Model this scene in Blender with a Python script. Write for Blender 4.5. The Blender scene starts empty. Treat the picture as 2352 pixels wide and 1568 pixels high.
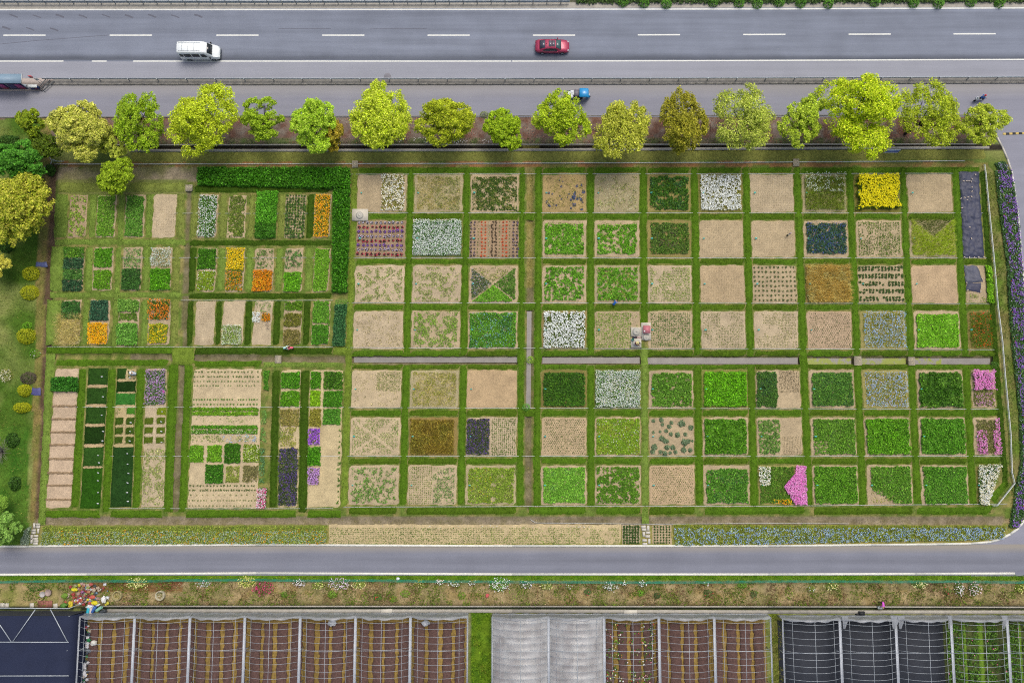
import bpy, bmesh, math, random
import numpy as np
from mathutils import Vector, Matrix

# ------------------------------------------------------------------ camera, sky, sun, exposure
SC = bpy.context.scene
COL = SC.collection
R = math.radians
FPX, CX, CY = 1829.0, 1176.0, 784.0          # focal length and centre in units of a 2352 px wide frame
TILT, CAMH = R(5.92), 108.9
cam_d = bpy.data.cameras.new('camera')
cam_d.sensor_width = 36.0
cam_d.lens = 36.0 * FPX / 2352.0
cam_d.clip_start, cam_d.clip_end = 1.0, 20000.0
cam = bpy.data.objects.new('camera', cam_d)
cam.location = (0, 0, CAMH)
cam.rotation_euler = (TILT, 0, 0)
COL.objects.link(cam)
SC.camera = cam

SUN_EL, SUN_AZ = R(66), R(25)                # azimuth measured from +Y towards +X
world = bpy.data.worlds.new('World')
SC.world = world
world.use_nodes = True
wn = world.node_tree.nodes
bg = wn['Background']
sky = wn.new('ShaderNodeTexSky')
sky.sky_type = 'NISHITA'
sky.sun_disc = False
sky.sun_elevation = SUN_EL
sky.sun_rotation = SUN_AZ
sky.air_density = 1.0
sky.dust_density = 6.0
sky.ozone_density = 1.0
world.node_tree.links.new(sky.outputs[0], bg.inputs[0])
bg.inputs[1].default_value = 0.1
sun_d = bpy.data.lights.new('sun', 'SUN')
sun_d.energy = 1.0
sun_d.angle = R(26)
sun_d.color = (1.0, 0.96, 0.90)
sun = bpy.data.objects.new('sun', sun_d)
sdir = Vector((math.sin(SUN_AZ) * math.cos(SUN_EL), math.cos(SUN_AZ) * math.cos(SUN_EL), math.sin(SUN_EL)))
sun.rotation_euler = sdir.to_track_quat('Z', 'Y').to_euler()
sun.location = (0, 0, 200)
COL.objects.link(sun)
SC.view_settings.view_transform = 'Standard'
SC.view_settings.look = 'None'
SC.view_settings.exposure = 0.50
SC.view_settings.gamma = 1.0
SC.view_settings.use_curve_mapping = False
SC.render.engine = 'CYCLES'
SC.cycles.use_denoising = False
SC.cycles.filter_width = 1.1
SC.cycles.max_bounces = 6
SC.cycles.diffuse_bounces = 2
SC.cycles.transparent_max_bounces = 12

# ------------------------------------------------------------------ helpers
E_RGB = np.array([1.36, 1.28, 1.28])         # light on a level surface, so that colours can be given as they look in daylight
rng = np.random.default_rng(7)
random.seed(7)
ST, CT = math.sin(TILT), math.cos(TILT)


def G(px, py, z=0.0):
    """ground point (at height z) seen in direction px,py of the 2352 x 1568 frame"""
    u, v = px - CX, py - CY
    yy = -v * CT + FPX * ST
    zz = -v * ST - FPX * CT
    t = (z - CAMH) / zz
    return Vector((u * t, yy * t, z))


def lin(hexs, gain=1.0):
    h = hexs.lstrip('#')
    c = np.array([int(h[i:i + 2], 16) for i in (0, 2, 4)]) / 255.0
    c = np.where(c <= 0.04045, c / 12.92, ((c + 0.055) / 1.055) ** 2.4)
    return np.clip(c / E_RGB * gain, 0.0, 0.9)


def pal(cols, gain=1.26):
    """leaf and petal colours; greens lean to the yellow side, as leaf light passing between leaves turns them cold"""
    c = np.array([lin(h, gain) for h in cols.split()])
    gr = (c[:, 1] > c[:, 0]) & (c[:, 1] > c[:, 2] * 1.15)
    c[gr, 0] += 0.15 * (c[gr, 1] - c[gr, 0])
    c[gr, 1] *= 0.94
    c[gr, 2] *= 0.74
    return c


_NT = {}


def vnoise(x, y, scale=1.0, seed=0):
    """smooth lattice noise in 0..1, two octaves"""
    if seed not in _NT:
        _NT[seed] = np.random.default_rng(seed + 100).random((64, 64))
    T = _NT[seed]
    out = np.zeros_like(x)
    for k, a in ((1.0, 0.68), (2.3, 0.32)):
        X, Y = x * k / scale + 1000.5, y * k / scale + 1000.5
        i, j = np.floor(X).astype(int), np.floor(Y).astype(int)
        f, g = X - i, Y - j
        f, g = f * f * (3 - 2 * f), g * g * (3 - 2 * g)
        i0, j0, i1, j1 = i % 64, j % 64, (i + 1) % 64, (j + 1) % 64
        out += a * ((T[i0, j0] * (1 - f) + T[i1, j0] * f) * (1 - g) + (T[i0, j1] * (1 - f) + T[i1, j1] * f) * g)
    return out


# ---- materials
MATS = {}


def new_mat(name):
    m = bpy.data.materials.new(name)
    m.use_nodes = True
    return m, m.node_tree.nodes, m.node_tree.links, m.node_tree.nodes['Principled BSDF']


def plain(name, hexs, rough=0.6, metal=0.0, var=0.12, scale=3.0, gain=1.0, bump=0.0, spec=0.4, coat=0.0):
    """one colour with mild procedural mottling"""
    if name in MATS:
        return MATS[name]
    m, n, l, b = new_mat(name)
    c = lin(hexs, gain)
    geo = n.new('ShaderNodeNewGeometry')
    nz = n.new('ShaderNodeTexNoise')
    nz.inputs['Scale'].default_value = scale
    nz.inputs['Detail'].default_value = 5
    nz.inputs['Roughness'].default_value = 0.65
    l.new(geo.outputs['Position'], nz.inputs['Vector'])
    rp = n.new('ShaderNodeValToRGB')
    rp.color_ramp.elements[0].position = 0.3
    rp.color_ramp.elements[1].position = 0.7
    rp.color_ramp.elements[0].color = (*(c * (1 - var)), 1)
    rp.color_ramp.elements[1].color = (*np.clip(c * (1 + var), 0, .92), 1)
    l.new(nz.outputs['Fac'], rp.inputs['Fac'])
    l.new(rp.outputs['Color'], b.inputs['Base Color'])
    b.inputs['Roughness'].default_value = rough
    b.inputs['Metallic'].default_value = metal
    b.inputs['Specular IOR Level'].default_value = spec
    b.inputs['Coat Weight'].default_value = coat
    if bump:
        bp = n.new('ShaderNodeBump')
        bp.inputs['Strength'].default_value = bump
        bp.inputs['Distance'].default_value = 0.05
        l.new(nz.outputs['Fac'], bp.inputs['Height'])
        l.new(bp.outputs['Normal'], b.inputs['Normal'])
    MATS[name] = m
    return m


def attr_mat(name, rough=0.65, spec=0.25, speck=0.0, speck_scale=4.0, bump=0.0, transl=0.0, fine=0.0):
    """colour from the 'col' attribute (the thing's own colour), broken up by noise"""
    if name in MATS:
        return MATS[name]
    m, n, l, b = new_mat(name)
    at = n.new('ShaderNodeAttribute')
    at.attribute_name = 'col'
    out = at.outputs['Color']
    geo = n.new('ShaderNodeNewGeometry')
    nz = None
    for amt, sc in ((speck, speck_scale), (fine, speck_scale * 6)):
        if not amt:
            continue
        nz = n.new('ShaderNodeTexNoise')
        nz.inputs['Scale'].default_value = sc
        nz.inputs['Detail'].default_value = 6
        nz.inputs['Roughness'].default_value = 0.7
        l.new(geo.outputs['Position'], nz.inputs['Vector'])
        mr = n.new('ShaderNodeMapRange')
        mr.inputs[1].default_value, mr.inputs[2].default_value = 0.25, 0.75
        mr.inputs[3].default_value, mr.inputs[4].default_value = 1 - amt, 1 + amt
        l.new(nz.outputs['Fac'], mr.inputs[0])
        mx = n.new('ShaderNodeVectorMath')
        mx.operation = 'SCALE'
        l.new(out, mx.inputs[0])
        l.new(mr.outputs[0], mx.inputs['Scale'])
        out = mx.outputs[0]
    l.new(out, b.inputs['Base Color'])
    b.inputs['Roughness'].default_value = rough
    b.inputs['Specular IOR Level'].default_value = spec
    if bump and nz:
        bp = n.new('ShaderNodeBump')
        bp.inputs['Strength'].default_value = bump
        bp.inputs['Distance'].default_value = 0.06
        l.new(nz.outputs['Fac'], bp.inputs['Height'])
        l.new(bp.outputs['Normal'], b.inputs['Normal'])
    if transl:
        tr = n.new('ShaderNodeBsdfTranslucent')
        l.new(out, tr.inputs['Color'])
        mixs = n.new('ShaderNodeMixShader')
        mixs.inputs[0].default_value = transl
        l.new(b.outputs[0], mixs.inputs[1])
        l.new(tr.outputs[0], mixs.inputs[2])
        l.new(mixs.outputs[0], n['Material Output'].inputs['Surface'])
    MATS[name] = m
    return m


M_LEAF = attr_mat('leaf', 0.6, 0.25, transl=0.25)
M_PETAL = attr_mat('petal', 0.7, 0.2, transl=0.15)
M_TURF = attr_mat('turf', 0.8, 0.1, speck=0.35, speck_scale=1.6, fine=0.35)
M_SOIL = attr_mat('soil', 0.95, 0.1, speck=0.14, speck_scale=1.4, fine=0.42, bump=0.6)
M_EARTH = attr_mat('earth', 0.95, 0.1, speck=0.35, speck_scale=0.9, fine=0.45, bump=0.5)


# ---- geometry collector
class Geo:
    def __init__(self):
        self.V, self.F, self.C, self.n = [], [], [], 0

    def add(self, V, F, col=None):
        """V n x 3, F m x k (k = 3 or 4), col n x 3 or one colour"""
        V = np.asarray(V, float).reshape(-1, 3)
        F = np.asarray(F, int)
        if len(V) == 0:
            return
        self.V.append(V)
        self.F.append(F + self.n)
        if col is None:
            col = (0.5, 0.5, 0.5)
        c = np.asarray(col, float)
        if c.ndim == 1:
            c = np.tile(c, (len(V), 1))
        self.C.append(c)
        self.n += len(V)

    def box(self, c, s, rz=0.0, col=None, taper=1.0, M=None):
        """box centred at c with sizes s"""
        sx, sy, sz = s[0] / 2, s[1] / 2, s[2] / 2
        p = np.array([[-sx, -sy, -sz], [sx, -sy, -sz], [sx, sy, -sz], [-sx, sy, -sz],
                      [-sx * taper, -sy * taper, sz], [sx * taper, -sy * taper, sz], [sx * taper, sy * taper, sz], [-sx * taper, sy * taper, sz]])
        if rz:
            cr, sr = math.cos(rz), math.sin(rz)
            p = p @ np.array([[cr, sr, 0], [-sr, cr, 0], [0, 0, 1]])
        if M is not None:
            p = p @ np.array(M).T
        self.add(p + np.array(c), [[0, 3, 2, 1], [4, 5, 6, 7], [0, 1, 5, 4], [1, 2, 6, 5], [2, 3, 7, 6], [3, 0, 4, 7]], col)

    def tube(self, pts, r, seg=6, col=None, cap=True):
        """tube along a polyline; r one radius or one per point"""
        pts = [Vector(p) for p in pts]
        rr = r if hasattr(r, '__len__') else [r] * len(pts)
        V = []
        for i, p in enumerate(pts):
            d = (pts[min(i + 1, len(pts) - 1)] - pts[max(i - 1, 0)]).normalized()
            a = d.cross(Vector((0, 0, 1)))
            if a.length < 1e-3:
                a = Vector((1, 0, 0))
            a.normalize()
            b = d.cross(a)
            for k in range(seg):
                t = 2 * math.pi * k / seg
                V.append(p + (a * math.cos(t) + b * math.sin(t)) * rr[i])
        F = []
        for i in range(len(pts) - 1):
            for k in range(seg):
                k2 = (k + 1) % seg
                F.append([i * seg + k, i * seg + k2, (i + 1) * seg + k2, (i + 1) * seg + k])
        V = [tuple(v) for v in V]
        self.add(V, F, col)
        if cap:
            n0 = self.n - len(V)
            self.caps = getattr(self, 'caps', [])
            self.caps.append([n0 + k for k in range(seg)][::-1])
            self.caps.append([n0 + (len(pts) - 1) * seg + k for k in range(seg)])

    def lathe(self, prof, c=(0, 0, 0), seg=16, col=None):
        """profile list of (r, z)"""
        V, F = [], []
        for (r, z) in prof:
            for k in range(seg):
                t = 2 * math.pi * k / seg
                V.append((c[0] + r * math.cos(t), c[1] + r * math.sin(t), c[2] + z))
        for i in range(len(prof) - 1):
            for k in range(seg):
                k2 = (k + 1) % seg
                F.append([i * seg + k, i * seg + k2, (i + 1) * seg + k2, (i + 1) * seg + k])
        self.add(V, F, col)

    def loft(self, secs, col=None, closed=True):
        """secs: list of equal-length point rings"""
        n = len(secs[0])
        V = [p for s in secs for p in s]
        F = []
        for i in range(len(secs) - 1):
            for k in range(n if closed else n - 1):
                k2 = (k + 1) % n
                F.append([i * n + k, i * n + k2, (i + 1) * n + k2, (i + 1) * n + k])
        n0 = self.n
        self.add(V, F, col)
        if closed:
            self.caps = getattr(self, 'caps', [])
            self.caps.append([n0 + k for k in range(n)][::-1])
            self.caps.append([n0 + (len(secs) - 1) * n + k for k in range(n)])

    def mesh(self, name, smooth=False, origin=(0, 0, 0)):
        V = np.concatenate(self.V) - np.array(origin)
        C = np.concatenate(self.C)
        loops, tot = [], []
        for f in self.F:
            if len(f):
                loops.append(f.ravel())
                tot.append(np.full(len(f), f.shape[1]))
        for c in getattr(self, 'caps', []):
            loops.append(np.array(c))
            tot.append(np.array([len(c)]))
        loops, tot = np.concatenate(loops), np.concatenate(tot)
        me = bpy.data.meshes.new(name)
        me.vertices.add(len(V))
        me.vertices.foreach_set('co', V.astype(np.float32).ravel())
        me.loops.add(len(loops))
        me.loops.foreach_set('vertex_index', loops.astype(np.int32))
        me.polygons.add(len(tot))
        st = np.concatenate([[0], np.cumsum(tot)[:-1]])
        me.polygons.foreach_set('loop_start', st.astype(np.int32))
        me.polygons.foreach_set('loop_total', tot.astype(np.int32))
        if smooth:
            me.polygons.foreach_set('use_smooth', np.ones(len(tot), bool))
        a = me.attributes.new('col', 'FLOAT_COLOR', 'POINT')
        a.data.foreach_set('color', np.concatenate([C, np.ones((len(C), 1))], 1).astype(np.float32).ravel())
        me.update(calc_edges=True)
        return me

    def build(self, name, mat, parent=None, smooth=False, origin=None, kind=None):
        if self.n == 0:
            return None
        if origin is None:
            origin = parent.location if parent is not None and parent.parent is None else (0, 0, 0)
        ori = np.array(origin)
        me = self.mesh(name, smooth, ori)
        me.materials.append(mat)
        o = bpy.data.objects.new(name, me)
        COL.objects.link(o)
        if parent is not None:
            o.parent = parent
        else:
            o.location = origin
        if kind:
            o['kind'] = kind
        return o


def empty(name, loc, label, cat, group=None):
    o = bpy.data.objects.new(name, None)
    o.location = loc
    o.empty_display_size = 0.2
    COL.objects.link(o)
    return tag(o, label, cat, group)


def tag(o, label, cat, group=None, kind=None):
    o['label'] = label
    o['category'] = cat
    if group:
        o['group'] = group
    if kind:
        o['kind'] = kind
    return o


def struct(o):
    o['kind'] = 'structure'
    return o


def copy_thing(o, loc, rz=0.0, s=1.0, label=None):
    c = o.copy()
    COL.objects.link(c)
    c.location = loc
    c.rotation_euler = (0, 0, rz)
    c.scale = (s, s, s)
    if label:
        c['label'] = label
    for ch in o.children:
        d = ch.copy()
        COL.objects.link(d)
        d.parent = c
        for g in ch.children:
            e = g.copy()
            COL.objects.link(e)
            e.parent = d
    return c


ORD = ['zeroth', 'first', 'second', 'third', 'fourth', 'fifth', 'sixth', 'seventh', 'eighth', 'ninth', 'tenth', 'eleventh', 'twelfth',
       'thirteenth', 'fourteenth', 'fifteenth', 'sixteenth', 'seventeenth', 'eighteenth', 'nineteenth', 'twentieth', 'twenty-first', 'twenty-second', 'twenty-third',
       'twenty-fourth', 'twenty-fifth', 'twenty-sixth', 'twenty-seventh']


# ---- leaves, blades
def leaves(geo, P, size, col, up=0.5, aspect=0.55, out=None, outw=0.0):
    """diamond leaves centred on the points P"""
    n = len(P)
    if n == 0:
        return
    N = rng.normal(size=(n, 3))
    N /= np.linalg.norm(N, axis=1, keepdims=True) + 1e-9
    N = N * (1 - up)
    N[:, 2] = np.abs(N[:, 2]) + up
    if out is not None:
        N += out * outw
    N /= np.linalg.norm(N, axis=1, keepdims=True) + 1e-9
    T = np.cross(N, rng.normal(size=(n, 3)))
    T /= np.linalg.norm(T, axis=1, keepdims=True) + 1e-9
    B = np.cross(N, T)
    s = (np.asarray(size) * rng.uniform(0.65, 1.35, n))[:, None]
    V = np.stack([P - T * s * 0.5, P + B * s * 0.5 * aspect, P + T * s * 0.5, P - B * s * 0.5 * aspect], 1).reshape(-1, 3)
    F = np.arange(n * 4).reshape(n, 4)
    geo.add(V, F, np.repeat(col, 4, 0))


def blades(geo, P, h, w, col, lean=0.35, wind=(0, 0)):
    """upright pointed grass blades rooted at P"""
    n = len(P)
    if n == 0:
        return
    a = rng.uniform(0, 2 * math.pi, n)
    D = np.stack([np.cos(a), np.sin(a), np.zeros(n)], 1)
    hh = (h * rng.uniform(0.6, 1.3, n))[:, None]
    b = rng.uniform(0, 2 * math.pi, n)
    L = np.stack([np.cos(b) * lean + wind[0], np.sin(b) * lean + wind[1], np.ones(n)], 1)
    V = np.stack([P - D * w / 2, P + D * w / 2, P + L * hh], 1).reshape(-1, 3)
    geo.add(V, np.arange(n * 3).reshape(n, 3), np.repeat(col, 3, 0))


def pick(P, cols, n, patch=0.6, scale=1.2, jit=0.16, seed=1):
    """palette colours for n points: partly in patches, partly at random, with brightness jitter"""
    k = len(cols)
    q = vnoise(P[:, 0], P[:, 1], scale, seed)
    q = np.clip((q - 0.22) / 0.56, 0, 1) * patch + rng.random(n) * (1 - patch)
    c = cols[np.clip((q * k).astype(int), 0, k - 1)]
    return c * np.exp(rng.normal(0, jit * 1.25, (n, 1)))


class Quad:
    """a four-sided patch of ground given by frame positions; u runs right, v runs down"""

    def __init__(self, pts):
        self.p = [np.array(G(*q)) for q in pts]           # TL, TR, BR, BL
        a, b, c, d = self.p
        self.area = 0.5 * (np.linalg.norm(np.cross(b - a, d - a)) + np.linalg.norm(np.cross(b - c, d - c)))
        self.c = (a + b + c + d) / 4
        self.w = 0.5 * (np.linalg.norm(b - a) + np.linalg.norm(c - d))
        self.h = 0.5 * (np.linalg.norm(d - a) + np.linalg.norm(c - b))

    def at(self, u, v):
        a, b, c, d = self.p
        u, v = np.asarray(u)[..., None], np.asarray(v)[..., None]
        return a * (1 - u) * (1 - v) + b * u * (1 - v) + c * u * v + d * (1 - u) * v


def quad(x0, x1, y0, y1, dx0=0.0, dx1=0.0):
    """frame rectangle whose lower edge is shifted by dx0 / dx1"""
    return Quad([(x0, y0), (x1, y0), (x1 + dx1, y1), (x0 + dx0, y1)])


def sheet(geo, q, z, step, col, zn=0.02, ragged=0.0, drop=None, var=0.08, nsc=1.5):
    """subdivided ground sheet with small relief; optional dropped, ragged border"""
    nx, ny = max(2, int(q.w / step)), max(2, int(q.h / step))
    uu, vv = np.meshgrid(np.linspace(0, 1, nx + 1), np.linspace(0, 1, ny + 1))
    P = q.at(uu, vv).reshape(-1, 3)
    u, v = uu.ravel(), vv.ravel()
    edge = (u < 1e-6) | (u > 1 - 1e-6) | (v < 1e-6) | (v > 1 - 1e-6)
    P[:, 2] = z + (vnoise(P[:, 0], P[:, 1], 0.7, 3) - 0.5) * 2 * zn
    if ragged:
        P[:, 0] += (vnoise(P[:, 0], P[:, 1], 0.6, 4) - 0.5) * ragged * edge
        P[:, 1] += (vnoise(P[:, 0], P[:, 1], 0.6, 5) - 0.5) * ragged * edge
    if drop is not None:
        P[edge, 2] = drop
    I = np.arange((nx + 1) * (ny + 1)).reshape(ny + 1, nx + 1)
    F = np.stack([I[1:, :-1], I[1:, 1:], I[:-1, 1:], I[:-1, :-1]], -1).reshape(-1, 4)
    c = np.asarray(col)
    cc = c[None, :] * (1 + (vnoise(P[:, 0], P[:, 1], nsc, 6)[:, None] - 0.5) * 2 * var)
    geo.add(P, F, cc)

# ------------------------------------------------------------------ ground with its ditches
def lerp(a, b, t):
    return a + (b - a) * t


DITCH = []                                   # (polyline in frame px, half width m, depth m)


def ditch(pts, hw, depth):
    DITCH.append(([np.array(G(*p))[:2] for p in pts], hw, depth))


ditch([(140, 338), (2242, 337)], 0.30, 0.55)                      # concrete drain below the trees
ditch([(128, 819), (392, 819)], 0.32, 0.35)
ditch([(446, 823), (798, 825)], 0.35, 0.35)
ditch([(812, 825), (1188, 828)], 0.42, 0.50)
ditch([(1246, 827), (1470, 827)], 0.45, 0.50)
ditch([(1488, 828), (1834, 829)], 0.45, 0.50)
ditch([(1855, 829), (2277, 829)], 0.45, 0.50)
for a, b in ((398, 488), (508, 590), (597, 694), (714, 938), (958, 1162)):
    ditch([(1217.5 - 0.0045 * (a - 395) * 1.0, a), (1217.5 - 0.0045 * (b - 395), b)], 0.28, 0.42)
ditch([(122, 385), (113, 600), (106, 806)], 0.42, 0.40)
ditch([(103, 822), (97, 1000), (88, 1196)], 0.40, 0.30)
ditch([(433, 444), (429, 548)], 0.30, 0.25)
ditch([(429, 565), (426, 668)], 0.30, 0.25)
ditch([(425, 685), (423, 796)], 0.30, 0.25)
ditch([(418, 820), (402, 1168)], 0.36, 0.30)
ditch([(98, 1197), (2300, 1197)], 0.35, 0.22)
ditch([(235, 1396), (2420, 1397)], 0.28, 0.55)                    # concrete drain before the greenhouses


def ditch_depth(X, Y):
    z = np.zeros_like(X)
    for pts, hw, dep in DITCH:
        for p, q in zip(pts[:-1], pts[1:]):
            d = q - p
            L = np.hypot(*d)
            t = np.clip(((X - p[0]) * d[0] + (Y - p[1]) * d[1]) / (L * L), 0, 1)
            r = np.hypot(X - p[0] - t * d[0], Y - p[1] - t * d[1])
            z = np.minimum(z, -dep * np.clip((hw + 0.28 - r) / 0.28, 0, 1))
    return z


def build_ground():
    step = 0.3
    a, b = G(-60, -60), G(2412, 1640)
    xs = np.arange(-83, 83.01, step)
    ys = np.arange(-62, 66.01, step)
    far = np.array([90, 110, 150, 250, 500, 1200, 4000.0])
    xs = np.concatenate([-far[::-1], xs, far])
    ys = np.concatenate([-far[::-1] + 10, ys, far])
    X, Y = np.meshgrid(xs, ys)
    X, Y = X.ravel(), Y.ravel()
    inner = (np.abs(X) < 84) & (Y > -63) & (Y < 67)
    Z = np.where(inner, (vnoise(X, Y, 1.1, 11) - 0.5) * 0.06 - 0.035, -0.035)
    Z = np.where(inner, np.minimum(Z, Z + ditch_depth(X, Y)), Z)
    # frame position of every vertex, for the zones
    zc = Z - CAMH
    yc, dc = Y * CT + zc * ST, -(-Y * ST + zc * CT)
    px, py = CX + FPX * X / dc, CY - FPX * yc / dc
    wob = (vnoise(X, Y, 1.5, 12) - 0.5) * 9
    qx, qy = px + wob, py + (vnoise(X, Y, 1.3, 13) - 0.5) * 7
    C = np.tile(lin('#7c8446'), (len(X), 1))
    n1, n2, n3 = vnoise(X, Y, 2.2, 14), vnoise(X, Y, 0.8, 15), vnoise(X, Y, 5.0, 16)

    def zone(mask, h1, h2, n=n1, k=1.0, lo=0.3, hi=0.7):
        t = np.clip((n - lo) / (hi - lo), 0, 1)[:, None] * k
        C[mask] = (lin(h1)[None] * (1 - t) + lin(h2)[None] * t)[mask]

    zone(qy < 272, '#7f8a50', '#6b6a58')
    zone((qy > 262) & (qy < 334), '#8f8074', '#7d5c4e', n2)                     # litter under the trees
    zone((qy > 318) & (qy < 335), '#6f7a4a', '#8a7566', n2)
    zone((py > 331) & (py < 346), '#4e463c', '#3a342c', n2)
    zone((qy > 346) & (qy < 372), '#8a8e50', '#6f7e3c', n1)
    zone((qy > 372) & (qy < 384), '#a0754c', '#8a8046', n1)
    zone((qy > 382) & (qy < 1192) & (qx > 100), '#9a8e56', '#6a7c34', n2, lo=.25, hi=.6)        # garden earth
    zone((qy > 384) & (qy < 416) & (qx > 120) & (qx < 456), '#9c8c74', '#84824e', n1)
    zone((qy > 412) & (qy < 446) & (qx > 130) & (qx < 428), '#7c8446', '#8d8c52', n1)
    zone((qx < 116 - (py - 380) * 0.032) & (qy > 272) & (qy < 1240), '#97834f', '#7e7c40', n2)
    zone((qx < 92 - (py - 380) * 0.028) & (qy > 272) & (qy < 1252), '#516f24', '#8c9150', n3, lo=.35, hi=.62)
    zone((qy > 980) & (qx < 64) & (qy < 1250), '#3f6a1e', '#5c7d2c', n1)
    zone((qy > 1188) & (qy < 1204) & (px > 92), '#a58f6a', '#8f8358', n1)
    zone((qy > 1202) & (qy < 1252) & (px > 92), '#8a8a48', '#a39558', n2)
    zone((qy > 1316) & (qy < 1400), '#a8946c', '#8f8456', n2)
    zone((qy > 1338) & (qy < 1394) & (n1 > .55), '#b8a078', '#9c8658', n2)
    zone((qy > 1334) & (qy < 1360) & (qx > 210) & (qx < 420), '#80573c', '#8f7247', n2)
    zone((qy > 1316) & (qy < 1334), '#6f8a2a', '#57801e', n2)
    zone((qy > 1336) & (qx < 130) & (qy < 1404), '#b99f74', '#8c8a4c', n1)
    zone((py > 1391) & (py < 1401), '#3d4630', '#2f3428', n2)
    zone(qy > 1401, '#8f8a68', '#7a8040', n1)
    zone((px > 1080) & (px < 1130) & (py > 1402), '#6f8a22', '#4f6f1c', n2)
    zone((px > 1768) & (px < 1800) & (py > 1402), '#6d7a2c', '#8a8448', n2)
    # right edge beyond the rail
    zone((qx > 2262 + (py - 392) * 0.088) & (py > 380) & (py < 1176) & (px < 2420), '#6a8030', '#8a8250', n1)
    dd = ditch_depth(X, Y)
    wet = (dd < -0.16) & (py > 400) & (py < 1180) & (px > 300)
    zone(wet, '#8c8064', '#77704c', n2)
    zone((dd < -0.2) & (px < 130), '#7a6450', '#64503e', n2)
    zone((dd < -0.1) & (py > 1188) & (py < 1206), '#9c8c74', '#86795c', n2)
    upper = (dd < -0.16) & (px > 1200) & (px < 1240) & (py < 660)
    zone(upper, '#8f8648', '#a3945e', n2)
    nx, ny = len(xs), len(ys)
    I = np.arange(nx * ny).reshape(ny, nx)
    F = np.stack([I[:-1, :-1], I[:-1, 1:], I[1:, 1:], I[1:, :-1]], -1).reshape(-1, 4)
    g = Geo()
    g.add(np.stack([X, Y, Z], 1), F, C)
    struct(g.build('ground', M_EARTH, smooth=True))


build_ground()


def rect_sheet(name, pts, z, mat, step=2.0):
    q = Quad(pts)
    g = Geo()
    nx, ny = max(1, int(q.w / step)), max(1, int(q.h / step))
    uu, vv = np.meshgrid(np.linspace(0, 1, nx + 1), np.linspace(0, 1, ny + 1))
    P = q.at(uu, vv).reshape(-1, 3)
    P[:, 2] = z
    I = np.arange((nx + 1) * (ny + 1)).reshape(ny + 1, nx + 1)
    g.add(P, np.stack([I[1:, :-1], I[1:, 1:], I[:-1, 1:], I[:-1, :-1]], -1).reshape(-1, 4))
    o = g.build(name, mat)
    return struct(o)


def poly_sheet(name, pts, z, mat):
    P = [tuple(G(*p)[:2]) + (z,) for p in pts]
    me = bpy.data.meshes.new(name)
    f = list(range(len(P)))
    ar = sum(P[i][0] * P[(i + 1) % len(P)][1] - P[(i + 1) % len(P)][0] * P[i][1] for i in range(len(P)))
    me.from_pydata(P, [], [f if ar > 0 else f[::-1]])
    me.materials.append(mat)
    o = bpy.data.objects.new(name, me)
    COL.objects.link(o)
    return struct(o)


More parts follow.
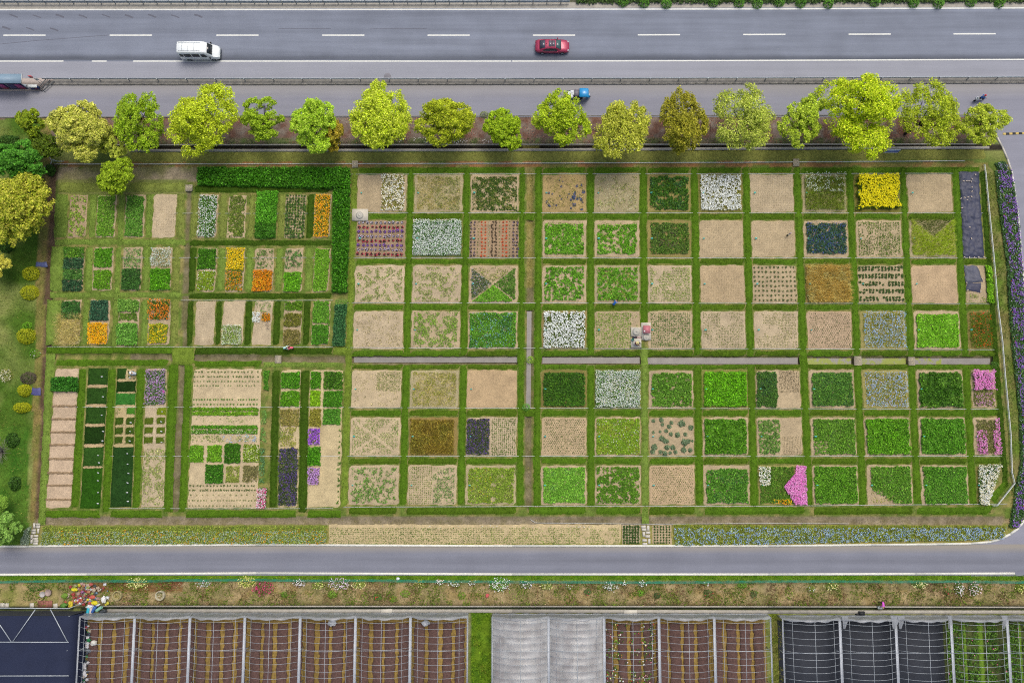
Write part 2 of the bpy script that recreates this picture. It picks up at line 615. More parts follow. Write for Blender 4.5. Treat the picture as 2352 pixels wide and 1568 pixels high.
# ------------------------------------------------------------------ asphalt
def asphalt(name, base, bands, patch=0.10, dusty=None, warm=None):
    """bands: (world y, brightness) stops across the road: wheel tracks and seams worn into the surface"""
    m, n, l, b = new_mat(name)
    geo = n.new('ShaderNodeNewGeometry')
    sep = n.new('ShaderNodeSeparateXYZ')
    l.new(geo.outputs['Position'], sep.inputs[0])
    # streaky noise, stretched along the road
    mp = n.new('ShaderNodeMapping')
    mp.inputs['Scale'].default_value = (0.035, 0.9, 1)
    l.new(geo.outputs['Position'], mp.inputs['Vector'])
    st = n.new('ShaderNodeTexNoise')
    st.inputs['Scale'].default_value = 1.0
    st.inputs['Detail'].default_value = 6
    st.inputs['Roughness'].default_value = 0.6
    l.new(mp.outputs[0], st.inputs['Vector'])
    nz = n.new('ShaderNodeTexNoise')
    nz.inputs['Scale'].default_value = 0.22
    nz.inputs['Detail'].default_value = 8
    nz.inputs['Roughness'].default_value = 0.62
    l.new(geo.outputs['Position'], nz.inputs['Vector'])
    fn = n.new('ShaderNodeTexNoise')
    fn.inputs['Scale'].default_value = 5.0
    fn.inputs['Detail'].default_value = 4
    fn.inputs['Roughness'].default_value = 0.8
    l.new(geo.outputs['Position'], fn.inputs['Vector'])
    y0, y1 = bands[0][0], bands[-1][0]
    mr = n.new('ShaderNodeMapRange')
    mr.inputs[1].default_value, mr.inputs[2].default_value = y0, y1
    wy = n.new('ShaderNodeMath')
    wy.operation = 'MULTIPLY_ADD'
    l.new(nz.outputs['Fac'], wy.inputs[0])
    wy.inputs[1].default_value = 0.3
    l.new(sep.outputs['Y'], wy.inputs[2])
    l.new(wy.outputs[0], mr.inputs[0])
    rp = n.new('ShaderNodeValToRGB')
    el = rp.color_ramp.elements
    while len(el) < len(bands):
        el.new(0.5)
    for e, (y, k) in zip(el, bands):
        e.position = (y - y0) / (y1 - y0)
        e.color = (k, k, k, 1)
    l.new(mr.outputs[0], rp.inputs['Fac'])

    def scale(a, fac, lo, hi):
        r = n.new('ShaderNodeMapRange')
        r.inputs[1].default_value, r.inputs[2].default_value = 0.3, 0.7
        r.inputs[3].default_value, r.inputs[4].default_value = lo, hi
        l.new(fac, r.inputs[0])
        v = n.new('ShaderNodeVectorMath')
        v.operation = 'SCALE'
        l.new(a, v.inputs[0])
        l.new(r.outputs[0], v.inputs['Scale'])
        return v.outputs[0]

    c = lin(base)
    mul = n.new('ShaderNodeVectorMath')
    mul.operation = 'MULTIPLY'
    l.new(rp.outputs['Color'], mul.inputs[0])
    mul.inputs[1].default_value = tuple(c)
    o = scale(mul.outputs[0], st.outputs['Fac'], 1 - patch, 1 + patch)
    o = scale(o, nz.outputs['Fac'], 1 - patch * .7, 1 + patch * .7)
    o = scale(o, fn.outputs['Fac'], 0.93, 1.07)
    if dusty:
        yd, wd, hd = dusty
        d = n.new('ShaderNodeMapRange')
        d.inputs[1].default_value, d.inputs[2].default_value = yd, yd + wd
        d.inputs[3].default_value, d.inputs[4].default_value = 0.55, 0.0
        l.new(wy.outputs[0], d.inputs[0])
        mx = n.new('ShaderNodeMix')
        mx.data_type = 'RGBA'
        l.new(d.outputs[0], mx.inputs[0])
        l.new(o, mx.inputs[6])
        mx.inputs[7].default_value = (*lin(hd), 1)
        o = mx.outputs[2]
    l.new(o, b.inputs['Base Color'])
    b.inputs['Roughness'].default_value = 0.85
    b.inputs['Specular IOR Level'].default_value = 0.25
    bp = n.new('ShaderNodeBump')
    bp.inputs['Strength'].default_value = 0.2
    bp.inputs['Distance'].default_value = 0.02
    l.new(fn.outputs['Fac'], bp.inputs['Height'])
    l.new(bp.outputs['Normal'], b.inputs['Normal'])
    MATS[name] = m
    return m


def wy_(py):
    return G(1176, py)[1]


M_ROAD = asphalt('asphalt_main', '#8a8e9d', [(wy_(141), 1.12), (wy_(138), 0.98), (wy_(134.5), 0.50), (wy_(129), 0.60), (wy_(121), 0.95), (wy_(108), 1.02),
                                             (wy_(95), 1.0), (wy_(82), 0.98), (wy_(66), 0.93), (wy_(50), 1.0), (wy_(36), 0.90), (wy_(28), 0.88), (wy_(22), 1.1)], 0.14)
M_SHOULD = asphalt('asphalt_shoulder', '#a5a4ae', [(wy_(182), 1.02), (wy_(160), 0.98), (wy_(141), 1.0)], 0.07)
M_SERV = asphalt('asphalt_service', '#9997a3', [(wy_(270), 1.02), (wy_(250), 0.98), (wy_(225), 0.97), (wy_(205), 1.02), (wy_(196), 1.0)], 0.08,
                 dusty=(wy_(197), -1.8, '#aca49a'))
M_LOW = asphalt('asphalt_lower', '#8b8b97', [(wy_(1320), 1.0), (wy_(1308), 0.9), (wy_(1298), 1.02), (wy_(1284), 0.86), (wy_(1274), 0.95), (wy_(1265), 1.02), (wy_(1252), 1.0)],
                0.10, dusty=(wy_(1253), -0.9, '#b5a68c'))
M_LINE = plain('road_paint', '#f4f1ea', 0.7, var=0.10, scale=2.0)
M_LINE2 = plain('worn_road_paint', '#e6e0d4', 0.8, var=0.16, scale=2.5)
M_CONC = plain('concrete', '#b9b0a4', 0.9, var=0.18, scale=1.5)
M_CONC2 = plain('pale_concrete', '#ded4c6', 0.9, var=0.08, scale=1.5)
M_CONCD = plain('stained_concrete', '#8d8780', 0.9, var=0.25, scale=1.8, bump=0.2)
M_STEEL = plain('galvanised_steel', '#b4bac0', 0.5, metal=0.15, var=0.12, scale=4, gain=1.2)
M_STEELD = plain('dark_steel', '#64686c', 0.5, metal=0.2, var=0.15, scale=4)
M_WHITE = plain('white_paint', '#efeeea', 0.5, var=0.05)
M_PIPE = plain('white_plastic_pipe', '#dcdad6', 0.5, var=0.06)
M_WOOD = plain('weathered_wood', '#c3b49b', 0.85, var=0.2, scale=3, bump=0.2)
M_BLACK = plain('black_rubber', '#1e1e20', 0.7, var=0.2)
M_GLASS = plain('dark_glass', '#20262b', 0.08, var=0.1, spec=0.7)

rect_sheet('main_road', [(-400, 22), (2760, 16), (2760, 139), (-400, 142)], 0.010, M_ROAD, 2.0)
rect_sheet('road_shoulder', [(-400, 140), (2760, 137), (2760, 183), (-400, 184)], 0.006, M_SHOULD, 2.0)
rect_sheet('service_road', [(-400, 193), (2760, 190), (2760, 268), (-400, 271)], 0.008, M_SERV, 2.0)
KERB = [(2256, 267), (2272, 284), (2287, 310), (2302, 338), (2314, 366), (2323, 394), (2336, 480), (2346, 592), (2353, 690), (2362, 800), (2370, 930),
        (2372, 1050), (2364, 1140), (2352, 1194), (2339, 1214), (2314, 1228), (2276, 1243), (2230, 1248)]
poly_sheet('connecting_road', KERB + [(2230, 1322), (2760, 1322), (2760, 262), (2256, 262)], 0.014, M_SERV)
rect_sheet('lower_road', [(-400, 1256), (2420, 1249), (2420, 1321), (-400, 1321)], 0.018, M_LOW, 2.0)
rect_sheet('road_edge_strip', [(-400, 9), (2760, 4), (2760, 18), (-400, 23)], 0.004, M_CONC, 2.0)


def strip(name, pts, w, z, mat, h=0.0, kind='structure', n=1):
    """painted line (h = 0) or kerb along a polyline given in frame px; w in metres"""
    P = [np.array(G(*p)) for p in pts]
    g = Geo()
    L, Rr = [], []
    for i, p in enumerate(P):
        d = P[min(i + 1, len(P) - 1)] - P[max(i - 1, 0)]
        d /= np.linalg.norm(d)
        nn = np.array([-d[1], d[0], 0])
        L.append(p + nn * w / 2)
        Rr.append(p - nn * w / 2)
    for i in range(len(P) - 1):
        q = [Rr[i], Rr[i + 1], L[i + 1], L[i]]
        top = [x + np.array([0, 0, z + h]) for x in q]
        if h <= 0:
            g.add(top, [[0, 1, 2, 3]])
        else:
            bot = [x + np.array([0, 0, -0.1]) for x in q]
            g.add(bot + top, [[4, 5, 6, 7], [0, 1, 5, 4], [2, 3, 7, 6], [1, 2, 6, 5], [3, 0, 4, 7]])
    o = g.build(name, mat)
    if kind:
        o['kind'] = kind
    return o


strip('road_edge_line', [(-200, 22.8), (600, 22.6), (1176, 22.2), (1800, 21), (2550, 18)], 0.20, 0.016, M_LINE)
for a, b in ((-200, 146), (211, 245), (306, 588), (588, 1174), (1176, 2550)):
    strip('road_edge_line', [(a, 141.0 - (a > 1176) * 0), (b, 141.0 if b < 1200 else 136.5)] if b < 1300 else [(a, 141), (1600, 140), (2100, 138), (b, 136.5)], 0.19, 0.020, M_LINE)
for k in range(-1, 11):
    x0 = [8, 252, 497, 740, 982, 1224, 1465, 1707, 1949, 2190][k] if 0 <= k < 10 else (-236 if k < 0 else 2431)
    y = 81.5 if k < 6 else 81.5 - (k - 5) * 0.75
    strip('lane_dash', [(x0, y), (x0 + 97, y - (0 if k < 6 else .4))], 0.20, 0.017, M_LINE)
strip('shoulder_line', [(-200, 182.3), (600, 181.2), (1176, 180.8), (1800, 179.5), (2550, 176.5)], 0.12, 0.012, M_LINE2)
# the pale kerbs of the lower road
strip('kerb', [(-200, 1255), (60, 1254), (180, 1252.5), (588, 1250.5), (1176, 1253.0), (1764, 1253), (2000, 1250.5), (2150, 1249), (2230, 1247.5), (2276, 1243.5), (2300, 1236),
               (2320, 1226), (2339, 1212), (2352, 1194), (2364, 1140), (2372, 1050), (2370, 930), (2362, 800), (2353, 690), (2346, 592), (2336, 480), (2323, 394)],
      0.25, 0.012, plain('pale_kerb', '#f6f0e4', 0.85, var=0.12, scale=2), 0.10)
strip('kerb', [(2323, 394), (2314, 366), (2302, 338), (2287, 310), (2272, 284), (2256, 267)], 0.18, 0.012, M_CONC2, 0.10)
strip('kerb', [(-200, 1320), (200, 1318), (588, 1315.5), (1176, 1318.0), (1764, 1318.2), (2100, 1317), (2330, 1316)], 0.27, 0.012, MATS['pale_kerb'], 0.10)
strip('kerb', [(-200, 271), (100, 269.5), (600, 267.8), (1176, 266.8), (1800, 265.5), (2256, 264.5)], 0.14, 0.012, M_CONCD, 0.05)
M_SKID = plain('tyre_smudge', '#6c6c78', .85, var=.15, scale=3)
for x, y in [(22 + 53 * i, 34 + (i % 2)) for i in range(9)] + [(5, 62), (60, 64), (115, 65)]:
    strip('tyre_mark', [(x, y), (x + 9, y + 2.5), (x + 19, y + 6.5)], .16 + .05 * (x % 3), 0.0125, M_SKID)
for pts in ([(-20, 104), (80, 94), (160, 88), (250, 81)], [(640, 66), (760, 66.5)], [(850, 67), (980, 66)]):
    strip('road_crack', pts, .07, 0.0128, M_SKID)
# yellow and black hump at the side turning
hump = empty('speed_hump', G(2335, 306), 'yellow and black striped speed hump across the side turning', 'speed hump')
my, mk = plain('hump_yellow', '#e0c070', 0.7), plain('hump_black', '#3c3a38', 0.8)
a, b = G(2303, 308), G(2420, 304)
for i in range(16):
    t0, t1 = i / 16, (i + 1) / 16
    g = Geo()
    p, q = a.lerp(b, t0), a.lerp(b, t1)
    secs = []
    for w in (p, q):
        secs.append([(w.x, w.y + y, 0.012 + z) for y, z in ((-.17, 0), (-.12, .035), (0, .05), (.12, .035), (.17, 0))])
    g.loft(secs)
    g.build('segment', my if i % 2 == 0 else mk, hump)

# ------------------------------------------------------------------ median strip with kerb stones and guard rail
med = [(-200, 184.5), (1176, 184.5), (2550, 180.5)]
rect_sheet('median_strip', [(-300, 183.5), (1176, 182.5), (1176, 193.4), (-300, 194.4)], 0.16, M_CONCD, 3.0)
rect_sheet('median_strip', [(1176, 182.5), (2600, 178.5), (2600, 189.4), (1176, 193.4)], 0.1602, M_CONCD, 3.0)
mk_ = empty('median_kerb', G(1176, 194), 'long kerb of separate stones between shoulder and service road', 'kerb')
gs = Geo()
gs.box((0, 0, 0.05), (1.27, 0.18, 0.26))
me_s = gs.mesh('kerb_stone')
me_s.materials.append(M_CONCD)
pth = [G(105, 194.6), G(1176, 193.9), G(2420, 190.6)]
tot = [(pth[1] - pth[0]).length, (pth[2] - pth[1]).length]
s, k = 0.0, 0
while s < sum(tot):
    p = pth[0].lerp(pth[1], s / tot[0]) if s < tot[0] else pth[1].lerp(pth[2], (s - tot[0]) / tot[1])
    o = bpy.data.objects.new('kerb_stone', me_s)
    COL.objects.link(o)
    o.parent = mk_
    o.location = p - mk_.location + Vector((0, random.uniform(-.012, .012), random.uniform(-.01, .01)))
    s += 1.31
    k += 1


def guard_rail(name, label, pts, spacing, h, rails, post_r=0.07, base=0.0, mat=None, first=0.0):
    root = empty(name, G(*pts[0]), label, 'guard rail')
    P = [np.array(G(*p)) for p in pts]
    mat = mat or M_STEEL
    for (z, r, dy, flat) in rails:
        g = Geo()
        for i in range(len(P) - 1):
            d = P[i + 1] - P[i]
            mid = (P[i] + P[i + 1]) / 2
            ln = np.linalg.norm(d)
            ang = math.atan2(d[1], d[0])
            if flat:
                for zz in (-0.09, 0.0, 0.09):
                    g.box(mid + np.array([0, dy + (0.03 if zz == 0 else -0.03), base + z + zz]), (ln, 0.05, 0.10), ang)
            else:
                g.tube([P[i] + np.array([0, dy, base + z]), P[i + 1] + np.array([0, dy, base + z])], r)
        g.build('rail', mat, root)
    gp = Geo()
    gp.lathe([(0.0, 0), (post_r, 0), (post_r, h), (post_r * 1.25, h), (post_r * 1.25, h + .04), (0.0, h + .06)], seg=8)
    mp = gp.mesh('post')
    mp.materials.append(mat)
    lens = [np.linalg.norm(P[i + 1] - P[i]) for i in range(len(P) - 1)]
    s = first
    while s < sum(lens):
        t, i = s, 0
        while t > lens[i]:
            t -= lens[i]
            i += 1
        p = P[i] + (P[i + 1] - P[i]) * t / lens[i]
        o = bpy.data.objects.new('post', mp)
        COL.objects.link(o)
        o.parent = root
        o.location = Vector(p) - root.location + Vector((0, 0, base))
        s += spacing
    return root


guard_rail('guard_rail', 'grey steel guard rail along the median beside the shoulder', [(103, 187.3), (1176, 187.6), (2420, 183.5)], 4.1, 0.75,
           [(0.62, 0.05, 0.10, True)], base=0.16, mat=M_STEEL, first=4.0)
guard_rail('guard_rail', 'double steel railing with close posts on the far side of highway', [(-60, 9.5), (1176, 9.0), (1308, 8.2)], 2.0, 1.0,
           [(0.85, 0.06, 0.0, False), (0.40, 0.06, 0.0, False), (0.62, 0.05, 0.06, True)], base=0.0, first=0.4)
rect_sheet('bridge_pavement', [(-300, -40), (1308, -40), (1308, 6), (-300, 8)], 0.012, plain('pale_paving', '#d5cabb', 0.9, var=.12), 3.0)

# ------------------------------------------------------------------ drain kerbs, fences, pipes
for pts, w, h in (([(140, 333.0), (1176, 332.0), (2242, 331)], 0.14, 0.06), ([(300, 346.0), (1176, 344.6), (1764, 341), (2272, 339.2)], 0.36, 0.05)):
    strip('drain_edge', pts, w, 0.0, M_CONC, h)
for pts, w in (([(235, 1391.5), (1176, 1392.0), (1764, 1392.5), (2420, 1394)], 0.16), ([(235, 1402.0), (1176, 1402.5), (1764, 1404.5), (2420, 1405)], 0.42)):
    strip('drain_edge', pts, w, 0.0, M_CONC, 0.06)


def pipe(label, pts, r=0.045, z=0.02, mat=None, name='water_pipe', group='white irrigation pipes'):
    P = []
    for (a, b) in zip(pts[:-1], pts[1:]):
        for t in np.linspace(0, 1, 14)[:-1]:
            p = G(a[0] + (b[0] - a[0]) * t, a[1] + (b[1] - a[1]) * t)
            P.append((p.x, p.y + random.uniform(-.012, .012), z + random.uniform(-.01, .01)))
    p = G(*pts[-1])
    P.append((p.x, p.y, z))
    g = Geo()
    g.tube(P, r, 6)
    o = g.build(name, mat or M_PIPE, origin=P[0], smooth=True)
    return tag(o, label, 'pipe', group)


PIPE_ROWS = [('above the first', 400.5, 398.0), ('below the first', 488.8, 489.4), ('below the second', 592.2, 592.0), ('below the third', 695.2, 697.2),
             ('below the fourth', 798.0, 803.0), ('below the fifth', 935.5, 939.5), ('below the sixth', 1047.2, 1047.2), ('below the seventh', 1164.0, 1159.0)]
for nm, ya, yb in PIPE_ROWS:
    xr = 2258 + (yb - 395) * 0.083
    xl = 804 - (ya - 395) * 0.02
    pipe(f'white pipe {nm} plot row, running under the grass lanes', [(xl, ya), (1340, lerp(ya, yb, .45)), (1750, (ya + yb) / 2 + .3), (xr - 8, yb - (2.5 if yb > 1100 else 0))], r=0.034)
for nm, ya, x0, x1 in (('top', 490, 400, 770), ('middle', 591.5, 280, 770), ('lower', 689.5, 415, 765), ('bottom', 796.5, 110, 765), ('dark turf', 934.5, 150, 790), ('furrowed', 1047, 250, 780), ('lowest', 1167, 250, 765)):
    pipe(f'white pipe across the {nm} row of narrow beds', [(x0, ya), ((x0 + x1) / 2, ya + .4), (x1, ya)], r=0.028, z=0.025)
pipe('thin white pipe along the grass bank below the trees', [(125, 377.5), (600, 377.2), (1176, 375.6), (1700, 373.6), (2215, 370.0)], r=0.055, z=0.09)
pipe('thin pipe in the muddy channel above the flower strip', [(1218, 1192), (1230, 1200), (1500, 1203), (1764, 1201), (1950, 1202)], r=0.03, z=-0.05)

# white rail fence at the curved end of the garden
fp = [(2258, 380), (2261, 400), (2268, 475), (2279, 587), (2289, 705), (2299, 784), (2305, 859), (2318, 996), (2321, 1084), (2327, 1109), (2287, 1160), (2276, 1160)]
rf = empty('white_rail_fence', G(*fp[0]), 'low white rail fence along the curved end of the garden', 'fence')
g = Geo()
g.tube([G(*p) + Vector((0, 0, .42)) for p in fp], 0.05, 6)
g.build('top_rail', M_WHITE, rf, smooth=True)
g = Geo()
g.tube([G(*p) + Vector((0, 0, .2)) for p in fp], 0.03, 6)
g.build('lower_rail', M_WHITE, rf, smooth=True)
gp = Geo()
gp.box((0, 0, .21), (.07, .07, .44))
mp = gp.mesh('post')
mp.materials.append(M_WHITE)
for a, b in zip(fp[:-1], fp[1:]):
    A, B = G(*a), G(*b)
    nseg = max(1, int((B - A).length / 2.2))
    for i in range(nseg):
        o = bpy.data.objects.new('post', mp)
        COL.objects.link(o)
        o.parent = rf
        o.location = A.lerp(B, i / nseg) - rf.location

# ------------------------------------------------------------------ water in the ditches
def water_mat(name, hexs, rough=0.12, weed=None):
    m, n, l, b = new_mat(name)
    geo = n.new('ShaderNodeNewGeometry')
    nz = n.new('ShaderNodeTexNoise')
    nz.inputs['Scale'].default_value = 0.9
    nz.inputs['Detail'].default_value = 7
    nz.inputs['Roughness'].default_value = 0.7
    l.new(geo.outputs['Position'], nz.inputs['Vector'])
    rp = n.new('ShaderNodeValToRGB')
    c = lin(hexs)
    rp.color_ramp.elements[0].position, rp.color_ramp.elements[1].position = 0.35, 0.65
    rp.color_ramp.elements[0].color = (*(c * .85), 1)
    rp.color_ramp.elements[1].color = (*(c * 1.1), 1)
    if weed:
        e = rp.color_ramp.elements.new(0.5)
        e.color = (*(c), 1)
        rp.color_ramp.elements[2].color = (*lin(weed), 1)
        rp.color_ramp.elements[1].position = 0.47
        rp.color_ramp.elements[2].position = 0.55
    l.new(nz.outputs['Fac'], rp.inputs['Fac'])
    l.new(rp.outputs['Color'], b.inputs['Base Color'])
    b.inputs['Roughness'].default_value = rough
    b.inputs['Specular IOR Level'].default_value = 0.35
    MATS[name] = m
    return m


M_WATER = water_mat('ditch_water', '#9b938c')
M_WEED = water_mat('weedy_water', '#9b938c', 0.3, '#98a040')
for x0, x1, y0, y1, wd in [(812, 1188, 819.5, 832, 0), (1246, 1470, 820, 834, 0), (1488, 1834, 821, 835.5, 0), (1855, 1957, 822, 836, 1),
                           (1979, 2083, 822, 836, 1), (2100, 2165, 822, 836, 1), (2165, 2277, 822, 836, 0)]:
    rect_sheet('water', [(x0, y0), (x1, y0), (x1, y1), (x0, y1)], -0.30, M_WEED if wd else M_WATER)
rect_sheet('water', [(1210.5, 714), (1221, 714), (1219, 938), (1208.5, 938)], -0.27, M_WATER)

# ------------------------------------------------------------------ mown grass lanes
GR_MID = '#4c781c #427016 #5c8a28 #386410 #528020'
GR_DARK = '#365a14 #2e4f10 #41681a #3a5e16'
GR_LIGHT = '#6a8c3a #789648 #5e8430 #84a05a'
GR_DRY = '#80904c #728640 #929a5c #647c36'
GR_LIME = '#6d8c32 #7c9a3e #5f8026 #789048'
DRYBITS = pal('#b8a878 #a8986a', 1.2)


def grass_path(pts, cols=GR_MID, z=0.12, dens=85, h=0.08, name='grass_path', ragged=0.26):
    q = Quad(pts)
    c = pal(cols, 1.1)
    g = Geo()
    sheet(g, q, z, 0.32, c.mean(0), 0.025, ragged, -0.06, 0.16, 1.2)
    o = struct(g.build(name, M_TURF, smooth=True, origin=tuple(q.c)))
    n = int(q.area * dens)
    u, v = rng.random(n), rng.random(n)
    P = q.at(u, v)
    P[:, 2] = z - 0.01
    P[:, :2] += rng.normal(0, 0.05, (n, 2))
    b = Geo()
    cc = pick(P, pal(cols, 1.3), n, 0.5, 1.3, 0.26)
    blades(b, P, h, 0.075, cc, 0.9)
    ob = b.build('grass_blades', M_LEAF, o, origin=tuple(q.c), kind='stuff')
    return o


def lane(xt0, xt1, xb0, xb1, y0, y1, cols=GR_MID, ya=395.0, yb=1160.0, **k):
    """lane whose sides are given at ya and yb, built from y0 to y1"""
    f = lambda a, b, y: a + (b - a) * (y - ya) / (yb - ya)
    wd = 1.2
    return grass_path([(f(xt0, xb0, y0) - wd, y0), (f(xt1, xb1, y0) + wd, y0), (f(xt1, xb1, y1) + wd, y1), (f(xt0, xb0, y1) - wd, y1)], cols, **k)


LANES = [(808, 820.5, 783, 797, 0), (937.5, 950.5, 917.5, 933, 1), (1066, 1079, 1050.5, 1066, 1), (1194.5, 1205, 1187, 1202, 2), (1230, 1244.5, 1226, 1240, 2), (1348.5, 1363, 1350, 1365, 1),
         (1470, 1484.5, 1475, 1489.5, 0), (1587, 1602, 1599, 1615, 1), (1705.5, 1720, 1725, 1741, 1), (1823, 1838.5, 1850, 1866, 0), (1944, 1958, 1975, 1991, 1),
         (2067, 2080, 2100, 2116, 1), (2187, 2203, 2229, 2243, 1)]
for i, (a, b, c, d, br) in enumerate(LANES):
    cols = GR_LIME if i == 0 else GR_MID
    if br == 0:
        if i == 6:
            lane(a, b, c, d, 384, 741, GR_MID)
            lane(a, b, c, d, 797, 1163, GR_LIGHT)
        else:
            lane(a, b, c, d, 384, 1163, cols)
    elif br == 2:
        lane(a, b, c, d, 384, 1163, GR_MID)
    else:
        lane(a, b, c, d, 384, 817, GR_MID)
        lane(a, b, c, d, 838, 1159 if i not in (5, 8) else 1164, GR_MID)
lane(2250, 2262, 2307, 2320, 392, 1120, GR_DARK, dens=70, h=.14)
for y0, y1 in ((490, 505), (697, 712), (940, 956)):
    grass_path([(1203, y0), (1231, y0), (1230, y1), (1202, y1)], GR_MID)

COLS = []                                    # left and right side of every plot column at y 395 and 1160
for k in range(12):
    i = k if k < 3 else k + 1
    COLS.append((LANES[i][1], LANES[i][3], LANES[i + 1][0], LANES[i + 1][2]) if k < 11 else (2203, 2243, 2250, 2307))
ROWS = [(400, 488), (505.5, 591.5), (608.5, 696), (713.5, 802), (849, 937.5), (957, 1046.5), (1067, 1160)]


def colx(k, y, side):
    a = COLS[k]
    return lerp(a[0], a[1], (y - 395) / 765) if side == 0 else lerp(a[2], a[3], (y - 395) / 765)


for y0, y1 in ((491, 503.5), (595, 606.5), (699, 711.5), (805, 816.5), (838, 847), (941, 955), (1051.5, 1065)):
    for k in range(12):
        if k == 11 and y1 < 595:
            continue
        if k == 0 and y0 < 500:
            grass_path([(848, y0), (colx(k, y0, 1) - 3, y0), (colx(k, y1, 1) - 3, y1), (848, y1)], GR_MID)
            continue
        if k < 3 and 590 < y0 < 600:
            if k == 0:
                grass_path([(818, y0), (1202, y0), (1202, y1), (818, y1)], GR_MID)
            continue
        xe = colx(k, y0, 1) - 3 if k < 11 or y0 > 1000 else colx(k, y0, 1) + (8 if 800 < y0 < 850 else 2)
        xe += 1.6
        y0_, y1_ = y0 - .6, y1 + 1.0
        grass_path([(colx(k, y0, 0) + 1.4, y0_), (xe, y0_ + random.uniform(-.5, .5)), (xe, y1_), (colx(k, y1, 0) + 1.4, y1_ + random.uniform(-.7, .5))], random.choice([GR_MID, GR_MID, '#486c18 #3f6012 #567c22', '#5a8024 #4e721c #426414']))
# verges above the first row and below the last
for a, b in ((825, 1188), (1246, 1345), (1366, 1468), (1487, 1584), (1604, 1703), (1722, 1820), (1840, 2250)):
    grass_path([(a, 384.5), (b, 383.5), (b, 397), (a, 398)], GR_MID)
for a, b in ((800, 912), (934, 1186), (1215, 1346), (1368, 1472), (1491, 1596), (1618, 1848), (1870, 2096), (2104, 2262)):
    grass_path([(a, 1164), (b, 1163), (b, 1181), (a, 1182)], GR_MID if random.random() < .7 else '#486c18 #3f6012 #567c22')
grass_path([(2268, 1140), (2309, 1100), (2320, 1108), (2286, 1157)], GR_MID)
grass_path([(2262, 1162), (2286, 1158), (2270, 1182), (2244, 1182)], GR_MID)
grass_path([(1474, 1163), (1490, 1163), (1490, 1203), (1474, 1203)], GR_LIGHT)
# the narrow-bed quarter
WL = [((127, 157, 446, 546), (118, 147, 566, 668), (108, 140, 688, 792), GR_LIGHT), ((207, 222, 446, 546), (197, 214, 566, 668), (192, 206, 688, 792), GR_LIGHT),
      ((272, 287, 446, 566), (265, 279, 566, 688), (260, 272, 688, 800), GR_LIGHT), ((337, 353, 446, 546), (330, 347, 566, 668), (326, 342, 688, 792), GR_LIGHT),
      ((407, 424, 446, 546), (398, 416, 566, 668), (394, 412, 688, 792), GR_DRY), ((441, 456, 446, 546), (436, 452, 569, 670), (432, 446, 690, 793), None),
      ((505, 523, 446, 547), (501, 519, 569, 670), (497, 511, 690, 793), None), ((573, 588, 446, 547), (567, 584, 569, 670), (564, 580, 690, 793), None),
      ((640, 656, 446, 547), (634, 651, 569, 670), (630, 646, 690, 793), None), ((706, 723, 446, 548), (702, 720, 569, 670), (698, 714, 690, 793), None)]
for i, (A, B, Cc, cl) in enumerate(WL):
    for r, t in enumerate((A, B, Cc)):
        c = cl or (GR_DRY if (r == 0 and i < 9) else GR_LIGHT if (r == 1 and i > 5) else GR_DARK)
        grass_path([(t[0], t[2]), (t[1], t[2]), (t[1] - 4, t[3]), (t[0] - 4, t[3])], c)
for a, b, y0, y1, c in ((125, 425, 549, 563, GR_LIGHT), (436, 762, 551, 565, GR_DARK), (115, 416, 671, 684, GR_LIGHT), (433, 762, 673, 686, GR_DARK),
                        (446, 757, 424, 443, GR_DARK), (135, 424, 419, 442, GR_DRY), (106, 395, 796, 811, GR_MID), (395, 446, 797, 838, GR_LIME), (446, 764, 798, 813, GR_DARK),
                        (128, 386, 826, 841, GR_MID), (446, 600, 829, 843, GR_MID), (604, 780, 832, 844, GR_LIGHT), (764, 800, 796, 815, GR_LIME)):
    grass_path([(a, y0), (b, y0), (b, y1), (a, y1)], c)
SL = [(107, 125, 90, 104, 812, 1205, GR_LIGHT), (183, 200, 164, 180, 846, 1166, GR_MID), (250, 268, 235, 251, 846, 1176, GR_MID), (316, 334, 305, 320, 846, 1166, GR_MID),
      (389, 409, 377, 394, 836, 1176, GR_MID), (426, 442, 412, 427, 838, 1176, GR_MID), (627, 643, 619, 635, 850, 1164, GR_DARK), (692, 710, 686, 704, 850, 1176, GR_DARK)]
for a, b, c, d, y0, y1, cl in SL:
    lane(a, b, c, d, y0, y1, cl, 812.0, 1170.0)
for a, b in ((104, 229), (254, 372), (428, 680), (706, 782)):
    grass_path([(a, 1171), (b, 1171), (b - 1, 1188), (a - 1, 1188)], GR_MID)
grass_path([(300, 349), (1176, 347.5), (1176, 371), (300, 372.5)], '#8c8f50 #7e8644 #9e9a62 #6f7e38', dens=30, name='grass_bank', z=0.05)
grass_path([(1176, 347.5), (2262, 343), (2266, 367), (1176, 371)], '#8c8f50 #7e8644 #9e9a62 #6f7e38', dens=30, name='grass_bank', z=0.05)

# ------------------------------------------------------------------ planted beds
BEDS = {}


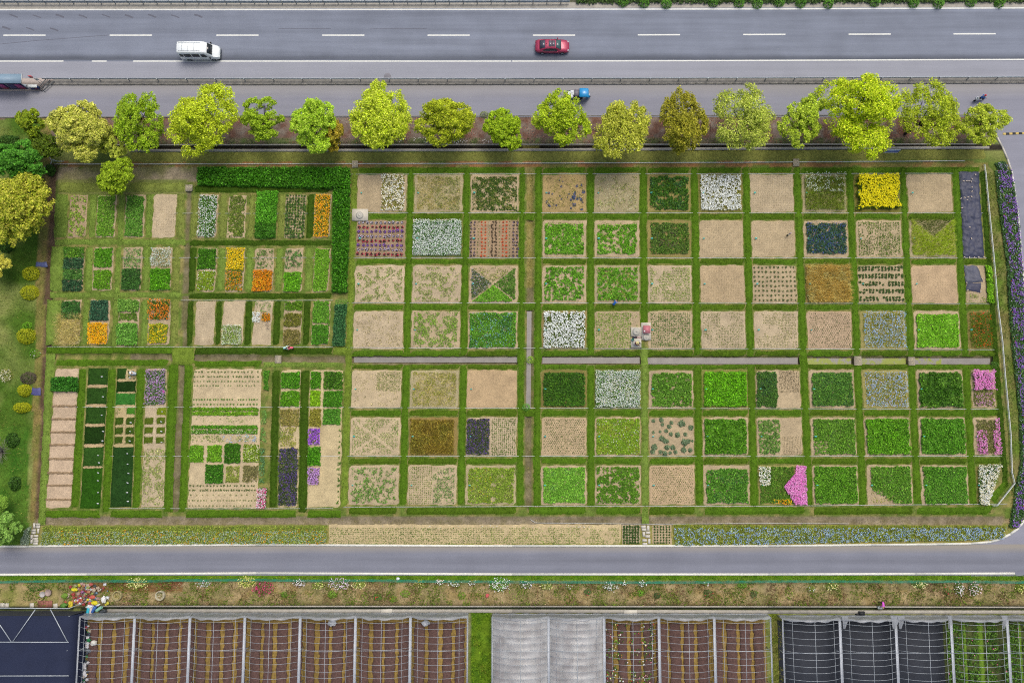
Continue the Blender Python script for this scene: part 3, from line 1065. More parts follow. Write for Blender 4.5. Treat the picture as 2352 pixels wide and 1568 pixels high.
class Bed:
    def __init__(self, pts, label, soil='#c4ab88', soilz=0.03, name='garden_plot', cat='garden plot', group=None):
        self.q = Quad(pts)
        self.root = empty(name, tuple(self.q.c), label, cat, group)
        g = Geo()
        sheet(g, self.q, soilz, 0.3, lin(soil) * random.uniform(.93, 1.05), 0.03, 0.25, -0.05, 0.16, 1.1)
        g.build('soil', M_SOIL, self.root, smooth=True)
        self.fol, self.blo = Geo(), Geo()
        self.z = soilz
        self.seed = random.randint(1, 50)

    def pts(self, rect, dens, ragged=0.25, cover=1.0, sc=1.2, mask=None):
        u0, v0, u1, v1 = rect
        n = int(self.q.area * (u1 - u0) * (v1 - v0) * dens)
        if n < 1:
            return np.zeros((0, 3)), np.zeros(0), np.zeros(0)
        u, v = rng.uniform(u0, u1, n), rng.uniform(v0, v1, n)
        P = self.q.at(u, v)
        P[:, 2] = self.z
        keep = np.ones(n, bool)
        if ragged:
            ex = np.minimum(u - u0, u1 - u) * self.q.w
            ey = np.minimum(v - v0, v1 - v) * self.q.h
            keep &= np.minimum(ex, ey) > vnoise(P[:, 0], P[:, 1], 0.5, 21) * ragged
        if cover < 1:
            nv = vnoise(P[:, 0], P[:, 1], sc * .62, self.seed) + rng.normal(0, 0.085, n)
            keep &= nv > np.quantile(nv, 1 - cover)
        if mask is not None:
            keep &= mask((u - u0) / (u1 - u0), (v - v0) / (v1 - v0), P)
        return P[keep], u[keep], v[keep]

    def relief(self, P, sc=0.9):
        return np.clip((vnoise(P[:, 0], P[:, 1], sc, self.seed + 3) - 0.2) / 0.6, 0, 1)

    def dense(self, cols, rect=(.03, .03, .97, .97), h=.35, size=.19, dens=150, up=.45, ragged=.3, cover=1.0, sc=1.2, mask=None, lump=.6, patch=.5, low=True, aspect=.5):
        c = pal(cols)
        if low:
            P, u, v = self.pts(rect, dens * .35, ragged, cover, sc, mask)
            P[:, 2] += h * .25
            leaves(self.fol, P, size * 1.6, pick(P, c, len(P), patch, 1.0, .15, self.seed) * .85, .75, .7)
        P, u, v = self.pts(rect, dens, ragged, cover, sc, mask)
        n = len(P)
        P[:, 2] += h * (1 - lump + lump * self.relief(P, .55)) * np.sqrt(rng.random(n)) + .02
        leaves(self.fol, P, size, pick(P, c, n, patch, 1.0, .32, self.seed), up, aspect)
        return self

    def sparse(self, cols, cover=.5, rect=(.04, .04, .96, .96), h=.14, size=.15, dens=95, sc=.8, mask=None, up=.55, ragged=.3):
        return self.dense(cols, rect, h, size, dens, up, ragged, cover, sc, mask, .4, .4, False, .45)

    def tall(self, cols, rect=(.03, .03, .97, .97), h=.7, w=.05, dens=170, lean=.35, wind=(.15, 0), cover=1.0, sc=1.2, mask=None, ragged=.3, patch=.55):
        c = pal(cols, 2.1)
        P, u, v = self.pts(rect, dens, ragged, cover, sc, mask)
        hh = h * (.55 + .45 * self.relief(P))
        blades(self.fol, P, hh, w, pick(P, c, len(P), patch, 1.1, .2, self.seed), lean, wind)
        return self

    def bloom(self, cols, rect=(.04, .04, .96, .96), dens=80, size=.11, h=.4, cover=1.0, sc=.9, mask=None, ragged=.2, up=.75, patch=.3, gain=1.15, dz=.16, fine=.8):
        P, u, v = self.pts(rect, dens * fine, ragged, cover, sc, mask)
        size = size * .86
        P[:, 2] += h * (.7 + .3 * self.relief(P)) + rng.uniform(-dz, dz * .6, len(P))
        P[:, 2] = np.maximum(P[:, 2], self.z + .04)
        leaves(self.blo, P, size, pick(P, pal(cols, gain), len(P), patch, .9, .1, self.seed + 7), up, .85)
        return self

    def rows(self, cols, nx, ny, rect=(.05, .05, .95, .95), size=.11, nl=4, h=.07, cover=1.0, sc=1.5, stagger=False, big=1.2, gain=1.0, jit=.02, mask=None):
        size *= big
        nl += 1
        u0, v0, u1, v1 = rect
        uu, vv = np.meshgrid((np.arange(nx) + .5) / nx, (np.arange(ny) + .5) / ny)
        if stagger:
            uu[1::2] += .5 / nx
        u, v = u0 + (u1 - u0) * uu.ravel() % 1.0, v0 + (v1 - v0) * vv.ravel()
        P = self.q.at(u, v)
        P[:, :2] += rng.normal(0, jit, (len(P), 2))
        keep = np.ones(len(P), bool)
        if cover < 1:
            nv = vnoise(P[:, 0], P[:, 1], sc, self.seed) + rng.normal(0, .06, len(P))
            keep &= nv > np.quantile(nv, 1 - cover)
        if mask is not None:
            keep &= mask(uu.ravel(), vv.ravel(), P)
        P = P[keep]
        sz = rng.uniform(.55, 1.25, len(P))
        P = np.repeat(P, nl, 0)
        sz = np.repeat(sz, nl)
        n = len(P)
        P[:, :2] += rng.normal(0, size * .32, (n, 2)) * sz[:, None]
        P[:, 2] = self.z + .02 + h * rng.random(n)
        leaves(self.fol, P, size * sz, pick(P, pal(cols, gain), n, .3, 2, .2), .6, .55)
        return self

    def lumps(self, cols, n, r=.25, nl=40, size=.16, h=.2, rect=(.05, .05, .95, .95), up=.4, aspect=.4, cover=1.0, sc=2.0, mask=None):
        """separate rosettes or clumps, one leaf cloud each"""
        P, u, v = self.pts(rect, n / max(self.q.area * (rect[2] - rect[0]) * (rect[3] - rect[1]), .01) / cover, 0, cover, sc, mask)
        rr = r * rng.uniform(.6, 1.35, len(P))
        k = np.repeat(np.arange(len(P)), nl)
        d = rng.normal(size=(len(k), 3))
        d /= np.linalg.norm(d, axis=1, keepdims=True)
        d[:, 2] = np.abs(d[:, 2])
        Q = P[k] + d * (rr[k] * np.cbrt(rng.random(len(k))))[:, None] * np.array([1, 1, h / r])
        leaves(self.fol, Q, size, pick(Q, pal(cols), len(Q), .3, .6, .2), up, aspect, d, .5)
        return self

    def turf(self, cols, rect, h=.07, z=.05, dens=170):
        """closely mown panel: a thin sod with blades"""
        u0, v0, u1, v1 = rect
        q = Quad.__new__(Quad)
        q.p = [self.q.at(u, v) for u, v in ((u0, v0), (u1, v0), (u1, v1), (u0, v1))]
        q.w, q.h = self.q.w * (u1 - u0), self.q.h * (v1 - v0)
        g = Geo()
        sheet(g, q, self.z + z, .25, pal(cols, 1.1).mean(0), .012, .12, self.z - .03, .12, .8)
        g.build('turf_panel', M_TURF, self.root, smooth=True)
        P, u, v = self.pts(rect, dens, .06)
        P[:, 2] += z - .01
        blades(self.fol, P, h, .07, pick(P, pal(cols, 1.35), len(P), .6, .9, .22, self.seed), .9)
        return self

    def end(self):
        self.fol.build('foliage', M_LEAF, self.root, kind='stuff')
        self.blo.build('blossom', M_PETAL, self.root, kind='stuff')
        return self


# colours as they look in the beds
DG = '#2f6a1c #3b7a20 #2a5c1a #4a8a26'
DGB = '#2c6330 #37703a #24522a #468044'
MG = '#4a9020 #5aa028 #3c7d1c #6aa838'
BG_ = '#5cb018 #6cbc24 #4ea014 #7ac834'
LG = '#78b03c #88bc48 #66a034 #98c45c'
YG = '#9ab83a #aac448 #84a82c #b8cc60'
TEAL = '#2a5f42 #33704c #234f3a #417e58'
OLV = '#8c8c34 #7c8430 #a09848 #6c7a28'
DRY = '#a89a58 #98904c #b8a868 #8a8444 #7f8c3c'
RUST = '#948030 #806c26 #a8943c #8c8430 #746822'
BROWN = '#8a7440 #7c7a3c #9a7c4c #6f7434'
GREYG = '#5f7a60 #6f8a70 #54704c #7e9480'
WH = '#ffffff #f6f6ee #fbfbf8'
WARMW = '#ffffff #f4f0e0 #fff8e8'
OR = '#f59a10 #ea8410 #ffb01c #e07408'
YE = '#ffd810 #f8c808 #ffe23c'
YEL = '#f6e400 #ffee20 #e8d400'
PU = '#8a4ac0 #9c58cc #7038a8 #b070d8'
LIL = '#d49ce0 #c488d4 #e0b4ea'
PK = '#f088d0 #f49cd8 #e874c4 #faacdf'
LB = '#9cc0f0 #b4d0f4 #88acE8 #c8dcf8'
RED = '#e83818 #f04a20 #d82c14'
SOIL, SOILL, SOILG = '#c1aa88', '#c9b393', '#b6a680'


def grid_plot(r, c, look, soil=SOIL, **k):
    y0, y1 = ROWS[r - 1]
    x = [(colx(c - 1, y0, 0) + 1.5, y0), (colx(c - 1, y0, 1) - 1.5, y0), (colx(c - 1, y1, 1) - 1.5, y1), (colx(c - 1, y1, 0) + 1.5, y1)]
    if c == 12 and r == 7:
        x[2] = (x[2][0] - 38, y1)
    where = f'{ORD[r]} row below trees, {ORD[c]} from tall hedge'
    b = Bed(x, f'{look}, {where}', soil, **k)
    BEDS[(r, c)] = b
    return b


tri = {'n': lambda u, v, P: (v < u - .02) & (v < 1 - u - .02), 's': lambda u, v, P: (v > u + .02) & (v > 1 - u + .02),
       'w': lambda u, v, P: (u < v - .02) & (u < 1 - v - .02), 'e': lambda u, v, P: (u > v + .02) & (u > 1 - v + .02)}
notx = lambda w: (lambda u, v, P: (np.abs(u - v) > w) & (np.abs(u - 1 + v) > w))
F = (.04, .04, .96, .96)
# row 1
grid_plot(1, 1, 'half bare plot with white daisies').dense(OLV, (.47, 0, .97, .96), .2, .14, 90).bloom(WARMW, (.47, 0, .97, .96), 110, .16, .3, .62, .5).end()
grid_plot(1, 2, 'dry olive plot of thin grass', SOILG).tall(DRY + ' #7c8c50 #6c8448', F, .3, .05, 150, .9, (.1, 0), .85, 1.0).sparse('#7c8c50 #8c9450', .3).end()
grid_plot(1, 3, 'dark green matted plot with straw gaps').dense('#355c18 #426c1c #2c4f14 #517a24', (.03, .05, .97, .97), .12, .14, 190, .6, .25, .62, 1.0).sparse(DRY, .5, dens=60).tall(DG, (.02, .04, .6, .97), .15, .05, 120).end()
grid_plot(1, 4, 'tan plot with scattered blue clumps', '#b59a6a').sparse(DRY, .5, dens=70, h=.06).end()
grid_plot(1, 5, 'tan plot with thin pale plants', SOILG).sparse('#8c9858 #a0a870', .4, dens=70).bloom('#dfe6d0 #cfd8c0', F, 16, .12, .15, .45, 1.0).end()
grid_plot(1, 6, 'dark leafy plot with yellowish patch', '#a8985c').dense(DG + ' #3a7444 #2c6038', F, .45, .2, 130, .4, .3, .78, .8).sparse('#9a9c34 #86a030', .9, (.1, .15, .6, .5)).end()
grid_plot(1, 7, 'plot packed with bright white flowers', '#8c8448').dense(OLV, F, .3, .16, 110).bloom(WH, (.03, .02, .97, .97), 190, .14, .42, .8, .5).end()
grid_plot(1, 8, 'bare tan plot with straw flecks', SOILL).rows('#a89468 #b8a478', 22, 20, size=.06, nl=2, h=.01).end()
grid_plot(1, 9, 'tall loose green plot topped white', SOILG).tall('#7c9430 #8ca040 #6c8828 #94a050', F, .9, .05, 150, .4).sparse('#6c9038 #88a048', .7, h=.5).bloom('#e4ece0 #d4e0d0', (.05, -.04, .98, .5), 60, .14, .8, .5, .7).end()
grid_plot(1, 10, 'plot packed with brilliant yellow flowers', '#8c8440').dense('#5c7c18 #6c8c1c #4c6c14', (.0, -.02, 1, .99), .85, .22, 110, ragged=.8).bloom(YEL, (.0, -.06, 1.0, .99), 190, .17, .95, .88, .45, ragged=1.0).end()
grid_plot(1, 11, 'bare tan plot with one faint seam', SOIL).rows('#a89468', 22, 20, size=.05, nl=2, h=.01, cover=.5).end()
# row 2
grid_plot(2, 1, 'plot of red and purple rows of clumps', '#a88e72').end()
grid_plot(2, 2, 'overgrown plot of spilling white flowers', '#7c8450').dense('#3c7a40 #4c8a48 #5c9a58 #2c6a34', (-.01, 0, 1, .97), .55, .18, 130).bloom(WH, (-.01, -.02, 1, .97), 170, .10, .6, .9, .5).end()
grid_plot(2, 3, 'plot of orange and dark clump rows', '#ab9072').end()
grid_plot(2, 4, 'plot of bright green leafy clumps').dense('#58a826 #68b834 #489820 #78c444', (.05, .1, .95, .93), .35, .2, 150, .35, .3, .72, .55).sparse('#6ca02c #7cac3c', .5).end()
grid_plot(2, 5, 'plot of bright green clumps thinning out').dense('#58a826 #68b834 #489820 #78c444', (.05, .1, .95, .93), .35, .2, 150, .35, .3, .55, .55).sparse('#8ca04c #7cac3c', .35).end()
grid_plot(2, 6, 'dark mixed green plot with purplish tint', '#a09058').dense('#4a7a28 #5c8c34 #3c6824 #6c8c4c', (.05, .06, .95, .93), .4, .18, 140, .4, .3, .85, .7).bloom('#6c4c4c #7c5c5c', (.2, .3, .7, .8), 45, .12, .4, .5, .6).end()
grid_plot(2, 7, 'bare tan plot with even straw texture', SOIL).rows('#ab956a #bca882', 22, 20, size=.06, nl=2, h=.01).end()
grid_plot(2, 8, 'bare tan plot with marker post', SOIL).rows('#a89468', 24, 20, size=.05, nl=2, h=.01).end()
grid_plot(2, 9, 'plot of dark blue violet bushes').dense('#34604c #3c7054 #2a5040 #4c8064', (.04, .06, .97, .93), .55, .18, 140, .4, .35, .86, .6).bloom('#3c4880 #4a5898 #34407c #5060a0', (.04, .04, .97, .93), 60, .12, .52, .6, .5, gain=1.25).end()
grid_plot(2, 10, 'tan plot of fine seedling rows').rows('#5c8430 #6c9438 #4c7428', 25, 24, size=.12, nl=4, cover=.85).sparse('#7c9440 #6c8c38', .15, dens=40, h=.05).end()
grid_plot(2, 11, 'olive plot divided into yellow green triangles', SOILG).tall('#a0b83c #b0c450 #94ac34 #bccc68', (.02, -.03, 1, .97), .75, .06, 190, .35, (.2, .1), mask=lambda u, v, P: ~tri['n'](u, v, P)).tall('#6c803c #607438 #7c8c48', (.02, -.05, 1, .97), .6, .05, 150, .35, (.2, .1), mask=tri['n']).end()
# row 3
grid_plot(3, 1, 'sparse green plot crossed by tan paths', SOILL).sparse('#7c9c44 #6c9038 #8ca854', .48, (.03, .03, .97, .98), mask=notx(.03), dens=120).end()
grid_plot(3, 2, 'tan plot speckled with sparse green', SOILL).sparse('#84a04c #749440 #94ac5c', .45, (.03, .03, .97, .98), dens=120).end()
grid_plot(3, 3, 'plot cut into four planted triangles').sparse('#94a05c #84944c', .5, mask=tri['n']).dense('#5c7c4c #4c6c40 #6c8454', F, .3, .16, 120, mask=tri['w'], cover=.85).bloom('#b49cc4 #d4c4dc #8c7c9c', F, 34, .1, .35, mask=tri['w']).dense('#4c8430 #5c943c #407428', F, .3, .17, 120, mask=tri['e']).dense('#5ca82c #6cb83c #4c9824', (.04, .04, .96, .98), .35, .18, 150, mask=tri['s']).end()
grid_plot(3, 4, 'tan plot of separate bright green bushes').dense('#54a028 #64b036 #449020', (.05, .04, .95, .95), .4, .2, 150, .35, .2, .5, .45).end()
grid_plot(3, 5, 'plot of green bushes over yellowish weeds', SOILG).dense('#54a028 #64b036 #449020', (.05, .06, .95, .95), .4, .2, 150, .35, .2, .52, .45).sparse('#8ca040 #98ac40', .6).end()
grid_plot(3, 6, 'pale plot of faint light green rows', SOILL).rows('#8cac54 #9cb864 #7ca048', 34, 22, size=.11, nl=3, cover=.75).sparse('#98b060 #8ca854', .2, dens=40, h=.05).end()
grid_plot(3, 7, 'bare tan plot of dry stubble', '#c6ac88').rows('#a89468 #b8a478', 24, 22, size=.06, nl=2, h=.01).end()
grid_plot(3, 8, 'tan plot dotted with small round shrubs').end()
grid_plot(3, 9, 'plot of tall golden brown grass', '#a08850').tall('#c4a860 #b89c54 #d0b470 #a88c48 #dcc488', (.0, -.03, 1, .98), .85, .06, 230, .55, (.25, -.05)).tall('#8c8c38', F, .5, .05, 60).end()
grid_plot(3, 10, 'tan plot with five double bush rows').end()
grid_plot(3, 11, 'bare seamed plot beside the torn tarp', '#c6a986').rows('#a89468', 18, 18, size=.05, nl=2, h=.01, cover=.4).end()
grid_plot(3, 12, 'small plot under a torn grey tarp').sparse('#7c9c3c #8cac4c', .5, (.1, .75, .9, .98)).end()
# row 4
grid_plot(4, 1, 'bare straw coloured plot', SOILL).sparse('#a89c6c #988c58', .5, dens=50, h=.03).end()
grid_plot(4, 2, 'patchy light green plot').sparse('#74a840 #64982c #84b44c', .62, (.04, .02, .96, .97), .2, .17, 140).end()
grid_plot(4, 3, 'dense green plot flecked with pale blue').dense('#4c9a2c #5caa38 #3c8824 #388048', (.02, .03, .98, .97), .4, .19, 150).bloom('#a4d0e0 #8cc4d4 #c4e0ec', F, 26, .1, .42, .6, .8).end()
grid_plot(4, 4, 'plot of large ragged white blossoms', '#a08c5c').dense('#5c7c28 #4c7024 #6c8834', (.03, .03, .97, .98), .4, .17, 110).bloom(WH, (.03, .0, .97, .98), 150, .15, .5, .75, .35).end()
grid_plot(4, 5, 'tan plot of light green seedling rows').rows('#7cac3c #8cb84c #6c9c30', 22, 19, (.03, .05, .8, .97), .13, 4).sparse('#8ca854', .2, dens=40, h=.05).end()
grid_plot(4, 6, 'tan plot of dark green dotted rows').rows('#4c7838 #5c8848 #6c9444', 22, 20, size=.12, nl=4).sparse('#8c9c58', .2, (.0, .0, 1, .4), dens=40).end()
grid_plot(4, 7, 'pale plot of very faint dotted rows', SOILL).rows('#8c9c5c #7c8c4c', 26, 22, size=.09, nl=3, cover=.8).end()
grid_plot(4, 8, 'straw plot of thin dotted rows', SOILL).rows('#8c9854 #9ca464', 28, 22, size=.09, nl=3, cover=.7).end()
grid_plot(4, 9, 'pinkish tan plot with wide dots', '#c8ab8c').rows('#6c7c50 #5c6c44', 20, 18, size=.1, nl=3, stagger=True).end()
grid_plot(4, 10, 'plot of light blue flowers near scarlet plot', '#a89c60').tall('#8c9840 #7c9038 #a0a050', F, .4, .05, 130, .5).bloom(LB, (.05, .0, 1, .98), 80, .11, .45, .75, .45).end()
grid_plot(4, 11, 'vivid light green plot').dense('#6cc028 #5cb01c #7ccc3c #8cd04c', (.04, .07, .97, .97), .35, .18, 170, .45, .3, 1, 1, None, .7).end()
grid_plot(4, 12, 'plot of scarlet flowers on green', '#8c7c48').tall('#5c8424 #6c9030 #4c7420', (.02, .03, 1.06, .97), .6, .05, 180, .4).bloom(RED, (.1, .0, 1.0, .97), 45, .1, .6, .55, .5).end()
# row 5
grid_plot(5, 1, 'pale plot of barely visible seedlings', '#cab390').rows('#9ca868 #8c9c5c', 18, 16, (.5, .05, .97, .55), .1, 3).sparse('#aca070', .4, dens=40, h=.03).end()
grid_plot(5, 2, 'dry plot of olive and straw grass', SOILG).tall(DRY, F, .3, .05, 150, .9, (.1, 0), .8, .8).sparse('#8c9838 #9ca448', .45, sc=1.2).end()
grid_plot(5, 3, 'bare smooth tan plot with crossing lines', '#c9ab84').end()
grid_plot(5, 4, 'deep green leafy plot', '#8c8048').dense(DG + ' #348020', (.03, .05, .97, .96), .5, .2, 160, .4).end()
grid_plot(5, 5, 'plot of small crowded white flowers', '#6c7c40').dense('#4c8438 #5c9444 #3c7430', (.0, .01, 1, .99), .5, .17, 140).bloom(WH + ' #f4ecc8', (.0, .0, 1, .99), 170, .10, .55, .95, .4).end()
grid_plot(5, 6, 'plot of crinkled green leafy bushes').dense('#5c9c34 #4c8c28 #6cac44 #3c7c20', (.05, .06, .97, .97), .45, .21, 170, .35, .3, .8, .4).bloom('#7c2c1c', (.3, .65, .85, .8), 12, .15, .45, .3).end()
grid_plot(5, 7, 'plot of glossy bright green bushes', '#8c8c48').dense('#58b818 #4ca810 #68c428 #409810', (.03, .04, .99, .97), .6, .22, 170, .4, .3, .97, .5).end()
grid_plot(5, 8, 'plot half green crop half dotted').dense('#3c7430 #4c8438 #30643c', (.0, .03, .5, .98), .5, .2, 160, .4, .4).rows('#8c7c5c', 13, 16, (.52, .03, .97, .6), .1, 3).end()
grid_plot(5, 9, 'plot of mid green crop with bluish shade').dense('#4c8c34 #3c7c34 #5c9c3c #347040', (.05, .05, .97, .96), .45, .19, 160).sparse('#8cac44', .5, (.5, .5, .97, .97)).end()
grid_plot(5, 10, 'light blue flower plot near pink', '#a89c60').tall('#8c9840 #7c9038 #a0a050', F, .4, .05, 130, .5).bloom(LB + ' #c4b8f0', (.03, .03, .98, .98), 75, .11, .45, .75, .45).end()
grid_plot(5, 11, 'plot of dark tousled green stems').dense('#3c7c20 #2c6c18 #4c8c2c #5c9834', (.04, .05, .98, .98), .6, .24, 160, .35, .35, 1, 1, None, .8).end()
grid_plot(5, 12, 'small plot half covered in pink').dense('#7c8444 #6c7840', F, .35, .15, 110).bloom(PK, (-.02, -.05, 1.05, .6), 250, .14, .6, .95, .5, ragged=.7).bloom('#e8a8d0 #d88cc0', (.05, .56, .95, .97), 75, .12, .4, .6, .5).end()
# row 6
grid_plot(6, 1, 'pale plot of seedling rows crossed by paths', '#cab390').rows('#7c9c50 #8cac5c', 30, 24, size=.11, nl=3, mask=notx(.04), cover=.85).dense('#5c8c4c #6c9c54', (.55, .15, .97, .65), .15, .14, 70, cover=.5, mask=tri['e'], low=False).end()
grid_plot(6, 2, 'dense rusty brown plot', '#9c8450').tall(RUST, (.02, .05, .93, .97), .55, .06, 200, .5).dense(RUST, (.02, .05, .93, .97), .45, .16, 120, patch=.7).end()
grid_plot(6, 3, 'plot half purple flowers half seedlings', SOILL).dense('#3c5434 #4c643c #34482c', (.0, .03, .48, .98), .45, .17, 150).bloom('#7048a0 #8050b0 #5c3c8c', (.0, .03, .48, .98), 55, .11, .45).rows('#5c7c3c #6c8c48', 12, 19, (.5, .03, .98, .98), .13, 4).end()
grid_plot(6, 4, 'bare tan plot with evenly spaced dots', '#c9ae8a').rows('#6c8050 #7c8c5c', 20, 20, size=.11, nl=3, stagger=True).end()
grid_plot(6, 5, 'low yellow green plot sprinkled with white').dense('#78ac28 #6c9c24 #88b834 #8c9838', (.02, .03, .98, .98), .2, .15, 190, .5, .2).bloom(WH, F, 4, .12, .25).end()
grid_plot(6, 6, 'tan plot of grey green spiky rosettes').end()
grid_plot(6, 7, 'deep green crop plot, brighter low edge').dense('#4c9820 #3c8818 #5ca82c #2f7418', (.03, .04, .97, .97), .6, .23, 165, .35, .3, 1, 1, None, .8).end()
grid_plot(6, 8, 'plot half thin crop half bare').dense('#5c9444 #6ca04c #4c8440', (.02, .05, .52, .98), .35, .18, 120, .4, .3, .75, .5).rows('#9c8c68', 12, 16, (.55, .5, .97, .97), .08, 2).end()
grid_plot(6, 9, 'green plot with a thin corner of soil').dense('#5c9c30 #4c8c28 #6cac3c #487c3c', (.04, .04, .98, .98), .4, .19, 160, mask=lambda u, v, P: (u > .35) | (v < .6) | (rng.random(len(u)) < .35)).end()
grid_plot(6, 10, 'lush bright green plot with fine stems').dense('#58ac20 #489c18 #68b830 #3c8c1c', (.02, .03, .98, .97), .55, .21, 175, .35).end()
grid_plot(6, 11, 'lush green plot beside the pink plot').dense('#4ca024 #3c9020 #5cac34 #34801c', (.03, .03, .98, .97), .55, .21, 175, .35, lump=.75).end()
grid_plot(6, 12, 'small plot with pink sides').dense('#7c7c44 #6c7440 #8c8450', (.1, .05, .97, .97), .35, .15, 130).bloom(PK, (.05, .0, 1.04, .98), 190, .13, .5, .8, .6, mask=lambda u, v, P: ((u > .68) | ((u < .42) & (v > .3))) & ((v > .35) | (u > .8))).end()
# row 7
grid_plot(7, 1, 'tan plot of scattered green tufts', '#cab390').sparse('#5c9840 #4c8834 #6ca44c', .45, (.04, .04, .96, .97), .25, .18, 140, .6).end()
grid_plot(7, 2, 'plot of seedlings with dull green tufts', '#cab390').rows('#7c9454 #8ca05c', 11, 18, (.03, .03, .5, .97), .12, 4).sparse('#5c8c50 #6c9850 #4c7c48', .6, (.5, .05, .97, .97), .2, .16, 120, .6).end()
grid_plot(7, 3, 'yellow green plot with tiny yellow flowers', SOILG).dense('#84a83c #749c30 #94b44c #7c8c48', (.04, .05, .98, .97), .25, .16, 160, cover=.93).bloom(YE, (.05, .05, .6, .97), 6, .1, .3).end()
grid_plot(7, 4, 'soft light green plot').dense('#6cb840 #5ca838 #7cc44c #58a050', (.04, .05, .97, .96), .3, .18, 170).end()
grid_plot(7, 5, 'green plot with straw coloured gaps').dense('#4c8c24 #5c982c #3c7c1c', (.03, .03, .97, .97), .3, .19, 150, .45, .2, .66, .6).end()
grid_plot(7, 6, 'bare dotted plot beside stepping stone lane', '#c9ac88').rows('#7c8c54 #6c7c48', 20, 20, size=.1, nl=3, stagger=True).end()
grid_plot(7, 7, 'mid green plot with frayed lower edge').dense('#4c9830 #3c8828 #5ca43c #34783c', (.05, .08, .97, .96), .4, .2, 150, cover=.9, sc=.7).end()
pinkm = lambda u, v, P: (u > .57 + .43 * np.clip(1 - (v + .05) / .45, 0, 1) * .8) & (u > .5 + .25 * np.clip((v - .7) / .3, 0, 1))
grid_plot(7, 8, 'plot with big pink blossom mass', '#a89c60').dense('#4c8428 #5c9030 #3c7420', (.02, .03, .8, .97), .35, .18, 130).bloom(WARMW, (.0, .02, .28, .52), 180, .13, .45, .8, .5).bloom(PK, (.5, .0, 1.04, 1.0), 340, .15, .7, .98, .5, mask=lambda u, v, P: (v > .5 - 1.3 * (u - .2) + .12 * np.sin(v * 9)) & (v < 1.25 - .8 * (1 - u) ** 1.5 + .5 * (u > .5)) & ((v < .72) | (u > .32))).bloom(OR + ' ' + YE, (.26, .83, .72, .99), 130, .13, .45, .7, .4).end()
grid_plot(7, 9, 'even green plot beside big pink blossom').dense('#54a024 #449020 #64ac34 #3c8420', (.03, .03, .98, .97), .45, .2, 170).end()
grid_plot(7, 10, 'green plot with bare straw lower corner').dense('#5ca030 #4c902c #6cac40', (.08, .03, .97, .97), .4, .19, 150, mask=lambda u, v, P: (v < .55 + .6 * u + .2 * (rng.random(len(u)) - .5))).sparse('#a0a458', .4, dens=60).end()
grid_plot(7, 11, 'green plot next to the white flower corner').dense('#4c9c28 #3c8c24 #5ca838 #448030', (.04, .03, .97, .98), .4, .19, 165).end()
grid_plot(7, 12, 'tapering corner plot of white flowers', '#8c8448').dense('#4c7c38 #3c6c30', (.04, -.02, 1.0, 1.0), .4, .16, 130).bloom(WARMW, (.04, -.03, 1.02, 1.0), 190, .13, .5, .85, .5).end()

# ------------------------------------------------------------------ narrow beds west of the tall hedge
def nbed(x0, x1, y0, y1, label, soil=SOIL, dx=-6, **k):
    b = Bed([(x0, y0), (x1, y0), (x1 + dx, y1), (x0 + dx, y1)], label, soil, name='narrow_bed', cat='garden bed', **k)
    return b


T, M2, L3 = 'top row of narrow beds', 'middle row of narrow beds', 'lower row of narrow beds'
H0, H1 = (.03, .02, .97, .49), (.03, .51, .97, .98)
FL = (.03, .01, .97, .99)
nbed(160, 203, 447, 546, f'patchy bed of yellowish green tufts, {T}', '#b59c7c').sparse('#7cac34 #8cb844 #6c9c2c', .5, FL, .2, .2, 130, .6).end()
nbed(224, 270, 447, 546, f'bed of loose mid green grass beside small tree, {T}').dense('#6cac38 #5c9c30 #7cb448', FL, .25, .18, 150).end()
nbed(289, 336, 447, 546, f'bed of smooth deeper green, between green and bare bed, {T}').dense('#549c38 #448c30 #64a844', FL, .25, .18, 160).end()
nbed(353, 408, 446, 546, f'bare tan bed next to the narrow muddy channel, {T}', SOILL).rows('#b09a70', 9, 16, size=.07, nl=2, h=.01, cover=.6).end()
nbed(458, 503, 446, 547, f'bed of scattered white daisies over green, {T}').dense('#3c7c2c #4c8c34 #347428', FL, .35, .17, 150).bloom(WH, (.0, .0, 1, 1), 75, .12, .4, .85, .6).end()
nbed(526, 568, 447, 547, f'bed of dry olive green tufts, {T}').dense('#6c8c34 #5c7c2c #7c9440', FL, .2, .16, 130, cover=.9).sparse(DRY, .4, (.0, .35, 1, .6)).end()
nbed(590, 641, 441, 549, f'bed of tall bright green crop, {T}', '#6c7c38').dense('#4cb02c #3ca024 #5cbc3c', (.0, -.03, 1, .7), .8, .22, 190, .35).dense('#2c7c20 #3c8c28 #247018', (.0, .66, 1, 1), .7, .22, 190, .35).end()
nbed(657, 705, 447, 547, f'bed of dark green plants set in rows, {T}').rows('#3c6c28 #4c7c34 #34602c', 7, 15, (.03, .0, .97, 1), .24, 9, .2).sparse('#7ca044', .6, dens=90).end()
nbed(724, 763, 446, 547, f'bed of orange yellow flowers against tall hedge, {T}').dense('#4c7c24 #5c8c2c', FL, .35, .16, 120).bloom('#ffb814 #f8a010 #ffc830', (.02, .0, .98, 1), 130, .14, .42, .88, .6).end()
b = nbed(149, 195, 567, 668, f'bed in four bands of dark green, {M2}', dx=-5)
for k, c in enumerate((MG.replace('#5aa028', '#4a8c38'), TEAL, '#3c7c38 #4c8c40 #347434', '#24543c #2c6444 #1e4834')):
    b.dense(c, (-.02, k * .25, 1.0, k * .25 + .26), .4, .17, 170, ragged=.12)
b.end()
nbed(216, 263, 566, 668, f'bed of two bright green halves, {M2}').dense('#4ca020 #3c9018 #5cac2c', H0, .35, .19, 160).dense('#5ca41c #4c9418 #6cb02c', H1, .25, .16, 180).end()
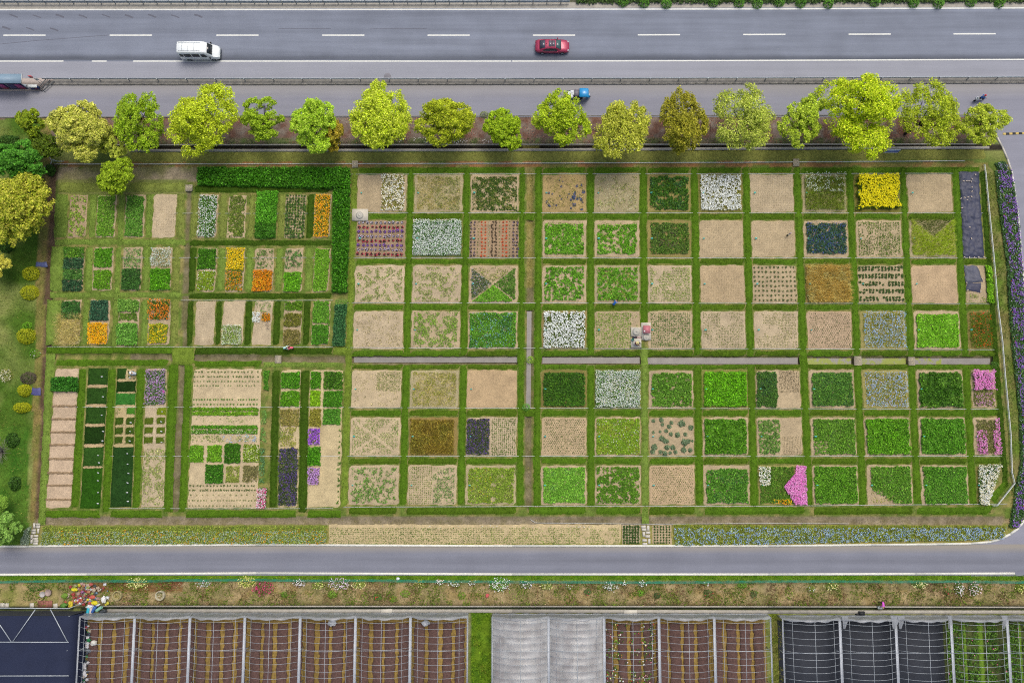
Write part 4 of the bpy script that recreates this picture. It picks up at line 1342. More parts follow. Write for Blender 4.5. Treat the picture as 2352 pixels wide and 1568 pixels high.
nbed(283, 329, 567, 668, f'bed with thin upper half and dark bushy lower half, {M2}').sparse('#4c8c48 #5c9850 #7ca848', .7, H0, .2, .17, 130).dense('#2f6c30 #3c7c38 #28602c', (.0, .48, 1, 1), .5, .18, 190, lump=.5).end()
nbed(348, 398, 567, 668, f'bed half silver white and half bright green, {M2}').tall('#8ca878 #9cb488 #7c9c68', H0, .5, .05, 130).bloom('#dce8e0 #c8d8d0 #eef4f0', (.0, .0, 1, .46), 90, .11, .45, .8, .5).dense('#4ca41c #3c9414 #5cb02c', (.0, .48, 1, 1), .45, .2, 190).end()
nbed(455, 500, 569, 671, f'bed half deep green and half lime with white specks, {M2}').dense('#3c8c18 #2f7c14 #4c9824', (.0, .01, 1, .5), .4, .18, 190).dense('#84ac28 #749c24 #94b434', H1, .2, .15, 180).bloom(WH, H1, 9, .12, .25).bloom(WH, (.3, .48, 1, .56), 40, .12, .3).end()
nbed(522, 565, 569, 671, f'bed of yellow flowers above orange flowers, {M2}').dense('#6c8424 #7c9028', FL, .3, .16, 110, cover=.95).bloom(YE, (.0, .0, 1, .51), 170, .14, .4).bloom(OR, (.02, .52, .97, .98), 80, .13, .35, .8, .5).end()
nbed(586, 632, 569, 671, f'bed with sparse tufts above a blazing orange block, {M2}').sparse('#5c8c3c #4c7c34', .5, H0, .2, .18, 120, .5).dense('#5c6c18 #6c7820', (.0, .5, 1, 1), .35, .16, 110).bloom(OR + ' #ffc020', (-.03, .49, 1.02, 1), 190, .14, .42).end()
nbed(654, 699, 569, 671, f'bed with dark tufts above a bright green square, {M2}').sparse('#4c8c40 #3c7c38', .45, H0, .3, .2, 130, .45).dense('#5cb424 #4ca41c #6cbc34', (.02, .53, 1, 1), .35, .18, 190).end()
nbed(722, 761, 569, 671, f'bed of even light green against tall hedge, {M2}').dense('#6cb430 #5ca428 #7cbc40', FL, .3, .18, 180).end()
b = nbed(142, 188, 688, 792, f'bed with dark top and a straw coloured shrub, {L3}')
b.dense('#2c6c30 #387c3c #246028', (.0, .02, 1, .45), .4, .18, 180).tall('#c4b478 #b4a468 #a89c58 #d0c08c', (-.2, .3, 1.1, 1.02), .9, .04, 150, .9, (-.05, 0)).end()
nbed(208, 254, 688, 792, f'bed half blue green and half golden flowers, {L3}').dense('#28604c #347058 #1f5040', (.0, .0, 1, .48), .5, .18, 190).dense('#6c8424 #7c8c28', H1, .3, .15, 100).bloom('#ffc010 #f8a808 #ffd030', (-.02, .5, 1.02, 1), 190, .15, .42).end()
nbed(273, 322, 686, 794, f'bed of pale green bushes in three blocks, {L3}').dense('#6cac48 #5c9c40 #7cb454', (-.02, .0, 1.02, .3), .55, .2, 190).dense('#5c8c2c #4c7c28', (.05, .28, .95, .48), .3, .17, 140).dense('#64b048 #54a03c #74b858', (-.02, .5, 1.02, 1), .5, .2, 190).end()
nbed(343, 394, 688, 792, f'bed of loose orange flowers above yellow ones, {L3}').dense('#5c7c24 #4c6c20', (.0, .0, 1, .46), .4, .17, 110, cover=.85).bloom('#f08820 #e87818 #f89c30', (-.04, -.02, 1.02, .46), 75, .16, .5, .75, .5).dense('#7c9c24 #8ca830', (.02, .52, .95, .98), .35, .17, 130).bloom(YE, (.02, .52, .95, .98), 65, .14, .42, .8, .5).end()
nbed(450, 497, 690, 793, f'bare pinkish tan bed, {L3}', SOILL).rows('#b09a70', 8, 16, size=.07, nl=2, h=.01, cover=.5).end()
nbed(513, 563, 690, 793, f'bare bed ending in a white flower block, {L3}', SOILL).dense('#8cac5c #7c9c50', (.02, .54, .98, 1), .3, .16, 150).bloom('#f0f4e8 #e4ecd8', (.0, .52, 1, 1), 130, .1, .34, mask=lambda u, v, P: (np.abs(u - .5) > .33) | (np.abs(v - .5) > .36) | (rng.random(len(u)) < .45)).end()
nbed(584, 628, 690, 793, f'bed with white and orange clumps on bare soil, {L3}', SOILL).sparse('#6c9c44 #5c8c40', .6, (.05, .02, .95, .3)).bloom('#f0f4ee', (-.05, .25, .4, .5), 170, .13, .4).dense('#5c6c20', (.45, .25, .95, .48), .35, .15, 120).bloom(OR, (.45, .25, .95, .48), 110, .13, .4).lumps('#a8988c #988878', 3, .3, 40, .12, rect=(.5, .5, .9, .65)).end()
nbed(653, 697, 690, 793, f'bed of green, olive and brown blocks, {L3}').dense('#5c9424 #4c841c', (.0, .0, 1, .24), .35, .17, 180).dense('#7c8434 #6c742c #8c8c40', (.0, .27, 1, .6), .35, .17, 160).dense('#8c8440 #7c7438 #9c8c4c', (.0, .63, 1, 1), .35, .16, 150).end()
nbed(719, 761, 690, 793, f'bed of two fresh green blocks, {L3}').dense('#5ca834 #4c982c #6cb440', (.0, .0, 1, .52), .35, .19, 170).dense('#449828 #348820 #54a434', (.0, .53, 1, 1), .35, .19, 170).end()
nbed(769, 800, 686, 796, f'strip of blue green crop below the tall hedge', '#7c8c48', dx=-6).dense('#2f7448 #3c8454 #246440 #4c9060', (.0, .1, 1, 1), .7, .22, 190, .3).sparse('#5ca838', .9, (.0, .0, 1, .15)).end()

# the tall green crop shaped like an L
hd = empty('tall_crop_hedge', G(700, 410), 'tall dense dark green crop standing in an L shape', 'crop')
for pts in ([(456, 386), (806, 386), (806, 438), (456, 428)], [(765, 436), (806, 436), (800, 674), (763, 674)]):
    b = Bed.__new__(Bed)
    b.q, b.root, b.fol, b.blo, b.z, b.seed = Quad(pts), hd, Geo(), Geo(), 0.0, 9
    b.dense('#2c8418 #389420 #247214 #48a02c', (.0, .0, 1, 1), 1.1, .26, 200, .3, .25, 1, 1, None, .35)
    b.tall('#2c8418 #389420 #247214', (.0, .0, 1, 1), 1.15, .09, 90, .3, (.05, 0))
    b.fol.build('foliage', M_LEAF, hd, kind='stuff')

# ------------------------------------------------------------------ the strip beds south of the channel
def sbed(xt0, xt1, xb0, xb1, y0, y1, label, soil=SOILL, **k):
    f = lambda a, b, y: a + (b - a) * (y - 846) / (1166 - 846)
    return Bed([(f(xt0, xb0, y0), y0), (f(xt1, xb1, y0), y0), (f(xt1, xb1, y1), y1), (f(xt0, xb0, y1), y1)], label, soil, name='strip_bed', cat='garden bed', **k)


vv_ = lambda y: (y - 846) / (1166 - 846)
b = sbed(126, 182, 104, 163, 846, 1167, 'long bare bed of raked soil panels with one dark bush', '#cbb094')
b.dense('#1f7c24 #2c8c30 #18701c #389438', (-.08, .06, 1.04, .17), .9, .22, 230, .3, .2)
fr = Geo()
for y in (933, 963, 993, 1022, 1054, 1086, 1114, 1146):
    v = vv_(y)
    uu = np.linspace(.0, 1, 14)
    for o_, hh in ((-.003, .0), (.004, .0)):
        P = b.q.at(uu, np.full(14, v + o_))
        P[:, 2] = .05
        fr.tube([tuple(p + np.array([0, random.uniform(-.05, .05), 0])) for p in P], .075, 6, lin('#a48a6c'))
fr.build('furrow_ridge', M_SOIL, b.root)
b.end()
turf = '#1f4c1c #275820 #1a4018 #2f6226'
b = sbed(202, 250, 183, 231, 846, 1167, 'long bed of dark turf panels beside the raked soil bed', '#c4a880')
for (y0, y1, c) in ((845, 885, turf), (889, 930, turf), (934, 975, turf), (979, 1021, '#163c12 #1c4816 #123410'), (1026, 1072, '#285a22 #306428 #22501e'), (1074, 1166, '#1f5a14 #286818 #185010')):
    b.turf(c, (.03, vv_(y0), .98, vv_(y1)))
b.end()
b = sbed(270, 314, 253, 303, 846, 1165, 'long bed of dark turf with six small squares midway', '#c4ad80')
for (u0, u1, y0, y1, c) in ((.0, .48, 846, 872, turf), (.0, .98, 875, 902, '#123c14 #184818 #0f3210'), (.0, .98, 903, 932, '#1f7c34 #2c8c3c #187030'), (.55, .98, 936, 954, '#2f7c28 #3c8c30'),
                            (.0, .98, 1027, 1165, '#1c4a20 #245624 #184020')):
    b.turf(c, (u0, vv_(y0), u1, vv_(y1)))
b.sparse(turf, .6, (.5, vv_(847), .98, vv_(872)), .1, .15, 150, .4)
for y0 in (959, 981, 1003):
    for u0 in (.03, .53):
        b.turf('#3a5c1c #446824 #304f18', (u0, vv_(y0), u0 + .44, vv_(y0 + 19)))
b.sparse('#8c9c58', .4, (.0, vv_(935), .5, vv_(955)), dens=80)
b.end()
b = sbed(336, 384, 323, 378, 846, 1165, 'long bed topped with lilac flowers, six olive squares midway', SOILL)
b.dense('#4c7c44 #5c8850 #3c6c3c', (.0, .01, 1, vv_(932)), .4, .17, 150).bloom('#d8a0e0 #cc8cd8 #e4b8ec #c47cc8', (.0, .0, 1, vv_(932)), 80, .12, .45, .85, .6).bloom('#ff50c8', (.85, vv_(897), 1, vv_(904)), 180, .15, .5)
b.turf('#7c9428 #6c8424', (.55, vv_(936), .98, vv_(955)))
for y0 in (959, 981, 1003):
    for u0 in (.03, .53):
        b.turf('#566f24 #607a2a #48621f', (u0, vv_(y0), u0 + .42, vv_(y0 + 18)))
b.sparse('#8ca454 #7c9848 #9cb064', .6, (.0, vv_(1028), 1, vv_(1163)), .12, .14, 150, .7)
b.end()

E_ = sbed(444, 602, 430, 592, 846, 1167, 'wide mixed bed of planted rows and square blocks', '#d0b994')
e = lambda y0, y1, u0=.01, u1=.97: (u0, vv_(y0), u1, vv_(y1))
E_.dense('#6cac28 #5c9c24 #7cb838', e(936, 945), .35, .18, 190, ragged=.1).dense('#6cac28 #5c9c24', e(946, 955), .35, .18, 190, ragged=.1)
E_.dense('#4c9c24 #3c8c1c', e(977, 986), .35, .18, 200, ragged=.1).dense('#5ca030 #4c9028', e(987, 997), .35, .18, 180, ragged=.1).bloom('#e8f0e0', e(987, 997), 40, .1, .35)
E_.sparse('#7c9c54 #8ca460', .5, e(998, 1018)).bloom(LB, e(998, 1018, .45, .97), 45, .12, .3, .6, .5)
E_.sparse('#7ca050', .4, e(958, 975), .1, .12, 60)
for (u0, u1, y0, y1, c, h) in ((.0, .21, 1022, 1062, '#5ca824 #6cb430 #4c981c', .35), (.25, .47, 1022, 1062, '#6cb42c #5ca424 #7cbc3c', .4), (.5, .74, 1018, 1064, '#2c7818 #3c8820 #246c14', .6),
                               (.77, 1.0, 1020, 1062, '#7ca42c #6c9424 #8cb03c', .3), (.24, .5, 1066, 1110, '#2c7c1c #388c24 #247018', .6), (.53, .73, 1070, 1108, '#94a454 #849848', .2), (.77, .99, 1068, 1108, '#8c8450 #7c7848 #9c9058', .25)):
    E_.dense(c, e(y0, y1, u0, u1), h, .18, 190, .4, .15, .75 if h < .26 else 1)
E_.bloom('#f4f4d8', e(1020, 1062, .77, 1.0), 45, .12, .35)
E_.dense('#4c9c2c #3c8c24 #5ca838', e(850, 898, 1.02, 1.12), .4, .19, 170).sparse('#5c9c50 #6ca858', .7, e(940, 1020, 1.0, 1.11), .25, .17, 140).sparse('#4c8c60 #5c986c', .75, e(1028, 1110, 1.0, 1.1), .25, .17, 140)
E_.dense('#5c8c44', e(1116, 1164, .99, 1.14), .5, .17, 120).bloom('#f8d0e0 #e0508c #fff0f4 #d84080', e(1118, 1166, .98, 1.14), 190, .14, .6, .9)
E_.end()
row_plant_spots = []
for kr, (y, n, c) in enumerate(((854, 20, 0), (865, 24, 0), (876, 22, 1), (886, 22, 1), (918, 24, 2), (929, 20, 2), (1115, 20, 3), (1125, 26, 3), (1136, 12, 4), (1148, 24, 4), (1160, 20, 4))):
    for i in range(n):
        if random.random() < .93:
            u = (i + .5) / n + random.uniform(-.008, .008)
            row_plant_spots.append((tuple(E_.q.at(u * .96 + .01, vv_(y))), c, f'{ORD[i + 1]} small row plant of the {ORD[kr + 1]} planted row in wide mixed bed'))

Fb = sbed(645, 692, 637, 684, 849, 1165, 'strip bed of stacked blocks ending in dark purple', '#c9b48c')
Fb.dense('#449c20 #348c18 #54a82c', e(850, 892, .0, 1), .4, .19, 180).dense('#54a41c #449418 #64b02c', e(894, 934, .0, 1), .4, .19, 190).bloom(WH, e(905, 910, .5, .65), 40, .12, .45)
Fb.dense('#a09048 #8c8840 #b09c58', e(937, 980, .0, 1), .3, .16, 160).sparse('#949c3c #a4a84c #6c8c34', .75, e(980, 1026, .0, .9), .2, .17, 150)
Fb.dense('#44583c #4c6440 #384c34', e(1027, 1163, .0, 1), .45, .17, 160).bloom('#6c489c #7c54ac #583c84', e(1027, 1163, .0, 1), 70, .11, .48, .75, .8)
Fb.end()
Gb = sbed(712, 789, 704, 781, 849, 1165, 'wide strip bed of small blocks, bare towards its end', '#ccb68c')
for (u0, u1, y0, y1, c, h) in ((.02, .36, 850, 892, '#449c20 #348c18 #54a82c', .4), (.42, 1, 849, 893, '#3c7c1c #4c8c28 #2f6c18', .5), (.02, .36, 894, 933, '#84c424 #74b41c #94cc38', .35),
                               (.42, 1, 895, 935, '#3c9420 #2f8418 #4ca02c', .4), (.02, .38, 937, 980, '#a0983c #8c8c34 #b0a44c', .3), (.42, .97, 937, 976, '#4ca034 #3c902c #5cac40', .35),
                               (.0, .4, 1025, 1071, '#3c9c14 #2f8c10 #4ca824', .5)):
    Gb.dense(c, e(y0, y1, u0, u1), h, .19, 190, .4, .2)
Gb.dense('#5c5c58', e(981, 1023, .0, .38), .35, .15, 90).bloom('#b468e0 #a858d8 #c480ec', e(981, 1023, .0, .38), 190, .14, .42, .8, .4)
Gb.dense('#6c6c58', e(1073, 1115, .0, .4), .35, .15, 100).bloom(LIL + ' #b878d0', e(1073, 1115, .0, .4), 160, .14, .42, .9)
Gb.rows('#5c9038 #4c8030', 1, 14, e(982, 1160, .9, .98), .22, 6, .15)
Gb.end()

# ------------------------------------------------------------------ bed strips along the lower road
sp = Bed([(98, 1206), (754, 1204), (752, 1250), (92, 1252)], 'long flower strip of silver green and orange beside the lower road', '#8c8c4c', name='flower_strip', cat='flower bed')
sp.dense('#8ca048 #7c9840 #9cac50 #6c9038', (0, .0, 1, 1), .35, .18, 110, low=True).bloom('#b8ccc4 #a8c0b8 #c8d8cc #98b4a8', (0, .25, 1, 1), 75, .1, .4, .8, .6).bloom('#f0a818 #e89c10', (0.05, .2, 1, 1), 22, .14, .45, .5, .8)
sp.end()
sp = Bed([(755, 1204), (1426, 1204), (1426, 1250), (753, 1250)], 'long bare strip of seedling rows beside the lower road', '#cdb68c', name='flower_strip', cat='flower bed')
sp.rows('#6c8c48 #7c9850 #5c8040', 96, 9, (.005, .15, .55, .98), .11, 3, .06).rows('#7c9c50 #8ca458', 80, 9, (.55, .15, .995, .98), .11, 3, .06, cover=.8).sparse('#7c9c4c #8ca858', .2, (.5, .0, 1, 1), .1, .12, 50).bloom('#f0ece0', (.15, .0, .9, .22), 5, .12, .1)
sp.end()
sp = Bed([(1546, 1204), (2310, 1206), (2306, 1236), (1546, 1250)], 'long strip of pale blue flowers beside the lower road', '#949048', name='flower_strip', cat='flower bed')
sp.dense('#94a044 #849838 #7c9440 #a0a450', (0, -.05, 1, 1.1), .4, .18, 130).bloom(LB + ' #a0c0d8 #7c9ce0', (0, .1, 1, 1.1), 105, .11, .5, .62, .5)
sp.end()
sp = Bed([(1428, 1205), (1471, 1205), (1471, 1250), (1428, 1250)], 'short soil patch of dark tufts before the stepping stones', SOILL, name='flower_strip', cat='flower bed').end()
sp = Bed([(1497, 1206), (1543, 1206), (1543, 1250), (1497, 1250)], 'short soil patch of smaller tufts after the stepping stones', SOIL, name='flower_strip', cat='flower bed').end()
sp = Bed([(58, 1212), (72, 1206), (70, 1252), (44, 1252)], 'small patch of silver blue plants beside the path slabs', '#7c8c58', name='flower_strip', cat='flower bed')
sp.dense('#94acA0 #84a094 #a4b8ac #7c9880', (0, 0, 1, 1), .35, .16, 170).end()
# purple flowers along the side road
pf = empty('flower_border', G(2320, 700), 'long border of purple flowers along the side road kerb', 'flower bed')
seg = [(2285, 2321, 392), (2292, 2334, 467), (2302, 2341, 542), (2312, 2347, 617), (2315, 2352, 692), (2322, 2359, 784), (2330, 2365, 859), (2339, 2369, 946), (2344, 2370, 1059), (2330, 2366, 1121), (2322, 2350, 1186), (2316, 2338, 1210)]
g1, g2 = Geo(), Geo()
for (a, b, y), (c, d, y2) in zip(seg[:-1], seg[1:]):
    q = Bed.__new__(Bed)
    q.q, q.root, q.fol, q.blo, q.z, q.seed = Quad([(a, y), (b, y), (d, y2), (c, y2)]), pf, g1, g2, 0.0, 31
    q.dense('#3c6c3c #487c44 #305c34 #5c8c50', (0, 0, 1, 1), .5, .2, 150, .35, 0)
    q.bloom('#9458c8 #a468d4 #7c48b4 #b884e0', (.1, 0, 1, 1), 95, .13, .55, .55, .8, ragged=0)
    q.bloom('#e8f0f4 #d0dce4', (0, 0, 1, 1), 12, .1, .5, ragged=0)
    q.bloom(RED, (0, 0, 1, 1), 1.2, .12, .5, ragged=0)
g1.build('foliage', M_LEAF, pf, kind='stuff')
g2.build('blossom', M_PETAL, pf, kind='stuff')
pf2 = Bed([(2264, 372), (2308, 368), (2318, 394), (2284, 398)], 'dark blue green clump where the flower border begins', '#6c7c38', name='flower_border', cat='flower bed')
pf2.dense('#2c5c38 #386c44 #244c30', (.3, .1, 1, 1), .5, .2, 140).bloom('#8c7cc0 #b8b8d0', (.4, .2, 1, 1), 40, .12, .5).end()

# bright green hedge plant beside the torn tarp
hb = Bed([(2260, 609), (2276, 609), (2281, 697), (2266, 697)], 'narrow row of bright lime green bushes beside the rail', '#7c8c38', name='lime_bush_row', cat='bushes')
hb.dense('#78c428 #68b41c #88cc3c', (0, 0, 1, 1), .8, .22, 230, .35, .25, .9, .5).end()

# ------------------------------------------------------------------ single plants in rows
def plant_mesh(name, cols, n=26, r=.16, h=.2, size=.12, petals=None, np_=0, psize=.08):
    g = Geo()
    d = rng.normal(size=(n, 3))
    d /= np.linalg.norm(d, axis=1, keepdims=True)
    d[:, 2] = np.abs(d[:, 2])
    P = d * (r * rng.uniform(.5, 1, n))[:, None] * np.array([1, 1, h / r])
    c = pal(cols)
    leaves(g, P, size, c[rng.integers(0, len(c), n)] * rng.uniform(.8, 1.2, (n, 1)), .3, .5, d, .7)
    if petals:
        d = rng.normal(size=(np_, 3))
        d /= np.linalg.norm(d, axis=1, keepdims=True)
        d[:, 2] = np.abs(d[:, 2]) + .25
        P = d * r * .95 * np.array([1, 1, h / r])
        c = pal(petals, 1.25)
        leaves(g, P, psize, c[rng.integers(0, len(c), np_)], .6, .9)
    me = g.mesh(name)
    me.materials.append(M_LEAF)
    return me


def plant(me, p, label, group, name='bedding_plant', cat='plant', s=1.0):
    o = bpy.data.objects.new(name, me)
    COL.objects.link(o)
    o.location = (p[0], p[1], p[2])
    o.rotation_euler = (0, 0, random.uniform(0, 6.28))
    k = s * random.uniform(.8, 1.18)
    o.scale = (k, k, k)
    return tag(o, label, cat, group)


DKL = '#3c302c #4a3c34 #344030 #443438'
begonia = [plant_mesh('bedding_plant', DKL, 34, .24, .2, .15, '#d8d0dc #c4b8cc #e8e0ea', 12, .11), plant_mesh('bedding_plant', DKL, 34, .24, .2, .15, '#d83858 #e04868 #c02848', 12, .11),
           plant_mesh('bedding_plant', DKL, 34, .24, .2, .15, '#8048b8 #9058c4 #a878d0', 13, .11), plant_mesh('bedding_plant', DKL, 34, .24, .2, .15, '#d0b8d8 #e4d4e8', 12, .11)]
bl = ['white', 'red', 'violet', 'lilac']
q = BEDS[(2, 1)].q
for r_ in range(8):
    for c_ in range(11):
        k = [0, 1, 2, 3, 1, 2, 3, 1][r_]
        p = q.at((c_ + .7) / 11.6, (r_ + .35 + .1) / 8.3 + .02)
        p[2] = .03
        plant(begonia[k], p + rng.normal(0, .04, 3) * [1, 1, 0], f'{bl[k]} bloomed clump, {ORD[c_ + 1]} from tall hedge in {ORD[r_ + 1]} row of red purple plot', 'bedding clumps in the red and purple plot')
kinds3 = [plant_mesh('bedding_plant', '#3c3a3c #4a4448 #34403c', 22, .17, .17, .12, '#6858a0', 3, .09), plant_mesh('bedding_plant', '#5c7c3c #6c8848', 12, .1, .12, .1), plant_mesh('bedding_plant', '#7c5c3c #6c6c3c', 16, .13, .15, .1, '#e05830 #e86838', 8, .11),
          plant_mesh('bedding_plant', '#4c3c2c #3c3424 #54483a', 28, .22, .2, .13), plant_mesh('bedding_plant', '#6c8c54 #84a078', 12, .1, .14, .1, '#e8ece0', 2, .08)]
kl3 = ['dark purplish clump', 'tiny green seedling', 'orange red flowered clump', 'blackish brown clump', 'pale green seedling']
q = BEDS[(2, 3)].q
pat = [0, 0, 1, 2, 2, 4, 3, 3, 1, 2, 2, 1, 0, 0]
for r_ in range(11):
    for c_, k in enumerate(pat):
        p = q.at((c_ + .5) / 14, (r_ + .4) / 11.2 + .02)
        p[2] = .03
        plant(kinds3[k], p + rng.normal(0, .035, 3) * [1, 1, 0], f'{kl3[k]}, {ORD[c_ + 1]} of {ORD[r_ + 1]} row in orange and dark plot', 'bedding clumps in the orange red plot')
shr = plant_mesh('small_shrub', '#4c6c38 #5c7c44 #3c5c34 #6c7c54', 34, .17, .24, .12)
q = BEDS[(3, 8)].q
for r_ in range(8):
    for c_ in range(11):
        p = q.at((c_ + .55) / 11.1, (r_ + .55) / 8.2)
        p[2] = .03
        plant(shr, p + rng.normal(0, .04, 3) * [1, 1, 0], f'small grey green shrub, {ORD[c_ + 1]} of {ORD[r_ + 1]} row in dotted shrub plot', 'small round shrubs', 'small_shrub', 'shrub')
rnd = plant_mesh('round_bush', '#2f6024 #3c7030 #28541f #467a38', 46, .2, .28, .13)
q = BEDS[(3, 10)].q
for r_ in range(5):
    for d_ in (0, 1):
        for c_ in range(14):
            if random.random() < .94:
                p = q.at((c_ + .6) / 14.2, (r_ * 1.62 + d_ * .5 + .55) / 8.2)
                p[2] = .03
                plant(rnd, p + rng.normal(0, .03, 3) * [1, 1, 0], f"{ORD[c_ + 1]} round dark bush of {'lower' if d_ else 'upper'} line, {ORD[r_ + 1]} double row", 'round bushes in double rows', 'round_bush', 'bush', 1.0 if d_ or r_ < 2 else 1.0)
spk = plant_mesh('spiky_rosette', '#5c7a5c #6c8a70 #4c6a4c #7c9680', 90, .33, .28, .28)
q = BEDS[(6, 6)].q
for (u, v, s) in ((.1, .1, .9), (.28, .08, 1), (.3, .2, .7), (.5, .15, .9), (.72, .17, 1.25), (.92, .28, 1.2), (.1, .4, .7), (.25, .38, .7), (.45, .25, .9), (.38, .36, .7), (.48, .44, 1), (.63, .46, 1.1), (.8, .45, .8), (.28, .55, 1), (.4, .62, .9),
                  (.35, .62, .8), (.12, .78, 1.2), (.08, .9, 1), (.4, .78, 1), (.52, .78, 1.1), (.58, .9, .9), (.78, .65, 1.25), (.86, .63, 1), (.76, .85, 1), (.9, .85, 1), (.35, .93, 1.1), (.25, .9, .8), (.95, .62, .5), (.46, .92, .7)):
    p = q.at(u, v)
    plant(spk, (p[0], p[1], .03), 'grey green spiky rosette in the tan plot of rosettes', 'grey green rosettes', 'spiky_rosette', 'plant', s)
blu = plant_mesh('blue_clump', '#4c5c60 #5c6c64 #44545c', 30, .2, .22, .13, '#5060a0 #4858a0 #6878b8', 10, .11)
q = BEDS[(1, 4)].q
for _ in range(62):
    u, v = random.uniform(.08, .95), random.uniform(.08, .95)
    if vnoise(np.array([u * 6]), np.array([v * 6]), 1.6, 8)[0] > .42:
        p = q.at(u, v)
        plant(blu, (p[0], p[1], .03), 'small blue flowered clump in the tan plot of blue clumps', 'blue clumps', 'blue_clump', 'plant', random.choice((.5, .7, .9, 1.1)))
rowp = [plant_mesh('row_plant', '#4c7c34 #5c8c40 #3c6c2c', 18, .16, .18, .12), plant_mesh('row_plant', '#5c8c48 #6c9850', 14, .13, .15, .11), plant_mesh('row_plant', '#4c8c3c #5c9c48', 20, .17, .2, .13),
        plant_mesh('row_plant', '#3c6428 #4c7434', 18, .15, .18, .12), plant_mesh('row_plant', '#6c8c44 #5c7c38', 14, .13, .16, .11)]
for p, c, lab in row_plant_spots:
    plant(rowp[c], (p[0], p[1], .03), lab, 'row plants in the wide mixed bed', 'row_plant')
tuft = plant_mesh('dark_tuft', '#3c6430 #4c7438 #34582c', 40, .24, .24, .18)
for (a, b, nx, lab, s) in ((1430, 1469, 3, 'dark green tuft before the stepping stones', 0.85), (1500, 1541, 3, 'small dark tuft after the stepping stones', .6)):
    for r_ in range(7):
        for c_ in range(nx * 2):
            x = a + (c_ // 2 + .5) * (b - a) / nx + (-3.3 if c_ % 2 else 3.3)
            y = 1209 + r_ * 6.1
            p = G(x, y)
            plant(tuft, (p.x, p.y, .03), f'{lab}, {ORD[c_ + 1]} of {ORD[r_ + 1]} row', 'tufts beside the stepping stones', 'dark_tuft', 'plant', s)
# turquoise name tags in the square plots, white ones in the turf beds
gt = Geo()
gt.box((0, 0, .13), (.02, .02, .3))
gt.box((0, -.02, .3), (.26, .03, .2), M=Matrix.Rotation(R(-55), 3, 'X'))
mt_ = gt.mesh('plot_tag')
mt_.materials.append(plain('turquoise_tag', '#6cd8c8', .5, var=.05))
mw_ = gt.mesh('plot_tag')
mw_.materials.append(M_WHITE)
for (r_, c_), b in BEDS.items():
    if c_ == 12 and r_ < 4:
        continue
    p = b.q.at(.09, .5)
    plant(mt_, (p[0], p[1], 0.02), f'turquoise name tag in plot {ORD[c_]} from tall hedge, {ORD[r_]} row below trees', 'turquoise plot tags', 'plot_tag', 'sign', 1.0).rotation_euler = (0, 0, random.uniform(-.2, .2))
for kx, (x, ys) in enumerate(((238, (865, 911, 953, 990, 1012)), (229, (1045, 1062, 1085, 1103, 1130, 1155)), (302, (867, 970, 990, 1012)), (296, (1041, 1065, 1086, 1108, 1130, 1150)), (373, (945, 968, 990, 1015)))):
    for ky, y in enumerate(ys):
        p = G(x + random.uniform(-2, 2), y)
        plant(mw_, (p.x, p.y, .05), f'{ORD[ky + 1]} white name tag down the {["upper first", "lower first", "upper second", "lower second", "third"][kx]} turf column', 'white turf tags', 'plot_tag', 'sign', .9).rotation_euler = (0, 0, random.uniform(-.3, .3))

# ------------------------------------------------------------------ trees
M_BARK = plain('bark', '#463c32', 0.95, var=.3, scale=4, bump=.4)


